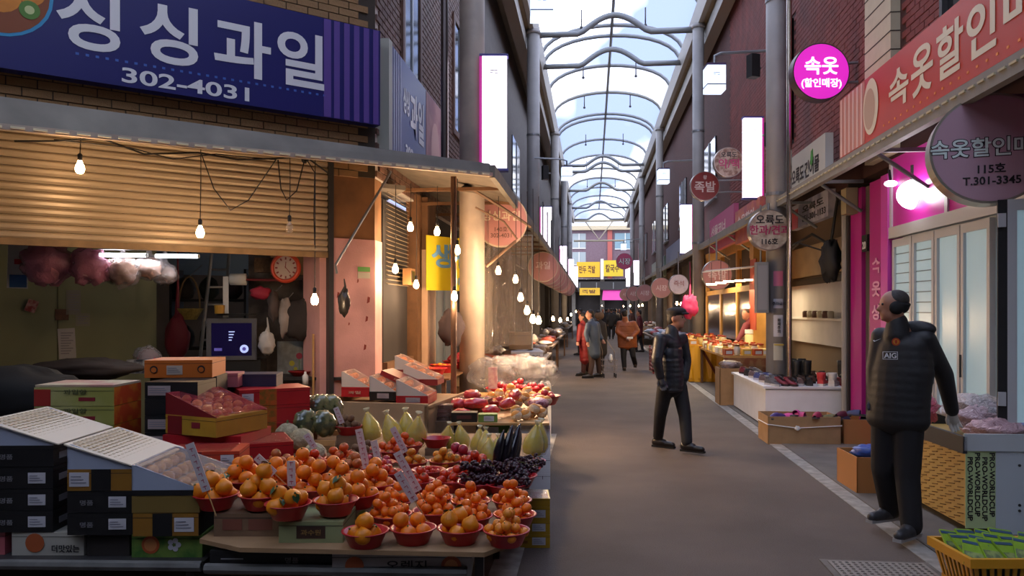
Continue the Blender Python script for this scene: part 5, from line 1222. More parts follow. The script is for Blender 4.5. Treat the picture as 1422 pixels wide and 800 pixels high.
# pears wrapped in clear film standing on end
pear = MB().lathe([(.01, 0), (.05, .01), (.062, .045), (.055, .09), (.033, .13), (.014, .165), (.004, .18)], 14).data('wrapped_melon', mat('yellow_green_rind', 'd6bc2c', .25, c2='b5a636', vs=8, coat=.6, bump=.3, bs=30), True)
fold = MB().lathe([(.004, .165), (.012, .18), (.022, .2), (.015, .195)], 8).data('film_tuft', film('tuft_film', 'd8d6b0', .5), True)
wl_ = MB().lathe([(.055, -.002), (.068, .04), (.06, .095), (.037, .135), (.018, .168)], 14).data('film_wrap', film('melon_film', 'e6e2b8', .78, .08, .9, 30), True)
for i, (u, v, D) in enumerate(((518, 592, 5.9), (549, 594, 5.8), (567, 586, 5.9), (577, 592, 5.7), (620, 600, 5.8), (643, 600, 5.8), (664, 604, 5.6), (674, 610, 5.5), (680, 620, 5.2), (690, 622, 5.2), (738, 622, 5.5), (745, 624, 5.6))):
    q = cw((u - 711) / 1080 * D, D, PZ + (.06 if i < 4 else .02))
    w_ = thing('wrapped_melon', 'yellow green melon in clear film, %s from the left' % (('first', 'second', 'third', 'fourth', 'fifth', 'sixth', 'seventh', 'eighth', 'ninth', 'tenth', 'eleventh', 'last')[i]), 'melon', q, i, 'film wrapped melons standing at the back of the fruit')
    w_.rotation_euler = (random.uniform(-.25, .25), random.uniform(-.3, .3), i); s_ = 1.25 if i < 4 or i > 9 else 1.0; w_.scale = (s_,) * 3
    link('fruit', pear, w_); link('film_wrap', wl_, w_); link('film_tuft', fold, w_)
# melons, squashes near the red cartons
m_netm = mat('netted_rind', 'b5ad8c', .8, c2='9c9474', vs=30, bump=.6, bs=50)
for i, (u, v, D, r) in enumerate(((399, 588, 5.55, .085), (419, 592, 5.35, .082), (437, 607, 4.95, .075), (385, 585, 5.7, .08))):
    z = PZ + r * .95 + (.08 if i != 2 else .06)
    mm_ = thing('netted_melon', 'pale netted melon, %s beside the striped squashes' % ('second from the left', 'third, large one', 'rightmost in the bowl', 'leftmost'[:8])[i], 'melon', cw((u - 711) / 1080 * D, D, z), i, 'pale netted melons')
    MB().ball((0, 0, 0), (r, r, r * .93), 22, 14, wob=.05, seed=i, ws=6).make('rind', m_netm, mm_, smooth=True); MB().tube((0, 0, r * .9), (0, .01, r * 1.15), .008).make('stalk', m_stem, mm_)
b_ = link('fruit_bowl', bowl_me, None, cw(-1.24, 4.92, PZ)); b_.scale = (1.1, 1.1, 1); tag(b_, 'red bowl under the rightmost netted melon', 'bowl', 'red plastic fruit bowls')
m_sq = mat('squash_rind', '3f4a34', .25, c2='7d7a4c', vs=12, coat=.7)
sq_pts = []
mb = MB(); R_, n_, k_ = .1, 40, 10; vs = []
for i in range(k_ + 1):
    ph = math.pi * i / k_
    for j in range(n_):
        t_ = 2 * math.pi * j / n_; rr = R_ * math.sin(ph) ** .8 * (1 + .09 * abs(math.cos(t_ * 5))) if 0 < i < k_ else .004
        vs.append((rr * math.cos(t_), rr * math.sin(t_), .068 * math.cos(ph)))
mb.add(vs, [(i * n_ + j, i * n_ + (j + 1) % n_, (i + 1) * n_ + (j + 1) % n_, (i + 1) * n_ + j) for i in range(k_) for j in range(n_)])
sqm = mb.data('rind', m_sq, True)
for i, (u, v, D, rx) in enumerate(((410, 572, 6.0, 1.2), (428, 568, 5.95, 1.3), (445, 566, 5.95, 1.35), (459, 566, 6.0, 1.3), (405, 560, 6.3, .9), (425, 585, 5.75, 1.2), (450, 588, 5.8, 1.2))):
    q = atd(u, v, D); s_ = thing('striped_squash', 'glossy dark green striped squash, %s' % ('lower left of the heap', 'second along the heap', 'middle of the heap', 'right end of the heap by the tag', 'top left behind the heap', 'front left above the netted melons', 'front right above the kiwis')[i], 'squash', (q.x, q.y, max(PZ + .1, q.z)), 0, 'striped squashes'); s_.rotation_euler = (rx, 0, .5 + .1 * i)
    link('rind', sqm, s_); MB().tube((0, 0, .06), (.005, 0, .09), .01).make('stalk', m_stem, s_)
sup = thing('squash_crate', 'low wooden crate under the striped squashes', 'crate', cw(-1.72, 5.7, PZ), YAW); MB().box(0, .42, 0, .5, 0, .05).make('floor', m_cardd, sup); MB().box(0, .42, 0, .02, 0, .09).box(0, .42, .48, .5, 0, .09).make('side_board', m_woodl, sup)

# price tags on sticks
m_tag = mat('price_card', 'c9bfc0', .6); m_tagp = mat('price_ink', 'a04a5a', .6)
def price(u0, v0, u1, v1, D, label):
    a, b = atd(u0, v0, D), atd(u1, v1, D)   # top, bottom
    L_ = (a - b).length; r = thing('price_tag', label, 'price tag', b, YAW); M_ = Matrix.Rotation(math.atan2((u0 - u1), (v1 - v0)), 4, 'Y')
    mb = MB().box(-.02, .02, -.0015, .0015, 0, L_); mb.xf(M_); mb.make('card', m_tag, r)
    mb = MB()
    for k in range(int(L_ / .03)): mb.box(-.010 + .003 * (k % 2), .010 - .004 * (k % 3), -.0025, -.0015, .02 + k * .03, .024 + k * .03); mb.box(-.002 + .003 * (k % 3), .001 + .003 * (k % 3), -.0025, -.0015, .008 + k * .03, .026 + k * .03)
    mb.xf(M_); mb.make('handwriting', m_tagp, r)
    mb = MB().tube((0, .004, -.12), (0, .004, .02), .003, n=5); mb.xf(M_); mb.make('stick', m_woodl, r)
price(263, 616, 287, 682, 3.5, 'long price tag leaning over the film covered citrus box')
price(356, 634, 381, 658, 3.85, 'price tag leaning left behind the leafy oranges')
price(404, 640, 405, 675, 3.72, 'upright price tag between the carton bowls')
price(498, 596, 509, 650, 4.3, 'tall price tag standing over the big oranges')
price(519, 612, 525, 640, 4.5, 'short price tag beside the tall one, by the dark pink apples')
price(545, 594, 563, 628, 5.0, 'slanted price tag below the wrapped melons')
price(551, 628, 581, 682, 3.9, 'upper of the two crossed price tags over the mandarins')
price(552, 656, 576, 696, 3.7, 'lower of the two crossed price tags over the mandarins')
price(466, 566, 475, 588, 5.8, 'price tag at the right end of the squashes')
price(425, 603, 437, 622, 4.8, 'price tag leaning on the rightmost netted melon')
# yellow boxes on the ground
for k in range(3):
    r_ = carton('yellow_carton', '%s of the three yellow cartons on the ground right of the fruit table' % ('lowest', 'middle', 'topmost')[k], .055, 5.22, .0 + k * .092, .2, .26, .09, mat('mustard_carton', 'b08a1e', .5, var=.08), 0, 'yellow cartons on the ground', labels=[('f', .08, .17, .02, .07, m_lab)], prints=[('f', .01, .05, .03, .05, mat('mustard_print', '8a5a1a', .6))])
carton('yellow_carton', 'open top yellow carton with film wrapped fruit above the three yellow cartons', .055, 5.22, .276, .2, .26, .055, mat('mustard_carton', 'b08a1e', .5), 0, lid=lambda r, w_, d_, h_: (MB().box(.01, w_ - .01, .01, d_ - .01, h_, h_ + .004).make('clear_cover', f_box, r), MB().box(.01, w_ - .01, .01, d_ - .01, h_ - .002, h_ + .001).make('packed_fruit', mat('packed_red', '8f4a3a', .5, c2='a98a7a', vs=14), r)))

# ---------------------------------------------------------------- second tier behind
T2 = .60
t2, o = slab('rear_fruit_table', 'rear fruit table board on foam boxes, with apples and wrapped pears', 'table', [(-.55, 6.85), (.33, 6.85), (.36, 9.4), (-.55, 9.4)], T2 - .02, T2, m_woodl, [(-.5, 7.0), (.28, 9.2), (-.4, 9.2)])
for k, (l, w_) in enumerate(((.0, .34),)):
    for j in range(4):
        carton('foam_box', '%s white foam box under the rear fruit table corner' % ('lowest', 'second', 'third', 'top')[j], l, 6.92, j * .143, w_, .5, .142, mat('white_foam', 'd5d5da', .8), 0, 'white foam boxes', prints=[('f', .06, .065, .09, .12, m_ink), ('f', .27, .275, .09, .12, m_ink)])
carton('black_carton', 'black carton with label on the rear table front', -.54, 6.9, T2, .23, .14, .085, m_blk, 0, prints=[('f', .05, .18, .03, .06, mat('dark_red_print', '5a2a2a', .6))])
carton('green_box', 'small green carton with white label on the rear table front', -.30, 6.9, T2, .17, .12, .07, mat('lime_carton', '6d8a3a', .6), 0, labels=[('f', .05, .14, .01, .055, m_lab)])
carton('green_box', 'green carton with label below the rear table board', -.24, 6.95, T2 - .13, .22, .2, .10, mat('leaf_green_carton', '4f7a3a', .6), 0, labels=[('f', .02, .12, .02, .08, m_lab)])
carton('brown_box', 'dark box standing under the small green carton', -.24, 6.97, 0, .22, .2, T2 - .13, mat('dark_box', '2b2624', .7), 0)
for i, (c, z) in enumerate((('5f4038', 0), ('6d4a42', .035), ('75524a', .07), ('6a463e', .105))):
    tag(MB().obox((0, 0, .016), (.16, .16, .032), YAW).make('meat_tray', film('tray_film_%s' % c, c, .15, .2, .5)), '%s brown film wrapped tray beside the black carton' % ('lowest', 'second', 'third', 'top')[i], 'tray', 'brown film wrapped trays').location = cw(-.635 + i * .006, 7.07 + i * .012, T2 + z)
carton('brown_box', 'support box under the brown trays', -.72, 6.95, 0, .16, .24, T2, m_cardd, 0)
# long wooden crate with gift boxes
gc = thing('long_crate', 'long pale cardboard and wood crate front below the slanted gift boxes', 'crate', cw(-1.66, 6.95, 0), YAW - .22)
MB().box(0, .95, 0, .03, .55, .78).make('front_board', mat('pale_crate_board', 'a58c6c', .8, var=.1), gc)
MB().box(0, .95, .03, 1.2, .72, .74).make('shelf', m_card, gc); MB().box(0, .03, 0, 1.2, .5, .80).make('end_board', m_card, gc); MB().box(.92, .95, 0, 1.2, .5, .76).make('end_board', m_card, gc)
for x in (.02, .87):
    for y in (.05, 1.1): MB().box(x, x + .04, y, y + .04, 0, .55).make('leg', m_wood, gc)
def gift(u, v, D, w_, dep, h, mm, label, hl=.14, rot=-.1, lab=True, tilt=0, txt=None):
    q = atd(u, v, D); l = (u - 711) / 1080 * D
    r = carton('gift_box', label, l, D, q.z, w_, dep, h, mm, rot, 'slanted gift boxes of citrus', labels=[('f', w_ * .3, w_ * .75, h * .25, h * .8, mat('pinkish_label', 'a99a98', .6))] if lab else [], prints=[('f', w_ * .25, w_ * .7, h * .3, h * .6, (txt, mat('gift_letters', 'b9a08a', .5)))] if txt else [],
               lid=lambda r, w2, d2, h2: wedge(r, w2, d2, h2, mat_side=mat('gift_white', 'c4bcb4', .6), film_=film('gift_film', 'e0a888', .7, .08, 1.0, 12), hl=hl, fruit=mat('packed_orange2', 'e8822a', .5, var=.2)))
    return r
gift(474, 551, 7.15, .26, .34, .09, m_rbx, 'red gift box with pale slanted lid of citrus, leftmost on the long crate', lab=False, txt='과일')
gift(513, 556, 7.05, .24, .34, .08, m_blk, 'black gift box with white label and slanted lid, second on the long crate')
gift(550, 562, 6.95, .29, .40, .08, m_rbx, 'red gift box with white label, widest on the long crate')
gift(560, 535, 7.6, .34, .34, .06, m_rdk, 'rear gift box with shining film top behind the wide red one', lab=False)
gift(548, 520, 8.0, .30, .3, .05, m_rdk, 'farthest slanted film covered gift box near the yellow persimmons', lab=False)
r_ = carton('gift_box', 'dark red carton lying tilted across the gift boxes', -1.25, 7.35, .98, .30, .3, .05, m_rdk, -.2, prints=[('f', .14, .22, .01, .04, ('사과', mat('gift_letters', 'b9a08a', .5)))]); r_.rotation_euler = (0, .38, YAW - .2)
r_ = carton('gift_box', 'long dark red flat carton beside the column foot', -.82, 7.5, .68, .55, .35, .05, m_rdk, -.3, lid=lambda r, w_, d_, h_: MB().box(.02, w_ - .02, .02, d_ - .02, h_, h_ + .008).make('clear_cover', film('dark_tray_film', '9c7a78', .3), r)); 
carton('brown_box', 'support box below the long dark red flat carton', -.50, 7.53, T2, .2, .24, .08, m_cardd, -.3)
# apples and pears heaps on the rear table
m_wrap = mat('foam_net_wrap', 'd9c2a0', .7, bump=.6, bs=60)
pr_me = MB().ball((0, 0, 0), (.05, .05, .045), 14, 9).data('pear', mat('asian_pear', 'c9862c', .5, var=.1), True)
nt_me = MB().lathe([(.03, -.044), (.052, -.02), (.054, .0), (.047, .018)], 14, cap=False).data('foam_net', m_wrap, True)
def pearput(p, lb):
    t_ = thing('wrapped_pear', lb, 'pear', p, random.random() * 6, 'foam net wrapped pears on the rear table'); t_.rotation_euler = (random.uniform(-.5, .5), random.uniform(-.5, .5), 0); link('fruit', pr_me, t_); link('foam_net', nt_me, t_)
rows = [(722, 7.0, 3, 'front right corner'), (696, 7.75, 4, 'middle left'), (716, 7.9, 6, 'middle of the table'), (745, 7.9, 6, 'right edge, second heap'), (692, 8.5, 4, 'rear left'), (718, 8.6, 6, 'rear middle'), (746, 8.5, 6, 'rear right edge'), (745, 7.2, 4, 'front right edge')]
for (u, D, n_, ph) in rows:
    c = cw((u - 711) / 1080 * D, D, T2); hp = heap(n_, .05, .16 if n_ > 4 else .13, 0.0, seed=u)
    for (x, y, z), wd in zip(hp, place_words(hp)): pearput((c.x + x, c.y + y, c.z + z), 'foam net wrapped pear, %s of the heap at the %s' % (wd, ph))
for (u, D, n_, ph) in [(693, 9.0, 8, 'rear left by the column'), (718, 9.15, 9, 'rear middle'), (742, 9.05, 9, 'rear right'), (758, 8.2, 7, 'right edge'), (682, 7.75, 6, 'left by the column foot')]:
    c = cw((u - 711) / 1080 * D, D, T2); b_ = link('fruit_bowl', bowl_me, None, c); b_.scale = (1.5, 1.5, 1.4); tag(b_, 'red bowl of apples: ' + ph, 'bowl', 'red plastic fruit bowls')
    hp = heap(n_, .04, .14, .02, seed=u)
    for (x, y, z), wd in zip(hp, place_words(hp)):
        o = link('apple', FR['apple'][1], None, (c.x + x, c.y + y, c.z + z)); tag(o, 'red apple, %s one, bowl on the rear table: %s' % (wd, ph), 'apple', 'apples: ' + ph)
# red netted bags
for i, (u, v, D, s3) in enumerate(((640, 576, 7.1, (.1, .07, .05)), (660, 560, 7.3, (.12, .07, .05)), (682, 570, 7.2, (.09, .07, .05)), (705, 560, 7.3, (.13, .06, .05)), (715, 548, 7.6, (.14, .06, .05)), (655, 548, 7.6, (.1, .08, .05)), (636, 560, 7.3, (.08, .07, .05)))):
    q = atd(u, v, D); crumple('red_net_bag', 'red plastic net bag of fruit on the rear table, %s' % ('front left', 'second', 'pinkish one by the black carton', 'long one by the pears', 'upper long one', 'behind the column foot', 'leftmost by the trays')[i], 'net bag', (q.x, q.y, max(q.z, T2 + .05)), s3, mat('red_net_film', 'c4242e', .25, c2='d04a50', vs=20, coat=.5), 70 + i, .3, n=16, k=10, rz=i * .4)
crumple('pink_net_bag', 'pink and white netted pack at the right edge of the rear table', 'net bag', cw(.26, 7.7, T2 + .07), (.1, .16, .06), mat('pink_net', 'b58a98', .5, c2='8f3a4c', vs=40), 81, .25)
for i, (u, D) in enumerate(((684, 8.95), (720, 9.3), (742, 9.3))):
    crumple('plastic_bag', 'loose clear plastic bag lying behind the apples, %s' % ('left', 'middle', 'right')[i], 'plastic bag', cw((u - 711) / 1080 * D, D + .4, T2 + .22), (.28, .14, .2), film('loose_film', '8f8c90', .62, .08, 1.0, 9), 90 + i, .45, n=26, k=16, group='loose bags behind the apples')
tt = thing('bag_trestle', 'white covered trestle behind the apples', 'table', cw(-.06, 9.75, 0), YAW); MB().box(-.1, .55, 0, .5, .62, .66).make('top', m_white, tt); MB().box(-.1, -.06, 0, .5, 0, .62).make('end_panel', m_white, tt); MB().box(.51, .55, 0, .5, 0, .62).make('end_panel', m_white, tt)
# upright pink notice beside the column foot
tag(MB().box(-.05, .05, -.01, .01, 0, .34).make('pink_notice', mat('pink_striped_card', 'b58a90', .6, c2='c9b4b0', vs=20)), 'upright pink and white card leaning at the column foot', 'card').location = cw(-.22, 8.9, T2)
# apples and yellow fruit below the yellow banner, on a back shelf
bsf = thing('back_shelf', 'back shelf of fruit between the pink pier and the steel pole', 'shelf', (-2.15, 8.9, 0), 90 * D2R); MB().box(0, 2.4, -.5, .05, .78, .8).make('board', m_wood, bsf)
for x in (.05, 2.3): MB().box(x, x + .05, -.45, -.4, 0, .78).make('leg', m_wood, bsf)
for (X, Y, kd, n_, ph) in ((-1.9, 9.15, 'tomato', 14, 'beside the pink pier'), (-1.88, 9.75, 'yellow', 14, 'yellow ones below the bright bulb'), (-1.85, 10.45, 'apple', 13, 'left of the steel pole'), (-1.85, 10.8, 'apple', 12, 'behind the steel pole'), (-1.85, 11.15, 'orange', 10, 'farthest, left of the column')):
    b_ = link('fruit_bowl', bowl_me, None, (X, Y, .8)); b_.scale = (1.7, 1.7, 1.5); tag(b_, 'large red bowl on the back shelf: ' + ph, 'bowl', 'red plastic fruit bowls')
    nm, me, r, adj = FR[kd]
    hp = heap(n_, r, .16, .02, seed=int(Y * 10))
    for (x, y, z), wd in zip(hp, place_words(hp)): tag(link(nm, me, None, (X + x, Y + y, .8 + z)), '%s, %s one, back shelf: %s' % (adj, wd, ph), nm.split('_')[-1], 'back shelf fruit: ' + ph)
# ================================================================== right side ground floor (wall line X=3.3; local x = 62-Y)
wg = sroot('wall_right_ground', (3.3, 62, 0), -90 * D2R)
m_alu = mat('pale_aluminium', 'bfc2c6', .4, .2); m_frost = mat('frosted_lit_glass', 'a8c6d0', .25, emit=.2, ecol='bfe0ee', var=.06, vs=1.5)
def wbx(Y0, Y1, y0, y1, z0, z1, nm, mm, par=wg): return MB().box(ry(Y1), ry(Y0), y0, y1, z0, z1).make(nm, mm, par)
wbx(3.2, 6.7, 0, .2, 0, 3.2, 'shop_front', m_alu)
wbx(6.7, 9.0, .12, .2, 0, 2.45, 'shop_inside', m_white)
wbx(3.2, 9.0, -.02, .15, 2.5, 3.25, 'magenta_fascia', m_mag)
for Y in (6.0, 7.55, 8.9): wbx(Y, Y + .06, -.04, .0, 2.5, 3.2, 'fascia_divider', m_alu)
wbx(3.2, 9.0, -.05, .02, 2.38, 2.5, 'door_head', m_alu)
mb = MB(); letter_fit(mb, '유명브랜드', ry(7.4), ry(6.15), 2.6, 2.8, y=-.03); mb.make('lettering', m_wlet, wg)
for i in range(4):
    Y0 = 6.78 + i * .53; d_ = sroot('door_%d' % (i + 2), (3.3, Y0 + .53, 0), -90 * D2R)
    for (x0, x1, z0, z1) in ((0, .05, .04, 2.36), (.46, .51, .04, 2.36), (.05, .46, .04, .14), (.05, .46, 2.28, 2.36)): MB().box(x0, x1, -.03, .02, z0, z1).make('frame_bar', m_alu, d_)
    MB().box(.05, .46, -.005, .0, .14, 2.28).make('pane', m_frost, d_)
    if i > 1:
        for k in range(20): MB().box(.05, .46, -.008, -.005, .2 + k * .105, .21 + k * .105).make('film_line', mat('film_line_grey', '6f8088', .5), d_)
    MB().tube((.04, -.05, 1.0), (.04, -.05, 1.2), .01, n=6).make('door_handle', m_dsteel, d_)
# opened door leaf facing the viewer
q = atX(1385, 430, 2.95); od = sroot('door_6', (q.x, q.y, 0), -18 * D2R)
for (x0, x1, z0, z1, mm) in ((0, .06, .03, 2.4, m_black), (.06, .12, .03, 2.4, m_alu), (.12, .95, 2.32, 2.4, m_alu), (.12, .95, .03, .12, m_alu), (.9, .95, .03, 2.4, m_alu)): MB().box(x0, x1, -.02, .03, z0, z1).make('frame_bar', mm, od)
MB().box(.12, .9, 0, .01, .12, 2.32).make('pane', m_frost, od)
for z in (.9, 2.2): MB().box(.0, .05, -.035, -.02, z, z + .1).make('hinge', m_alu, od)
# magenta posts with vertical letters
wbx(8.95, 9.15, -.06, .1, 0, 3.1, 'lighter_magenta_post', mat('light_magenta', 'c040a8', .4)); wbx(9.15, 9.62, -.02, .1, 0, 3.1, 'magenta_post', m_magd)  # narrow post in a lighter magenta than the lettered one
for k, ch in enumerate('속옷상설'):
    mb = MB(); letter_fit(mb, ch, ry(9.52), ry(9.25), 2.02 - k * .27, 2.2 - k * .27, y=-.03); mb.make('lettering', mat('pink_letters', 'd79ac0', .5), wg)
wbx(9.62, 9.9, .03, .1, 0, 3.1, 'dull_glass', mat('dull_olive_glass', '55564a', .2)); wbx(9.9, 10.3, -.02, .1, 0, 3.1, 'magenta_post', m_magd)
wbx(9.68, 9.86, -.03, 0, 2.3, 2.5, 'number_plate', m_black); mb = MB(); letter_fit(mb, '20', ry(9.83), ry(9.71), 2.33, 2.42, y=-.035); mb.make('lettering', m_wlet, wg)
wbx(10.3, 10.36, -.05, .6, 0, 3.2, 'return_wall', m_dark)
# recessed shoe shop
wr2 = sroot('wall_right_recess', (3.95, 62, 0), -90 * D2R)
wbx(10.36, 16.2, 0.05, .1, 0, 3.3, 'shop_back', mat('shop_back_warm', '6a5848', .8), wr2)
wbx(12.4, 15.9, -.03, 0, 1.0, 2.05, 'white_sheet', mat('white_window_sheet', 'a9a5a6', .6, var=.08, vs=3), wr2)
wbx(12.2, 16.0, -.06, 0, 2.05, 2.16, 'dark_lintel', m_black, wr2); wbx(12.2, 12.4, -.06, 0, 0, 2.1, 'dark_jamb', m_black, wr2); wbx(12.4, 15.9, -.08, 0, 1.42, 1.46, 'window_shelf', m_alu, wr2)
wbx(12.4, 15.9, -.05, 0, 2.2, 2.75, 'folded_tarp', mat('cream_tarp', 'a08a68', .6, var=.15, vs=3), wr2)
for k in range(6): tag(MB().lathe([(.05, 0), (.055, .1), (.03, .12)], 10).make('jar', mat('jar_%d' % (k % 2), ('b8ad8f', '5a3a2a')[k % 2], .4), None, (3.83, 13.0 + k * .3, 1.46), smooth=True), 'small jar on the window shelf of the recessed shop, %s from the near end' % ('first', 'second', 'third', 'fourth', 'fifth', 'sixth')[k], 'jar', 'jars on the window shelf')
tag(MB().path([(3.25, 10.42, 0), (3.25, 10.42, 3.1)], .045, 10).make('wall_pipe', m_greyp), 'grey vertical pipe left of the magenta post', 'pipe')
du = thing('duct_bundle', 'dark bundled cables and duct box under the right awning', 'duct', (3.15, 10.7, 2.25), 0); MB().ball((0, 0, 0), (.12, .2, .28), 14, 10, wob=.4, seed=4, ws=3).make('wrapped_duct', m_black, du, smooth=True); MB().path([(0, 0, .2), (-.1, .5, .4), (-.15, 1.5, .3), (-.1, 2.6, .5)], .02).path([(0, 0, .1), (-.2, .8, .3), (-.1, 2.0, .2)], .012).tube((0, 0, .2), (.1, 0, .9), .02).make('cable', m_cable, du)
tag(MB().box(-.07, .07, -.1, .1, -.16, .16).make('meter_box', mat('buff_meter', '8f8468', .6), None, (3.2, 10.1, 2.95)), 'buff meter box under the awning above the magenta posts', 'meter box')
# warm wooden stall front (Y 15.8 .. 22)
m_warm = mat('warm_timber', 'b88a45', .6, var=.1); wbx(15.9, 16.3, -.1, .3, 0, 3.2, 'warm_post', m_warm); wbx(16.3, 26, .35, .45, 0, 3.3, 'stall_back', mat('stall_back', '4a3828', .8))
for Y in (18.2, 20.5, 23): wbx(Y, Y + .18, 0, .1, 0, 3.1, 'window_post', m_warm)
wbx(16.3, 23.2, 0, .1, 2.0, 2.12, 'window_rail', m_warm); wbx(16.3, 23.2, 0, .1, 2.95, 3.2, 'window_rail', m_warm); wbx(16.3, 23.2, .03, .05, .9, 2.0, 'pane', mat('stall_dark_glass', '2a2220', .15))
MB().box(ry(16.2), ry(15.6), -.12, -.1, 1.2, 2.6).make('red_vertical_banner', mat('red_banner', '9a3a20', .6), wg)
wbx(26, 62, .1, .3, 0, 3.3, 'shop_row', mat('far_shop_row', '5f4a3c', .8, var=.3, vs=1))
for Y in (26, 31, 36, 42, 48, 55): wbx(Y, Y + .5, -.1, .2, 0, 3.2, 'shop_pier', m_conc)

# column fittings
ml = thing('electric_box', 'grey electricity box on the left side of the grey column', 'electric box', (2.53, 11.86, 1.55), 0); MB().box(-.12, .05, -.12, .05, 0, .75).make('case', mat('grey_case', '77797a', .5), ml); MB().box(-.1, .03, -.125, -.12, .05, .7).make('door', mat('grey_case_door', '84868a', .5), ml); MB().tube((-.04, 0, .75), (-.04, 0, 1.6), .015).make('conduit', m_steel, ml)
for (z, h, c, lb, tx) in ((1.95, .22, 'c06a86', 'pink notice stuck highest on the grey column', None), (1.62, .14, 'a9aab5', 'upper white paper with black marks on the grey column', '주차금지'), (1.2, .32, 'b5b5bd', 'long white paper on the grey column', '화재주의'), (.85, .25, 'aaa89a', 'lowest yellow edged paper on the grey column', None)):
    n_ = thing('column_notice', lb, 'notice', (2.75, 11.84, z), 0)
    mb = MB(); vs = [(.156 * math.sin(a), -.156 * math.cos(a) + .16, zz) for a in [-.5 + i * .15 for i in range(7)] for zz in (0, h)]; mb.add(vs, [(2 * i, 2 * i + 2, 2 * i + 3, 2 * i + 1) for i in range(6)]); mb.make('paper', mat('notice_' + c, c, .6), n_)
    if tx: mb = MB(); letter(mb, tx if h < .2 else '\n'.join(tx), .055, 0, -.006, h * .5, .02); mb.make('lettering', m_ink, n_)
    if c == 'aaa89a': MB().box(-.07, .07, -.003, 0, h - .03, h - .01).make('yellow_edge', mat('notice_yellow', 'b5a040', .6), n_)

# ------------------------------------------------------------------ white shoe counter
st = thing('shoe_counter', 'white boxed counter covered with shoes beside the grey column', 'counter', (2.32, 10.75, 0), 0)
MB().box(0, 1.55, 0, 1.02, .03, .54).make('body', mat('white_laminate', 'd9dbe2', .5, var=.04), st); MB().prism([(-.03, -.03), (1.58, -.03), (1.58, 2.4), (.66, 2.4), (.66, 1.02), (.24, 1.02), (.24, 2.4), (-.03, 2.4)], .54, .57).make('top', mat('white_top', 'd5d5da', .5), st); MB().box(0, .03, 1.02, 2.35, .03, .54).make('side_panel', mat('white_laminate', 'd9dbe2', .5), st); MB().box(.03, .06, 2.3, 2.35, 0, .54).make('leg', m_white, st); MB().box(1.4, 1.45, 2.3, 2.35, 0, .54).make('leg', m_white, st)
def shoe_meshes(c, sole, boot=False, acc=None, name='x'):
    mu = mat('shoe_' + c, c, .55, var=.15, vs=20); ms = mat('sole_' + sole, sole, .6); ma = mat('shoe_acc_' + (acc or sole), acc or sole, .5)
    s_ = MB().prism([(-.035, 0), (-.042, .08), (-.035, .14), (-.045, .2), (-.035, .26), (0, .28), (.035, .26), (.045, .2), (.035, .14), (.042, .08), (.035, 0), (0, -.01)], 0, .025).data('sole', ms)
    u = MB(); n = 12; rings = []
    prof = [(0.0, .034, .085), (.03, .038, .09), (.08, .038, .085), (.12, .036, .075), (.17, .038, .06), (.22, .036, .048), (.255, .026, .036), (.272, .008, .024)]
    vs = []
    for (y, hw, hz) in prof:
        for j in range(n):
            a = math.pi * j / (n - 1); vs.append((hw * math.cos(a), y, .022 + (hz - .022) * math.sin(a) ** .7))
    u.add(vs, [(i * n + j, (i + 1) * n + j, (i + 1) * n + j + 1, i * n + j + 1) for i in range(len(prof) - 1) for j in range(n - 1)])
    u.add([vs[j] for j in range(n)], [tuple(range(n))])
    if boot: hh_ = 1.0 if c in ('19191b',) else .62; u.lathe([(.042, .05), (.046, .12 * hh_), (.05, .2 * hh_), (.053, .25 * hh_), (.046, .25 * hh_), (.04, .2 * hh_)], 12, 0, (0, .045, 0), cap=False)
    else: u.lathe([(.036, .07), (.036, .095), (.03, .095)], 12, 0, (0, .045, 0), cap=False)
    um = u.data('upper', mu, True)
    lc = MB()
    for k in range(5): lc.box(-.02, .02, .1 + k * .022, .108 + k * .022, .082 - k * .006, .09 - k * .006)
    return s_, um, lc.data('laces', ma)
SH = {'blk': shoe_meshes('1c1b1e', '2b2b2d', name='b'), 'blkboot': shoe_meshes('19191b', '0f0f10', True), 'wine': shoe_meshes('6d1a2a', '2a1a1c'), 'grey': shoe_meshes('4c4a50', 'a5a5a8', acc='8a8a90'), 'mix': shoe_meshes('5a4a4c', 'b5b0aa', acc='c5c5c0'),
      'redhi': shoe_meshes('b32a32', 'c5c5c5', True, acc='d5d5d5'), 'whitehi': shoe_meshes('b9b6b4', 'c5c5c5', True, acc='8a8a90'), 'brown': shoe_meshes('4a342a', '1c1512'), 'blue': shoe_meshes('3a4478', 'a5a5b5', acc='c5c5d5')}
rowsS = [(2.40, 10.82, .3, 'grey'), (2.52, 10.84, .3, 'wine'), (2.64, 10.82, .25, 'wine'), (2.80, 10.84, -.2, 'mix'), (2.92, 10.84, -.2, 'blk'), (3.06, 10.86, -.6, 'redhi'), (3.2, 10.84, -.6, 'whitehi'),
         (2.40, 11.2, .4, 'mix'), (2.52, 11.2, .4, 'grey'), (2.64, 11.22, .3, 'blk'), (2.78, 11.22, .3, 'blk'), (2.92, 11.2, .0, 'brown'), (3.06, 11.2, .0, 'brown'), (3.2, 11.22, -.4, 'blk'),
         (2.40, 11.58, .5, 'blue'), (2.52, 11.58, .5, 'blue'), (2.40, 11.95, .5, 'mix'), (2.98, 11.6, .2, 'blkboot'), (3.12, 11.6, .2, 'blkboot'), (3.28, 11.6, -.2, 'blk'), (3.42, 11.6, -.2, 'blk'),
         (2.40, 12.3, .5, 'blk'), (2.52, 12.35, .4, 'grey'), (3.0, 12.0, .3, 'blkboot'), (3.14, 12.0, .3, 'blkboot'), (3.3, 12.05, 0, 'brown'), (3.44, 12.05, 0, 'brown'), (3.6, 11.7, -.3, 'blkboot'), (3.74, 11.7, -.3, 'blkboot'), (2.4, 12.7, .5, 'wine'), (2.54, 12.7, .5, 'mix')]
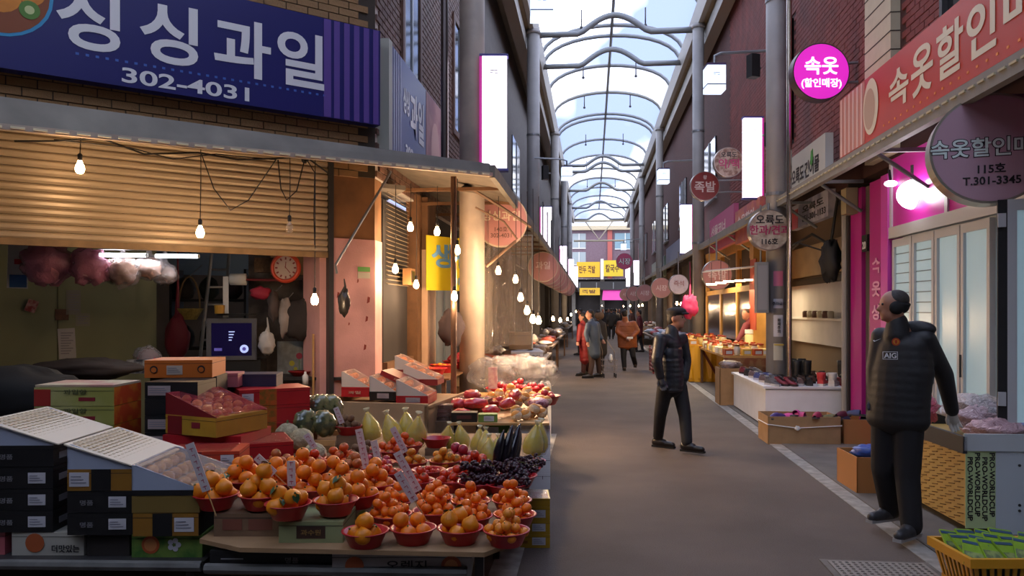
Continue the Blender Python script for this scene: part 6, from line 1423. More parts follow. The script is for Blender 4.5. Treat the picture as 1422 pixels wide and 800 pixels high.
cname = {'blk': 'black low shoe', 'blkboot': 'black boot', 'wine': 'wine red low shoe', 'grey': 'grey trainer', 'mix': 'brown and white trainer', 'redhi': 'red high top shoe', 'whitehi': 'white high top shoe', 'brown': 'brown low shoe', 'blue': 'blue trainer'}
ordn = ('leftmost', 'second from left', 'third from left', 'fourth from left', 'fifth from left', 'sixth from left', 'seventh from left', 'eighth from left', 'ninth from left')
cur = None; idx = 0
for (X, Y, rz, k) in rowsS:
    rw = 'front row' if Y < 11 else 'second row' if Y < 11.4 else 'third row' if Y < 11.8 else 'rear rows'
    if rw != cur: SI = sorted([q[0] for q in rowsS if (('front row' if q[1] < 11 else 'second row' if q[1] < 11.4 else 'third row' if q[1] < 11.8 else 'rear rows') == rw)])
    cur = rw; idx = SI.index(X); SI[idx] = -99
    t_ = thing('shoe', '%s on the white counter, %s of the %s' % (cname[k], (ordn + ('tenth from left', 'eleventh from left', 'twelfth from left', 'thirteenth from left', 'last'))[min(idx, 13)], rw), 'shoe', (X, Y, .57), rz + math.pi * .0, 'shoes on the white counter'); t_.scale = (1.2, 1.1, 1.15)
    if rz > 0: t_.rotation_euler = (0, 0, math.pi + rz); t_.location.y += .2
    for me, nm in zip(SH[k], ('sole', 'upper', 'laces')): link(nm, me, t_)
sb_ = carton('shoe_box', 'red shoe box with white label at the right end of the white counter', 0, 0, 0, .42, .3, .1, mat('red_shoe_box', '8f1f2c', .5), labels=[('f', .2, .3, .02, .08, m_lab)]); sb_.location = (3.35, 10.8, .57); sb_.rotation_euler = (0, 0, 0)
for i, x in enumerate((3.38, 3.50, 3.66)):
    t_ = thing('shoe', 'black boot standing on the red shoe box, %s' % ('left', 'middle', 'right')[i], 'shoe', (x + .02, 10.80, .675), .0, 'shoes on the white counter')
    for me, nm in zip(SH['blkboot'], ('sole', 'upper', 'laces')): link(nm, me, t_)
# slippers in cardboard boxes
def open_box(name, label, X, Y, w_, dep, h, mm, rz=0, tape=False):
    r = thing(name, label, 'box', (X, Y, 0), rz)
    MB().box(0, w_, 0, .01, 0, h).make('front_wall', mm, r); MB().box(0, w_, dep - .01, dep, 0, h).make('back_wall', mm, r); MB().box(0, .01, 0, dep, 0, h).make('side_wall', mm, r); MB().box(w_ - .01, w_, 0, dep, 0, h).make('side_wall', mm, r); MB().box(.012, w_ - .012, .012, dep - .012, .005, h * .72).make('filled_base', mat('box_inside', '5a4634', .9), r)
    if tape:
        MB().path([(-.008, dep, h * .7), (-.008, -.008, h * .72), (w_ * .4, -.012, h * .6), (w_ + .008, -.008, h * .7), (w_ + .008, dep, h * .7)], .006, 5).make('string', m_white, r); MB().ball((w_ * .4, -.02, h * .6), (.03, .012, .028), 8, 5, wob=.5).make('knot', m_white, r)
    return r
open_box('cardboard_box', 'open cardboard box of slippers tied with white string before the shoe counter', 2.08, 9.5, .84, .5, .33, m_card, .02, True)
open_box('cardboard_box', 'small cardboard box of slippers right of the tied one', 2.96, 9.55, .5, .45, .30, mat('orange_card', 'a5713e', .8), -.05)
open_box('cardboard_box', 'orange brown box with white label behind the legs of the man at right', 2.28, 7.0, .5, .5, .32, mat('orange_card', 'a5713e', .8), .03)
def slipper(X, Y, z, rz, c, label):
    t_ = thing('slipper', label, 'slipper', (X, Y, z), rz, 'slippers in the cardboard boxes'); mm = mat('slip_' + c, c, .6)
    MB().prism([(-.03, 0), (-.04, .1), (-.045, .18), (-.03, .24), (0, .25), (.03, .24), (.045, .18), (.04, .1), (.03, 0)], 0, .02).make('sole', mat('slip_sole', '3a3638', .7), t_)
    n = 10; vs = []
    for (y, hw, hz) in ((.09, .044, .06), (.15, .047, .06), (.2, .04, .045), (.24, .02, .03)):
        for j in range(n): a = math.pi * j / (n - 1); vs.append((hw * math.cos(a), y, .015 + hz * math.sin(a)))
    MB().add(vs, [(i * n + j, (i + 1) * n + j, (i + 1) * n + j + 1, i * n + j + 1) for i in range(3) for j in range(n - 1)]).make('strap', mm, t_, smooth=True)
sl = [('4a3a78', 'purple'), ('4a3a78', 'purple'), ('c2408f', 'bright pink'), ('c2408f', 'bright pink'), ('b03a78', 'pink'), ('8f2a4a', 'wine'), ('3a3f5a', 'navy')]
for i in range(7): slipper(2.16 + i * .115, 9.62 + (i % 2) * .07, .27 + (i % 3) * .02, (-.9, 2.4, -.6, 1.2, .9, 2.6, -1.2)[i], sl[i][0], '%s slipper in the string tied box, %s' % (sl[i][1], ordn[i]))
for i, (c, nm) in enumerate((('5a5a3a', 'olive'), ('5a2034', 'wine'), ('2a3566', 'dark blue'), ('34406f', 'blue'), ('a03060', 'pink'))): slipper(2.98 + i * .11, 9.68 + (i % 2) * .08, .26 + (i % 2) * .05, (.8, 2.2, -.7, 1.0, 2.7)[i], c, '%s slipper in the small box, %s' % (nm, ordn[i]))
crumple('blue_pack', 'blue pack in the orange brown box behind the man', 'pack', Vector((2.45, 7.2, .33)), (.14, .15, .07), mat('blue_pack', '2a4a9a', .4), 101, .3)

# ------------------------------------------------------------------ big crate with bagged goods at right
cr_ = thing('goods_crate', 'waist low crate with patterned tape on its side and green printed front, at right edge', 'crate', (2.64, 5.82, 0), 2 * D2R)
m_tape = mat('buff_tape', 'bc9c58', .5, var=.05); m_tapet = mat('tape_print', '6d4f22', .6)
MB().box(0, 1.1, 0, 1.2, .06, .62).make('body', m_tape, cr_)
mb = MB()
for r_i in range(17):
    for c_i in range(9):
        yy = .03 + c_i * .13 + (.05 if r_i % 2 else 0); mb.hexa([(-.004, yy, .08 + r_i * .031), (0, yy, .08 + r_i * .031), (0, yy + .085, .066 + r_i * .031), (-.004, yy + .085, .066 + r_i * .031), (-.004, yy, .086 + r_i * .031), (0, yy, .086 + r_i * .031), (0, yy + .085, .072 + r_i * .031), (-.004, yy + .085, .072 + r_i * .031)])
tag(mb.make('tape_lettering_marks', m_tapet, cr_), kind='stuff')
MB().box(-.005, .20, -.006, .0, .05, .60).make('green_printed_board', mat('pale_green_board', 'b0c590', .6), cr_)
for k in range(4):
    v, f = text('PRO-WORLDCUP', .05, .02)
    M_ = Matrix.Translation((.025 + k * .05, -.009, .33 + .03 * (k % 2))) @ Matrix.Rotation(math.pi / 2, 4, 'Y')
    MB().add([tuple(M_ @ Vector((p[0] * 1.15, p[1] * .3, p[2]))) for p in v], f).make('lettering', m_ink, cr_)
MB().box(.2, 1.12, -.008, .0, .0, .62).make('grey_board', mat('grey_blue_board', 'b3bdc4', .6), cr_)
MB().box(-.02, 1.12, -.02, .0, .60, .72).make('rim_board', mat('grey_rim', 'b5bdc2', .6), cr_); MB().box(-.03, .0, -.02, 1.2, .58, .70).make('rim_board', mat('dark_rim_board', '2c2a2c', .6), cr_); MB().box(0, 1.1, 1.18, 1.2, .58, .72).make('rim_board', m_black, cr_)
for z in (.18, .22, .5): MB().tube((.36, -.014, z), (.36, -.008, z), .01, n=8).make('rivet', m_dsteel, cr_)
bag_l = [(2.72, 6.75, .80, (.12, .1, .13), 'e06a8a', 'c43a5a', 'pink bag of goods at the far end of the crate, by the gloved hand'), (2.95, 6.0, .74, (.2, .14, .08), 'd8b0b8', 'b08a90', 'clear bag of pale pink goods at the front left of the crate'),
         (3.25, 6.05, .77, (.24, .16, .09), '8a90c0', '6a6a9a', 'blue film bag across the front right of the crate'), (3.5, 5.98, .76, (.2, .14, .09), 'c08a80', 'a0605a', 'reddish bag at the right edge of the crate'),
         (3.05, 6.5, .82, (.26, .2, .12), 'd5cdd0', 'a59aa0', 'silvery white bag heap in the middle of the crate'), (3.4, 6.5, .80, (.24, .18, .1), 'cfcdd5', 'a0a0aa', 'pale film bag behind the blue one'), (2.92, 6.3, .78, (.15, .12, .09), 'dcc0c8', 'b3949c', 'small pinkish clear bag behind the glove')]
for i, (X, Y, z, s3, c, ci, lb) in enumerate(bag_l): crumple('goods_bag', lb, 'plastic bag', Vector((X, Y, z - .02)), s3, film('gb_film_' + c, c, .3, .1, 1.0, 12), 110 + i, .4, n=26, k=16, inner=mat('gb_in_' + ci, ci, .6, var=.4, vs=10), group='bagged goods in the crate')
# yellow basket with green packs
p = at(1335, 752, .27); p = cw((1400 - 711) / 1080 * 4.32, 4.42, 0)
bk_ = thing('plastic_basket', 'yellow slotted plastic basket with green packs at the bottom right corner', 'basket', (p.x, p.y, 0), YAW); m_ybk = mat('yellow_plastic', 'c98f16', .4, spec=.6)
W_, D_ = .26, .2; hb_ = .25
for (sx, sy) in ((0, -1), (0, 1), (-1, 0), (1, 0)):
    n_ = 12
    for k in range(n_):
        t_ = (k + .5) / n_ * 2 - 1
        if sx == 0: MB().hexa([(t_ * W_ * .85 - .008, sy * D_ * .85, .05), (t_ * W_ * .85 + .008, sy * D_ * .85, .05), (t_ * W_ * .85 + .008, sy * D_ * .85 + .006, .05), (t_ * W_ * .85 - .008, sy * D_ * .85 + .006, .05), (t_ * W_ - .012, sy * D_, hb_ - .04), (t_ * W_ + .012, sy * D_, hb_ - .04), (t_ * W_ + .012, sy * D_ + .006, hb_ - .04), (t_ * W_ - .012, sy * D_ + .006, hb_ - .04)]).make('slat', m_ybk, bk_)
        elif k < 9: t2_ = (k + .5) / 9 * 2 - 1; MB().hexa([(sx * W_ * .85, t2_ * D_ * .85 - .008, .05), (sx * W_ * .85 + .006, t2_ * D_ * .85 - .008, .05), (sx * W_ * .85 + .006, t2_ * D_ * .85 + .008, .05), (sx * W_ * .85, t2_ * D_ * .85 + .008, .05), (sx * W_, t2_ * D_ - .012, hb_ - .04), (sx * W_ + .006, t2_ * D_ - .012, hb_ - .04), (sx * W_ + .006, t2_ * D_ + .012, hb_ - .04), (sx * W_, t2_ * D_ + .012, hb_ - .04)]).make('slat', m_ybk, bk_)
MB().box(-W_ * .85, W_ * .85, -D_ * .85, D_ * .85, 0, .05).make('floor', m_ybk, bk_)
for (x0, x1, y0, y1) in ((-W_ - .02, W_ + .02, -D_ - .02, -D_ + .005), (-W_ - .02, W_ + .02, D_ - .005, D_ + .02), (-W_ - .02, -W_ + .005, -D_, D_), (W_ - .005, W_ + .02, -D_, D_)): MB().box(x0, x1, y0, y1, hb_ - .05, hb_).make('rim', m_ybk, bk_)
for i in range(14):
    q = Vector((p.x, p.y, 0)) + Matrix.Rotation(YAW, 3, 'Z') @ Vector((-.19 + (i % 5) * .095, -.12 + (i // 5) * .1, .25 + (i % 2) * .01))
    g_ = thing('green_pack', 'green printed pack in the yellow basket, %s row, %s' % (('front', 'middle', 'back')[i // 5], ('leftmost', 'second', 'middle', 'fourth', 'rightmost')[i % 5]), 'pack', q, YAW + .5, 'green packs in the yellow basket'); g_.rotation_euler = (-.95, .15, YAW + .35 * ((i % 3) - 1)); g_.scale = (1.2, 1, 1.2)
    MB().box(-.055, .055, -.006, .006, -.07, .07).make('sleeve', mat('lime_pack', '7fa52a', .4, var=.15, vs=18), g_); MB().box(-.05, .03, -.008, -.006, -.05, .0).make('print', mat('pack_print', '5a6a4a', .5, c2='8a9a5a', vs=30), g_); MB().box(-.055, .055, -.0085, -.006, .045, .06).make('blue_strip', mat('pack_blue', '2a4a6a', .5), g_)
fl = thing('basket_filling', 'dark goods filling the yellow basket under the green packs', 'goods', (p.x, p.y, .05), YAW); MB().box(-.2, .2, -.15, .15, 0, .14).make('lower_packs', mat('dark_green_pack', '3a4a22', .6, c2='26324a', vs=20), fl)

# ------------------------------------------------------------------ warm stall in the middle of the right row
m_ytarp = mat('yellow_tarp', 'cf951c', .45, var=.08, vs=2)
yt = thing('tarp_table', 'stall table draped with a yellow tarp held by a brown strap', 'table', (2.12, 17.4, 0), 0)
mb = MB(); n_ = 16; vs = []
for i in range(n_ + 1):
    x = i / n_ * .95
    for (z, o) in ((.82, 0), (.5, -.03), (.1, -.06 - .03 * math.sin(i * 1.9)), (.02, -.05)): vs.append((x, o + .02 * math.sin(i * 1.4), z))
mb.add(vs, [(i * 4 + j, (i + 1) * 4 + j, (i + 1) * 4 + j + 1, i * 4 + j + 1) for i in range(n_) for j in range(3)]).box(0, .95, 0, 2.6, .78, .82).box(0, .03, 0, 2.6, .02, .8); mb.make('tarp', m_ytarp, yt, smooth=False); MB().hexa([(.2, -.1, .8), (.26, -.1, .8), (.26, -.08, .8), (.2, -.08, .8), (.62, -.13, .05), (.68, -.13, .05), (.68, -.1, .05), (.62, -.1, .05)]).make('strap', mat('strap_brown', '6a2c18', .6), yt)
ct = thing('goods_counter', 'wooden counter crowded with lit snacks and jars in the middle of the right row', 'counter', (2.35, 14.2, 0), 0)
MB().box(0, .95, 0, 3.1, .74, .78).make('top', m_woodl, ct); MB().box(0, .95, 0, .03, .2, .74).make('front_panel', mat('patterned_front', '7d4a30', .7, c2='8f6a48', vs=9), ct)
for x in (0, .9):
    for y in (.03, 3.0): MB().box(x, x + .05, y, y + .05, 0, .74).make('leg', m_wood, ct)
open_box('cardboard_box', 'tall brown cardboard box standing left of the white shoe counter', 2.12, 13.25, .42, .5, .62, m_card, 0)
crumple('goods_bag', 'pinkish bag of goods in the tall brown cardboard box', 'plastic bag', Vector((2.33, 13.5, .66)), (.18, .2, .08), f_clear, 140, .4, inner=mat('mix_goods', '8a6a6a', .6, var=.4, vs=14))
itm = []
for c in ('d9c27a', 'e0d6b5', 'c98a3a', 'b5502a', 'd9b04a', '7a5a3a', 'd8d2c8'):
    itm.append((MB().lathe([(.03, 0), (.05, .01), (.055, .10), (.04, .13), (.035, .14)], 10).data('jar_body', mat('jar_' + c, c, .35), True), MB().lathe([(.042, .14), (.042, .165)], 10).data('lid', mat('lid_' + c, '9c3a22' if c != 'd8d2c8' else '6a4a2a', .4)), 'jar', c))
    itm.append((MB().box(-.07, .07, -.05, .05, 0, .1).data('pack_body', mat('pack_' + c, c, .5, var=.15, vs=20)), MB().box(-.05, .05, -.052, -.05, .02, .07).data('label', m_lab), 'pack', c))
rnd = random.Random(11); colw = {'d9c27a': 'straw yellow', 'e0d6b5': 'cream', 'c98a3a': 'amber', 'b5502a': 'rust red', 'd9b04a': 'golden', '7a5a3a': 'brown', 'd8d2c8': 'white'}
for iy in range(12):
    for ix in range(5):
        me, sub, nm, c = itm[rnd.randrange(len(itm))]; X = 2.42 + ix * .175 + rnd.uniform(-.02, .02); Y = 14.32 + iy * .24
        o = thing('snack_' + nm, '%s %s on the lit counter, %s row, %s' % (colw[c], nm, ('front', 'second', 'third', 'fourth', 'fifth', 'sixth', 'seventh', 'eighth', 'ninth', 'tenth', 'eleventh', 'rear')[iy], ordn[ix]), nm, (X, Y, .78), rnd.uniform(-.3, .3), 'goods on the lit counter'); o.scale = (1.15,) * 3
        link(me.name.split('.')[0], me, o); link(sub.name.split('.')[0], sub, o)
for iy in range(8):
    for ix in range(5):
        me, sub, nm, c = itm[rnd.randrange(len(itm))]
        o = thing('snack_' + nm, '%s %s on the yellow draped table, %s row, %s' % (colw[c], nm, ('front', 'second', 'third', 'fourth', 'fifth', 'sixth', 'seventh', 'rear')[iy], ordn[ix]), nm, (2.22 + ix * .18, 17.5 + iy * .3, .82), rnd.uniform(-.3, .3), 'goods on the yellow table'); o.scale = (1.2,) * 3
        link(me.name.split('.')[0], me, o); link(sub.name.split('.')[0], sub, o)
tj = thing('tall_jar', 'tall cream jar with white lid standing above the lit counter', 'jar', (3.15, 16.0, .78)); MB().lathe([(.09, 0), (.1, .03), (.1, .3), (.08, .34)], 14).make('jar_body', mat('tall_jar_cream', 'dcc692', .35), tj, smooth=True); MB().lathe([(.1, .34), (.1, .42)], 14).make('lid', m_white, tj)
# pink flower bunch by the post, white lamps
crumple('pink_bundle', 'bright pink hanging bundle beside the warm lit post', 'bundle', atd(958, 426, 18.5), (.2, .12, .26), mat('hot_pink', 'b02a68', .6), 150, .4, neck=.8)
for i, (u, v) in enumerate(((1001, 394), (1012, 392), (1028, 391), (1041, 390), (988, 396))):
    b_ = thing('strip_lamp', 'small bright lamp on the white rack over the warm stall, %s' % ordn[i], 'lamp', atd(u, v, 15.5), 0, 'small lamps on the white rack'); MB().box(-.1, .1, -.03, .03, 0, .035).make('lit_face', mat('lit_strip', 'ffffff', .4, emit=9, ecol='ffe2b0'), b_); MB().tube((0, 0, .035), (0, 0, .45), .006).make('cord', m_cable, b_)
L_ = bpy.data.lights.new('strip_glow', 'AREA'); L_.energy = 75; L_.size = 1.6; L_.color = (1, .78, .45); lo = bpy.data.objects.new('strip_glow', L_); COL.objects.link(lo); lo.location = (2.9, 15.6, 2.0)
L_ = bpy.data.lights.new('strip_glow', 'AREA'); L_.energy = 75; L_.size = 1.6; L_.color = (1, .72, .38); lo = bpy.data.objects.new('strip_glow', L_); COL.objects.link(lo); lo.location = (2.8, 18.6, 2.2)
rk = thing('white_rack', 'white hanging wire rack above the warm stall', 'rack', (2.6, 15.4, 2.35)); 
for y in (0, .5): MB().tube((-.4, y, 0), (.9, y, .12), .012).make('rail', m_white, rk)
for k in range(6): MB().tube((-.4 + k * .25, 0, .0 + k * .023), (-.4 + k * .25, .5, k * .023), .008).make('rung', m_white, rk)
for x in (-.3, .8): MB().tube((x, .25, .05), (x, .25, .85), .006).make('hanger', m_steel, rk)
for i, (u, v, D) in enumerate(((940, 420, 21), (946, 421, 22), (892, 423, 33), (887, 424, 34), (866, 425, 48), (875, 424, 40))): bulb(atd(u, v, D), .4, 'distant warm bulb on the right row, %s' % ('nearest pair left', 'nearest pair right', 'middle pair right', 'middle pair left', 'farthest', 'second farthest')[i], watt=40)
for i, (u, v, D) in enumerate(((788, 442, 24), (793, 436, 30), (800, 432, 42), (836, 424, 70))): bulb(atd(u, v, D), .4, 'distant bulb on the left row, %s' % ('nearest', 'second', 'third', 'at the alley end')[i], watt=45)
# ------------------------------------------------------------------ distant stalls both sides
def stall(X0, X1, Y0, Y1, z, label, c, side, n_, items, glab):
    r = thing('market_stall', label, 'stall', (X0, Y0, 0)); w_, d_ = X1 - X0, Y1 - Y0
    MB().box(0, w_, 0, d_, z - .04, z).make('top', mat('stall_' + c, c, .7, var=.1), r); MB().box(0, w_, 0, .03, z - .3, z - .04).make('front_panel', mat('stall_' + c, c, .7), r)
    for x in (.02, w_ - .07):
        for y in (.04, d_ - .1): MB().box(x, x + .05, y, y + .05, 0, z - .04).make('leg', m_wood, r)
    rn = random.Random(int(X0 * 10 + Y0)); k = 0
    nx_ = max(2, int(w_ / .33)); ny_ = max(1, n_ // nx_)
    for i in range(nx_):
        for j in range(ny_):
            cc = items[rn.randrange(len(items))]; x = X0 + (i + .5) * w_ / nx_; y = Y0 + (j + .5) * d_ / ny_; h = rn.uniform(.08, .22)
            o = thing('goods_pile', 'goods pile on the %s, %s row, %s' % (glab, ('front', 'second', 'third', 'fourth', 'fifth', 'sixth', 'seventh')[min(j, 6)], ordn[i]), 'goods', (x, y, z), 0, 'goods on the ' + glab)
            MB().ball((0, 0, h * .5), (w_ / nx_ * .42, min(.25, d_ / ny_ * .42), h * .55), 12, 8, wob=.4, seed=k + int(Y0), ws=3).make('pack_heap', mat('goods_' + cc, cc, .5, var=.3, vs=12), o, smooth=True); k += 1
stall(-1.95, -1.0, 11.0, 12.6, .80, 'stall table with foam boxes behind the plastic sheet', 'a08868', -1, 6, ['c9a27a', 'b5a89a', 'c0683a'], 'table behind the plastic sheet')
stall(-2.0, -.82, 13.4, 16.0, .72, 'pale stall counter on the left row past the plastic sheet', 'b9a48c', -1, 9, ['b5aca0', 'a58a70', '8f6a50'], 'pale left counter')
stall(-2.0, -.85, 16.8, 20, .80, 'left row stall beyond the pale counter', '7a6552', -1, 9, ['b9b0a8', '8f7a6a', 'a04a3a'], 'second left stall')
stall(-2.0, -.9, 21.5, 27, .80, 'far left stall behind the couple', '5f5048', -1, 12, ['a9a09a', '6a4a3a', '8a7a6a'], 'far left stall')
stall(2.1, 3.2, 21, 25, .75, 'right row stall behind the walking man', '7a5a44', 1, 12, ['b9b5b8', 'a05a4a', '8a90a5'], 'right stall behind the walking man')
stall(2.0, 3.2, 26, 31.8, .7, 'low right stall with bluish goods beyond the orange jacket', '6a5a54', 1, 15, ['8a9ab0', 'b5b8c0', 'a04a50'], 'low bluish stall')
stall(2.1, 3.2, 35, 43.2, .8, 'far right stall near the crowd', '5a4a42', 1, 12, ['a59a8a', '8a5a4a'], 'far right stall')
stall(-2.0, -1.0, 33, 42, .8, 'farthest left stall near the crowd', '4a423e', -1, 9, ['8f867c', '6a5040'], 'farthest left stall')
fb = carton('cardboard_box', 'brown cardboard box piled on the pale left counter', 0, 0, 0, .42, .4, .3, m_card); fb.location = (-1.45, 13.6, .9)
fb2 = carton('foam_box', 'white foam tray box at the alley end of the pale left counter', 0, 0, 0, .55, .4, .14, mat('white_foam', 'bdbcc0', .8), prints=[('f', .35, .5, .04, .09, ('수산', m_ink))]); fb2.location = (-1.38, 13.25, .74)
cr2 = thing('red_crate', 'red plastic crate by the right row behind the walking man', 'crate', (1.5, 19.6, 0)); m_rcr = mat('red_crate_plastic', '7a2c34', .5)
for k in range(6): MB().box(0, .5, 0, .02, .05 + k * .1, .11 + k * .1).make('slat', m_rcr, cr2); MB().box(0, .02, 0, 1.2, .05 + k * .1, .11 + k * .1).make('slat', m_rcr, cr2)
for x, y in ((0, 0), (.47, 0), (0, 1.17), (.47, 1.17)): MB().box(x, x + .04, y, y + .04, 0, .66).make('post', m_rcr, cr2)
# ================================================================== people
def blob(name, prims, voxel, mm, parent, smooth=6):
    mb = MB()
    for q in prims:
        if q[0] == 'c':
            _, a, b, r0, r1 = q[:5]; a = Vector(a); b = Vector(b); d = b - a; L_ = max(d.length, 1e-4); d = d / L_
            pts, rs = [], []
            for t in (-.98, -.8, -.5, 0): pts.append(a + d * r0 * t); rs.append(r0 * math.sqrt(max(0, 1 - t * t)))
            for t in (0, .5, .8, .98): pts.append(b + d * r1 * t); rs.append(r1 * math.sqrt(max(0, 1 - t * t)))
            mb.path(pts, rs, 14, 0)
        else:
            _, c, r3 = q[:3]; M_ = Matrix.Rotation(q[3] if len(q) > 3 else 0, 4, 'Z')
            if len(q) > 4: M_ = M_ @ Matrix.Rotation(q[4], 4, 'X')
            mb.ball(c, r3, 18, 12, M=M_)
    me = mb.data(name, mm)
    o = bpy.data.objects.new(name, me); TS.collection.objects.link(o)
    m = o.modifiers.new('r', 'REMESH'); m.mode = 'VOXEL'; m.voxel_size = voxel; m.use_smooth_shade = True
    if smooth: s_ = o.modifiers.new('s', 'SMOOTH'); s_.iterations = smooth; s_.factor = .5
    TS.view_layers[0].update(); dg = TS.view_layers[0].depsgraph
    res = bpy.data.meshes.new_from_object(o.evaluated_get(dg)); res.materials.clear(); res.materials.append(mm)
    bpy.data.objects.remove(o); bpy.data.meshes.remove(me)
    return link(name, res, parent)
m_skin = mat('skin', 'a5735c', .5); m_hair = mat('dark_hair', '1c1614', .6, bump=.5, bs=90)
def person(label, u0, v0, D, J, face, cols, vox=.012, coat_len=0, puffer=False, hands='glove', hair='short', cap=None, bw=1.0, torso=.19, group=None, tro=.075, quilt=0, hface=None):
    """J: pixel joints (u, v, depth offset) -> a posed figure standing at (u0, v0)"""
    s = D / 1080; root = thing('person', label, 'person', cw((u0 - 711) / 1080 * D, D, max(0, H0 + (430 - v0) / 1080 * D)), YAW, group)
    z0 = root.location.z
    P = {}
    for k, q in J.items():
        dd = q[2] if len(q) > 2 else 0; f_ = (D + dd) / D
        P[k] = Vector((((q[0] - 711) * s * f_ - (u0 - 711) * s), dd, H0 + (430 - q[1]) * s * f_ - z0))
    fd = Vector((math.cos(face), math.sin(face), 0)); sd = Vector((-fd.y, fd.x, 0)); yaw = face - math.pi / 2   # ball y axis = facing
    bf, bs_, byaw = fd, sd, yaw
    if hface is not None: fd = Vector((math.cos(hface), math.sin(hface), 0)); sd = Vector((-fd.y, fd.x, 0)); yaw = hface - math.pi / 2
    H = P['head']; hs = J.get('hs', (1,))[0] if 'hs' in J else 1
    P.pop('hs', None)
    neck = P['neck']; pel = (P['hipL'] + P['hipR']) / 2; ch = (P['shL'] + P['shR']) / 2 - Vector((0, 0, .10))
    body = []
    body += [('b', H + Vector((0, 0, .02)), (.074, .092, .095), yaw), ('b', H + fd * .028 + Vector((0, 0, -.045)), (.055, .065, .065), yaw), ('c', H + fd * .085 + Vector((0, 0, .01)), H + fd * .105 + Vector((0, 0, -.022)), .010, .014),
             ('b', H + fd * .072 + Vector((0, 0, -.055)), (.026, .016, .010), yaw), ('b', H + fd * .07 + Vector((0, 0, .035)), (.05, .02, .010), yaw), ('b', H + fd * .07 + Vector((0, 0, -.088)), (.022, .018, .014), yaw),
             ('b', H + sd * .076 - fd * .005, (.010, .022, .032), yaw), ('b', H - sd * .076 - fd * .005, (.010, .022, .032), yaw),
             ('c', H + Vector((0, 0, -.06)) - fd * .01, neck, .055, .06), ('c', neck, ch, .07, .12), ('b', ch, (torso * .8, .10, .15), byaw), ('c', ch, pel, .10, .10), ('b', pel, (.14, .10, .11), byaw)]
    for a in 'LR':
        body += [('c', P['sh' + a], P['el' + a], .05, .038), ('c', P['el' + a], P['wr' + a], .036, .026), ('c', P['hip' + a], P['kn' + a], .075, .052), ('c', P['kn' + a], P['an' + a], .05, .036), ('c', ch, P['sh' + a], .08, .055), ('c', pel, P['hip' + a], .09, .08),
                 ('c', P['an' + a], P['an' + a].lerp(P['to' + a], .35), .034, .026)]
    def hand(a, up, rr=1.0):
        w_ = P['wr' + a]; hd = P.get('hd' + a); d = ((hd - w_) if hd else (w_ - P['el' + a])).normalized(); side = d.cross(Vector((0, 1, 0))).normalized() if abs(d.y) < .9 else Vector((1, 0, 0)); nrm = d.cross(side).normalized()
        out_ = [('c', w_, w_ + d * .075, .027 * rr, .03 * rr), ('c', w_ + d * .03 + side * .015, w_ + d * .08 + side * .022, .018, .016), ('c', w_ + d * .03 - side * .015, w_ + d * .08 - side * .022, .018, .016)]
        for i, ln in enumerate((.062, .07, .066, .05)):
            b0 = w_ + d * .085 + side * (-.03 + i * .02); b1 = b0 + d * ln * .55 + nrm * .008 + side * (-.004 + i * .003); b2 = b1 + d * ln * .42 + nrm * .024
            out_ += [('c', b0, b1, .0098 * rr, .009 * rr), ('c', b1, b2, .009 * rr, .0078 * rr)]
        t0 = w_ + d * .025 - side * .026; t1 = t0 + d * .03 - side * .024 + nrm * .008; t2 = t1 + d * .028 - side * .004 + nrm * .01
        out_ += [('c', t0, t1, .013 * rr, .0105 * rr), ('c', t1, t2, .0105 * rr, .009 * rr)]
        return out_
    if hands == 'bare':
        for a in 'LR': body += hand(a, 1)
    blob('body', body, vox, cols.get('skin', m_skin), root, 3)
    if hands == 'glove':
        for a in 'LR': blob('glove', hand(a, 1, 1.15), .0045 if vox < .015 else .009, cols['glove' + a] if 'glove' + a in cols else cols['glove'], root, 2)
    # eyes
    if vox < .02:
        for sg in (-1, 1): MB().ball(H + fd * .083 + sd * sg * .028 + Vector((0, 0, .018)), .009, 8, 6).make('eye', m_ink, root, smooth=True)
    # coat
    e = .022; cp = []
    hem = pel + Vector((0, 0, -.03 - coat_len))
    nseg = 9
    for i in range(nseg + 1):
        t = i / nseg; c = ch.lerp(hem, t) + Vector((0, 0, .03 * (1 - t)))
        w_ = torso * bw * ((.86 + .14 * min(1, t * 3)) if t < .34 else 1.0 - .05 * math.sin((t - .34) * 4.5)); dp = .125 * bw * (1 + .10 * math.sin(t * 3.1)); hh = (ch - hem).length / nseg
        cp.append(('b', c, (w_, dp, hh * .85 if puffer else hh * 2.3), byaw))
    if puffer: cp += [('b', ch.lerp(hem, t), (torso * bw * .965, .127 * bw, (ch - hem).length / 3), byaw) for t in (.15, .35, .5, .65, .85)]
    cp += [('b', ch + Vector((0, 0, .06)), (torso * .86, .11, .08), byaw), ('c', neck + Vector((0, 0, -.07)), neck + Vector((0, 0, .035 if puffer else .025)), .09, .072)]
    for a in 'LR':
        for (p, q, r0, r1) in ((P['sh' + a], P['el' + a], .072, .062), (P['el' + a], P['wr' + a], .062, .048)):
            if puffer:
                m_ = 6
                for i in range(m_):
                    t0, t1 = (i + .38) / m_, (i + .62) / m_; r_ = r0 + (r1 - r0) * t0; cp.append(('c', p.lerp(q, t0), p.lerp(q, t1), r_, r_))
                cp.append(('c', p, q, r0 * .9, r1 * .9))
            else: cp.append(('c', p, q, r0, r1))
        cp.append(('c', ch + Vector((0, 0, .05)), P['sh' + a], .085, .073))
    blob('jacket', cp, vox * (1.0 if vox < .02 else 1), cols['coat'], root, 2 if puffer else 12)
    # trousers
    tp = [('b', pel, (.16, .12, .12), byaw)]
    for a in 'LR':
        tp += [('c', P['hip' + a], P['kn' + a], tro + .015, tro - .004), ('c', P['kn' + a], P['an' + a] + Vector((0, 0, .01)), tro - .006, tro - .017), ('c', pel, P['hip' + a], .105, .09)]
    blob('trousers', tp, vox, cols['trousers'], root, 4)
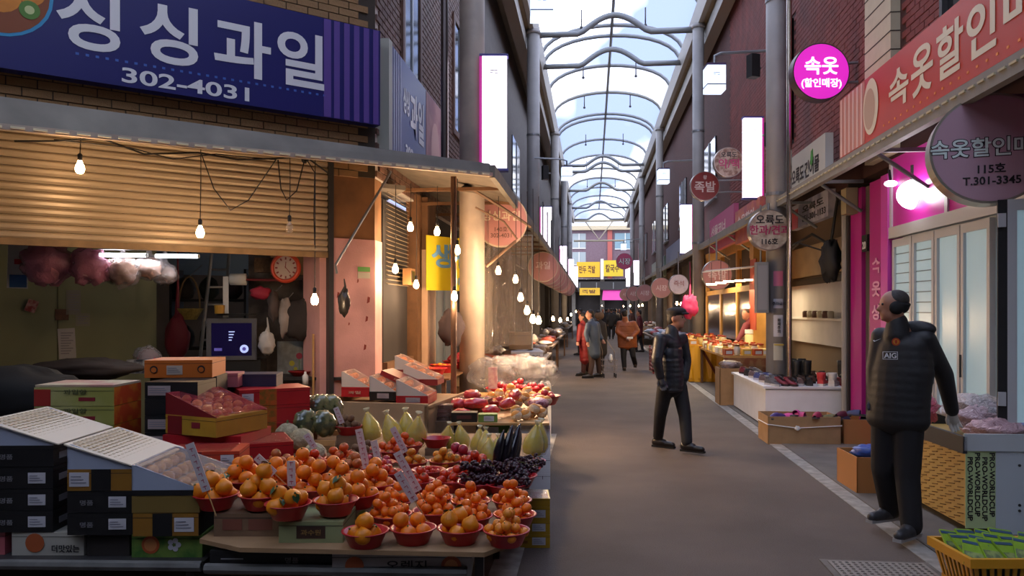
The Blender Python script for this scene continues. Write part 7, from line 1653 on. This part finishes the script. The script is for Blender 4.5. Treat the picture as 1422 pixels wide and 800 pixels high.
    for a in 'LR':
        an, to = P['an' + a], P['to' + a]; d = Vector((to.x - an.x, to.y - an.y, 0)); d = d.normalized() if d.length > .001 else fd; zb_ = min(an.z - .07, to.z - .03) ; zb_ = max(zb_, 0 if abs(zb_) < .12 else zb_)
        b = Vector((an.x, an.y, zb_)); L_ = .2
        blob('shoe', [('c', b - d * .03 + Vector((0, 0, .055)), b + d * .06 + Vector((0, 0, .055)), .05, .05), ('c', b + Vector((0, 0, .045)), b + d * L_ * .85 + Vector((0, 0, .038)), .046, .038), ('c', an, b + Vector((0, 0, .05)), .045, .045)], max(.009, vox * .8), cols['shoe'], root, 2)
        MB().xf(Matrix.Identity(4)).hexa([tuple(b + d * x + d.cross(Vector((0, 0, 1))) * y + Vector((0, 0, z))) for z in (0, .022) for (x, y) in ((-.07, -.035), (.205, -.03), (.205, .03), (-.07, .035))]).make('shoe_sole', cols.get('sole', m_black), root)
    # hair and headgear
    if hair == 'short': blob('hair', [('b', H - fd * .018 + Vector((0, 0, .045)), (.081, .09, .085), yaw), ('b', H - fd * .045 + Vector((0, 0, .0)), (.074, .06, .08), yaw)], max(.01, vox), cols.get('hair', m_hair), root, 2)
    if hair == 'long': blob('hair', [('b', H - fd * .02 + Vector((0, 0, .04)), (.09, .1, .095), yaw), ('c', H - fd * .04, H - fd * .05 + Vector((0, 0, -.16)), .085, .07)], max(.01, vox), cols.get('hair', m_hair), root, 2)
    if cap == 'flat':
        blob('flat_cap', [('b', H + Vector((0, 0, .085)) + fd * .0, (.095, .118, .05), yaw), ('b', H + Vector((0, 0, .06)) - fd * .01, (.088, .10, .04), yaw), ('b', H + Vector((0, 0, .062)) + fd * .10, (.065, .05, .012), yaw)], .007, cols['cap'], root, 2)
    if cap == 'band':
        blob('ear_band', [('b', H - fd * .022 + Vector((0, 0, .012)), (.086, .088, .036), yaw), ('b', H + sd * .06 - fd * .0 + Vector((0, 0, -.005)), (.03, .052, .05), yaw), ('b', H - sd * .06 + Vector((0, 0, -.005)), (.03, .052, .05), yaw), ('b', H - fd * .05 + Vector((0, 0, 0)), (.075, .05, .05), yaw)], .008, cols['cap'], root, 2)
    return root, P, fd, sd, s
m_dj = mat('black_down', '1b1e26', .45, bump=.15, bs=40); m_dk = mat('black_trousers', '15151a', .8); m_bs = mat('black_shoe', '1a1718', .35)
# --- walking man
J = dict(head=(939, 443, -.0), neck=(933, 463), shL=(917, 472, -.12), shR=(947, 471, .14), elL=(912, 500, -.18), wrL=(917, 524, -.16), hdL=(921, 536, -.18), elR=(953, 501, .16), wrR=(951, 526, .1), hdR=(948, 536, .08), hipL=(924, 537, -.07), hipR=(943, 537, .08), knL=(917, 575, .08), anL=(914, 607, .3), toL=(924, 618, .25), knR=(951, 576, -.02), anR=(954, 615, -.12), toR=(970, 625, -.2))
person('man in black down jacket and flat cap walking towards the viewer in mid alley', 938, 628, 8.75, J, -.55, dict(coat=m_dj, trousers=m_dk, shoe=m_bs, cap=mat('charcoal_cap', '1e1c20', .8), glove=mat('dark_grey_glove', '2f3036', .8)), .011, 0.0, True, hair='short', cap='flat', torso=.19, bw=.95, tro=.078)
# --- man at right
J = dict(head=(1241, 426, 0), neck=(1246, 453, 0), shL=(1224, 468, .12), shR=(1285, 472, -.08), elL=(1215, 512, .12), wrL=(1214, 552, .10), hdL=(1215, 566, .09), elR=(1311, 520, -.02), wrR=(1322, 570, .1), hdR=(1325, 592, .14), hipL=(1231, 582, .06), hipR=(1262, 582, -.06), knL=(1227, 652, .1), anL=(1236, 709, .22), toL=(1206, 720, .14), knR=(1260, 660, -.06), anR=(1266, 732, -.1), toR=(1246, 746, -.22))
m_track = mat('black_jacket', '17181c', .6, bump=.08, bs=25)
man, P, fd, sd, s_ = person('man in black padded jacket with ear band standing at right, gloved hand on the crate', 1240, 748, 5.43, J, -2.45, dict(coat=m_track, trousers=m_dk, shoe=mat('dark_trainer', '2a2a2e', .5), sole=mat('pale_sole', '8f8f90', .6), cap=mat('black_ear_band', '0f0f11', .8), gloveL=mat('dark_grey_glove', '2f3036', .8), gloveR=mat('white_work_glove', 'c2bfb8', .8)), .0105, -.03, False, hair='none', cap='band', torso=.205, bw=1.08, tro=.088, hface=math.pi - .12)
H = P['head']; hf = Vector((math.cos(math.pi - .12), math.sin(math.pi - .12), 0))
blob('hair', [('b', H - hf * .02 + Vector((0, 0, .048)), (.077, .085, .072), math.pi / 2 - .12)], .009, mat('greying_hair', '3a3532', .7, var=.3, vs=60), man, 2)
blob('hood', [('b', P['neck'] - fd * .13 + Vector((0, 0, -.02)), (.13, .06, .06), -2.45 - math.pi / 2), ('b', P['neck'] - fd * .15 + Vector((0, 0, -.09)), (.11, .05, .07), -2.45 - math.pi / 2)], .01, m_track, man, 3)
def badge(p, nm, build, mm):
    """small flat badge on the chest, turned with the jacket front"""
    mb = MB(); build(mb); a = -2.45 + math.pi / 2 + .62
    mb.xf(Matrix.Translation(p) @ Matrix.Rotation(a, 4, 'Z')); return mb.make(nm, mm, man)
def lp(u, v, dd): f_ = (5.43 + dd) / 5.43; return Vector((((u - 711) * s_ * f_ - (1240 - 711) * s_), dd, H0 + (430 - v) * s_ * f_))
def circ(mb): disc(mb, 0, 0, .026, -.003, 0, 20); disc(mb, 0, 0, .018, -.005, 1, 20); mb.side([(-.006, -.012), (.006, -.012), (.009, .01), (0, .014), (-.009, .01)], -.008, -.004, 0)
badge(lp(1244, 475, -.245), 'crest_badge', circ, [mat('crest_red', 'b03a1c', .5), mat('crest_gold', 'c98a2a', .5)])
def aig(mb): letter(mb, 'AIG', .046, 0, -.006, 0, .02); mb.box(-.046, .046, -.004, -.002, -.026, -.023).box(-.046, .046, -.004, -.002, .023, .026).box(-.046, -.043, -.004, -.002, -.026, .026).box(.043, .046, -.004, -.002, -.026, .026)
badge(lp(1236, 494, -.26), 'chest_lettering', aig, m_wlet)
badge(lp(1217, 473, -.20), 'tick_emblem', lambda mb: mb.side([(-.022, .0), (-.014, -.010), (.026, .012), (-.010, -.003), (-.014, .004)], -.004, -.002), m_wlet)
# --- orange jacket man from behind
J = dict(head=(867, 436, 0), neck=(868, 444), shL=(860, 449, 0), shR=(880, 449, 0), elL=(857, 461, -.05), wrL=(869, 469, -.2), elR=(886, 460, -.05), wrR=(877, 469, -.2), hipL=(866, 480), hipR=(877, 480), knL=(866, 496, -.02), anL=(867, 510, 0), toL=(866, 512, .2), knR=(879, 494, -.05), anR=(882, 506, .2), toR=(881, 508, .4))
man2, P2, _, _, _ = person('man in orange brown jacket seen from behind, hands clasped at his back', 870, 514.6, 20.4, J, math.pi / 2 + .1, dict(coat=mat('rust_jacket', '8f4a1e', .6, c2='7a3f1c', vs=5), trousers=m_dk, shoe=mat('brown_shoe', '3a2a22', .5)), .02, .0, True, hands='bare', torso=.25, bw=1.1, tro=.08)
MB().obox(P2['wrR'] + Vector((-.05, -.06, .0)), (.16, .02, .05), .2).make('folded_paper', m_white, man2)
# --- couple at left with trolley
J = dict(head=(819, 437, 0), neck=(821, 446), shL=(817, 451, -.15), shR=(829, 450, .12), elL=(814, 463, -.2), wrL=(816, 474, -.25), elR=(832, 464, .15), wrR=(836, 471, .1), hipL=(821, 486), hipR=(829, 486), knL=(822, 504, -.05), anL=(820, 520, -.08), toL=(811, 524, -.1), knR=(831, 503, .05), anR=(832, 518, .12), toR=(826, 522, .1))
person('person in grey blue denim style jacket and brown trousers beside the left stalls', 822, 525, 18.2, J, math.pi + .2, dict(coat=mat('slate_blue_jacket', '3d4a5c', .7, var=.15, vs=6), trousers=mat('brown_trousers', '3f2c26', .8), shoe=m_bs), .02, .05, False, hands='bare', torso=.23, bw=1.1, hair='short')
J = dict(head=(809, 440, 0), neck=(810, 448), shL=(806, 453, -.1), shR=(815, 453, .1), elL=(804, 465, -.12), wrL=(803, 474, -.2), elR=(816, 466, .1), wrR=(812, 475, -.05), hipL=(809, 484), hipR=(815, 484), knL=(811, 503), anL=(810, 518), toL=(804, 521, -.05), knR=(816, 503, .1), anR=(817, 517, .15), toR=(812, 520, .1))
person('woman in long red padded coat standing left of the person in slate blue', 811, 522, 18.8, J, math.pi + .1, dict(coat=mat('red_coat', '7d1f22', .6, var=.1), trousers=mat('dark_red_leggings', '3a1a1c', .8), shoe=m_bs), .02, .25, True, hands='bare', torso=.18, bw=.95, hair='long')
J = dict(head=(831, 437, 0), neck=(832, 446), shL=(829, 450, 0), shR=(838, 450, 0), elL=(828, 462, 0), wrL=(829, 472, 0), elR=(839, 462, 0), wrR=(838, 471, 0), hipL=(831, 482), hipR=(836, 482), knL=(831, 498), anL=(831, 511), toL=(831, 513, .2), knR=(836, 498), anR=(836, 511), toR=(836, 513, .2))
hd_, Pq, fq, sq_, _ = person('person with fur trimmed hood half hidden behind the slate blue jacket', 833, 515, 20.5, J, math.pi / 2, dict(coat=mat('dark_parka', '2a2624', .8), trousers=m_dk, shoe=m_bs), .024, .1, False, hands='bare', torso=.2)
blob('fur_hood', [('b', Pq['head'] + Vector((.02, -.03, -.02)), (.13, .1, .12), 0)], .02, mat('fur_trim', '6d5744', .9, bump=1, bs=60), hd_, 1)
# trolley
tr = thing('shopping_trolley', 'small wire shopping trolley behind the couple', 'trolley', cw((846 - 711) / 1080 * 18.3, 18.3, 0), YAW); m_wire = mat('trolley_wire', '8f8070', .35, .8)
for (x0, x1, y0, y1, z) in ((-.16, .16, -.14, .14, .14), (-.18, .18, -.16, .16, .42), (-.17, .17, -.15, .15, .28)): MB().path([(x0, y0, z), (x1, y0, z), (x1, y1, z), (x0, y1, z), (x0, y0, z)], .007, 5).make('wire_frame', m_wire, tr)
for x in (-.16, -.08, 0, .08, .16):
    for y in (-.15, .15): MB().tube((x * .9, y, .14), (x * 1.1, y, .42), .004, n=4).make('wire', m_wire, tr)
for sx in (-.14, .14):
    MB().path([(sx, .14, .1), (sx, .16, .6), (sx * .6 - .12, .2, .88)], .008, 6).make('handle_tube', m_wire, tr)
    for y in (-.13, .14): MB().obox((sx, y, .055), (.02, .09, .09)).make('wheel', m_dk, tr)
crumple('cloth_bag', 'pale cloth lying on the wire trolley', 'cloth', Vector(cw((848 - 711) / 1080 * 18.3, 18.3, .45)), (.05, .05, .1), m_white, 160, .3, n=12, k=8)
# --- vendors
J = dict(head=(1030, 437, 0), neck=(1035, 443), shL=(1030, 452, -.1), shR=(1046, 447, .15), elL=(1024, 464, -.2), wrL=(1018, 473, -.3), elR=(1049, 464, .1), wrR=(1040, 473, -.2), hipL=(1044, 482, .1), hipR=(1052, 482, .2), knL=(1044, 508, .1), anL=(1044, 533, .1), toL=(1036, 536, -.0), knR=(1052, 508, .2), anR=(1052, 533, .2), toR=(1046, 536, .1))
J = {k: ((q[0] + 6, q[1]) + tuple(q[2:])) for k, q in J.items()}
person('stall keeper in maroon sweater bending over the lit counter', 1052, 539, 15.85, J, math.pi + .5, dict(coat=mat('maroon_sweater', '5f1c24', .8), trousers=m_dk, shoe=m_bs, hair=mat('brown_hair', '3a2a22', .8)), .02, .0, False, hands='bare', torso=.2, hair='short')
def simple(label, u, D, face, coat, k=1.0, vox=.03, group=None, hair='short', stride=.1):
    px = 1080 / D; vf = 430 + 1.6 * px; X_ = lambda m: u + m * px; V = lambda h: vf - h * px * k; c_, s2 = math.cos(face), math.sin(face)
    def q(side, fwd, h): return (X_(side * -s2 + fwd * c_), V(h), side * c_ + fwd * s2)
    J = dict(head=q(0, .02, 1.55), neck=q(0, 0, 1.40), shL=q(.17, 0, 1.32), shR=q(-.17, 0, 1.32), elL=q(.22, -.05, 1.06), elR=q(-.22, -.05, 1.06), wrL=q(.2, .05, .84), wrR=q(-.2, .05, .84), hipL=q(.08, 0, .84), hipR=q(-.08, 0, .84), knL=q(.09, stride, .47), knR=q(-.09, -stride * .3, .47), anL=q(.09, stride, .09), anR=q(-.09, -stride, .09), toL=q(.09, stride + .16, .05), toR=q(-.09, -stride + .16, .05))
    return person(label, u, vf, D, J, face, dict(coat=mat('coat_' + coat, coat, .75), trousers=m_dk, shoe=m_bs), vox, .08, False, hands='bare', hair=hair, group=group)
for i, (u, D, f_, c, lb) in enumerate(((849, 42, 1.57, '17171a', 'dark dressed walker nearest in the far crowd, both legs visible'), (842, 46, 1.57, '1c1a1e', 'dark coated walker just left of the nearest far walker'), (837, 50, -1.57, '241e20', 'dark coated walker at the left of the far crowd'), (855, 48, 1.57, '201c1c', 'dark walker between the far crowd and the orange jacket'), (845, 56, -1.57, '2a2426', 'farthest walker in the middle of the crowd'), (860, 52, -1.57, '2d2322', 'far walker just left of the orange jacket man'), (852, 60, 1.57, '1f1f24', 'farthest walker at the alley end'), (877, 36, 2.6, '3a2628', 'far person by the right stalls beyond the orange jacket'))):
    simple(lb, u, D, f_, c, group='crowd far down the alley')
simple('vendor in red and dark clothes at the far right stall', 888, 29, 2.9, '5f2026', .95, group=None)
simple('shopper standing at the far left stall', 806, 27, 3.0, '2d2a30', .98, stride=.02)
bpy.data.scenes.remove(TS)
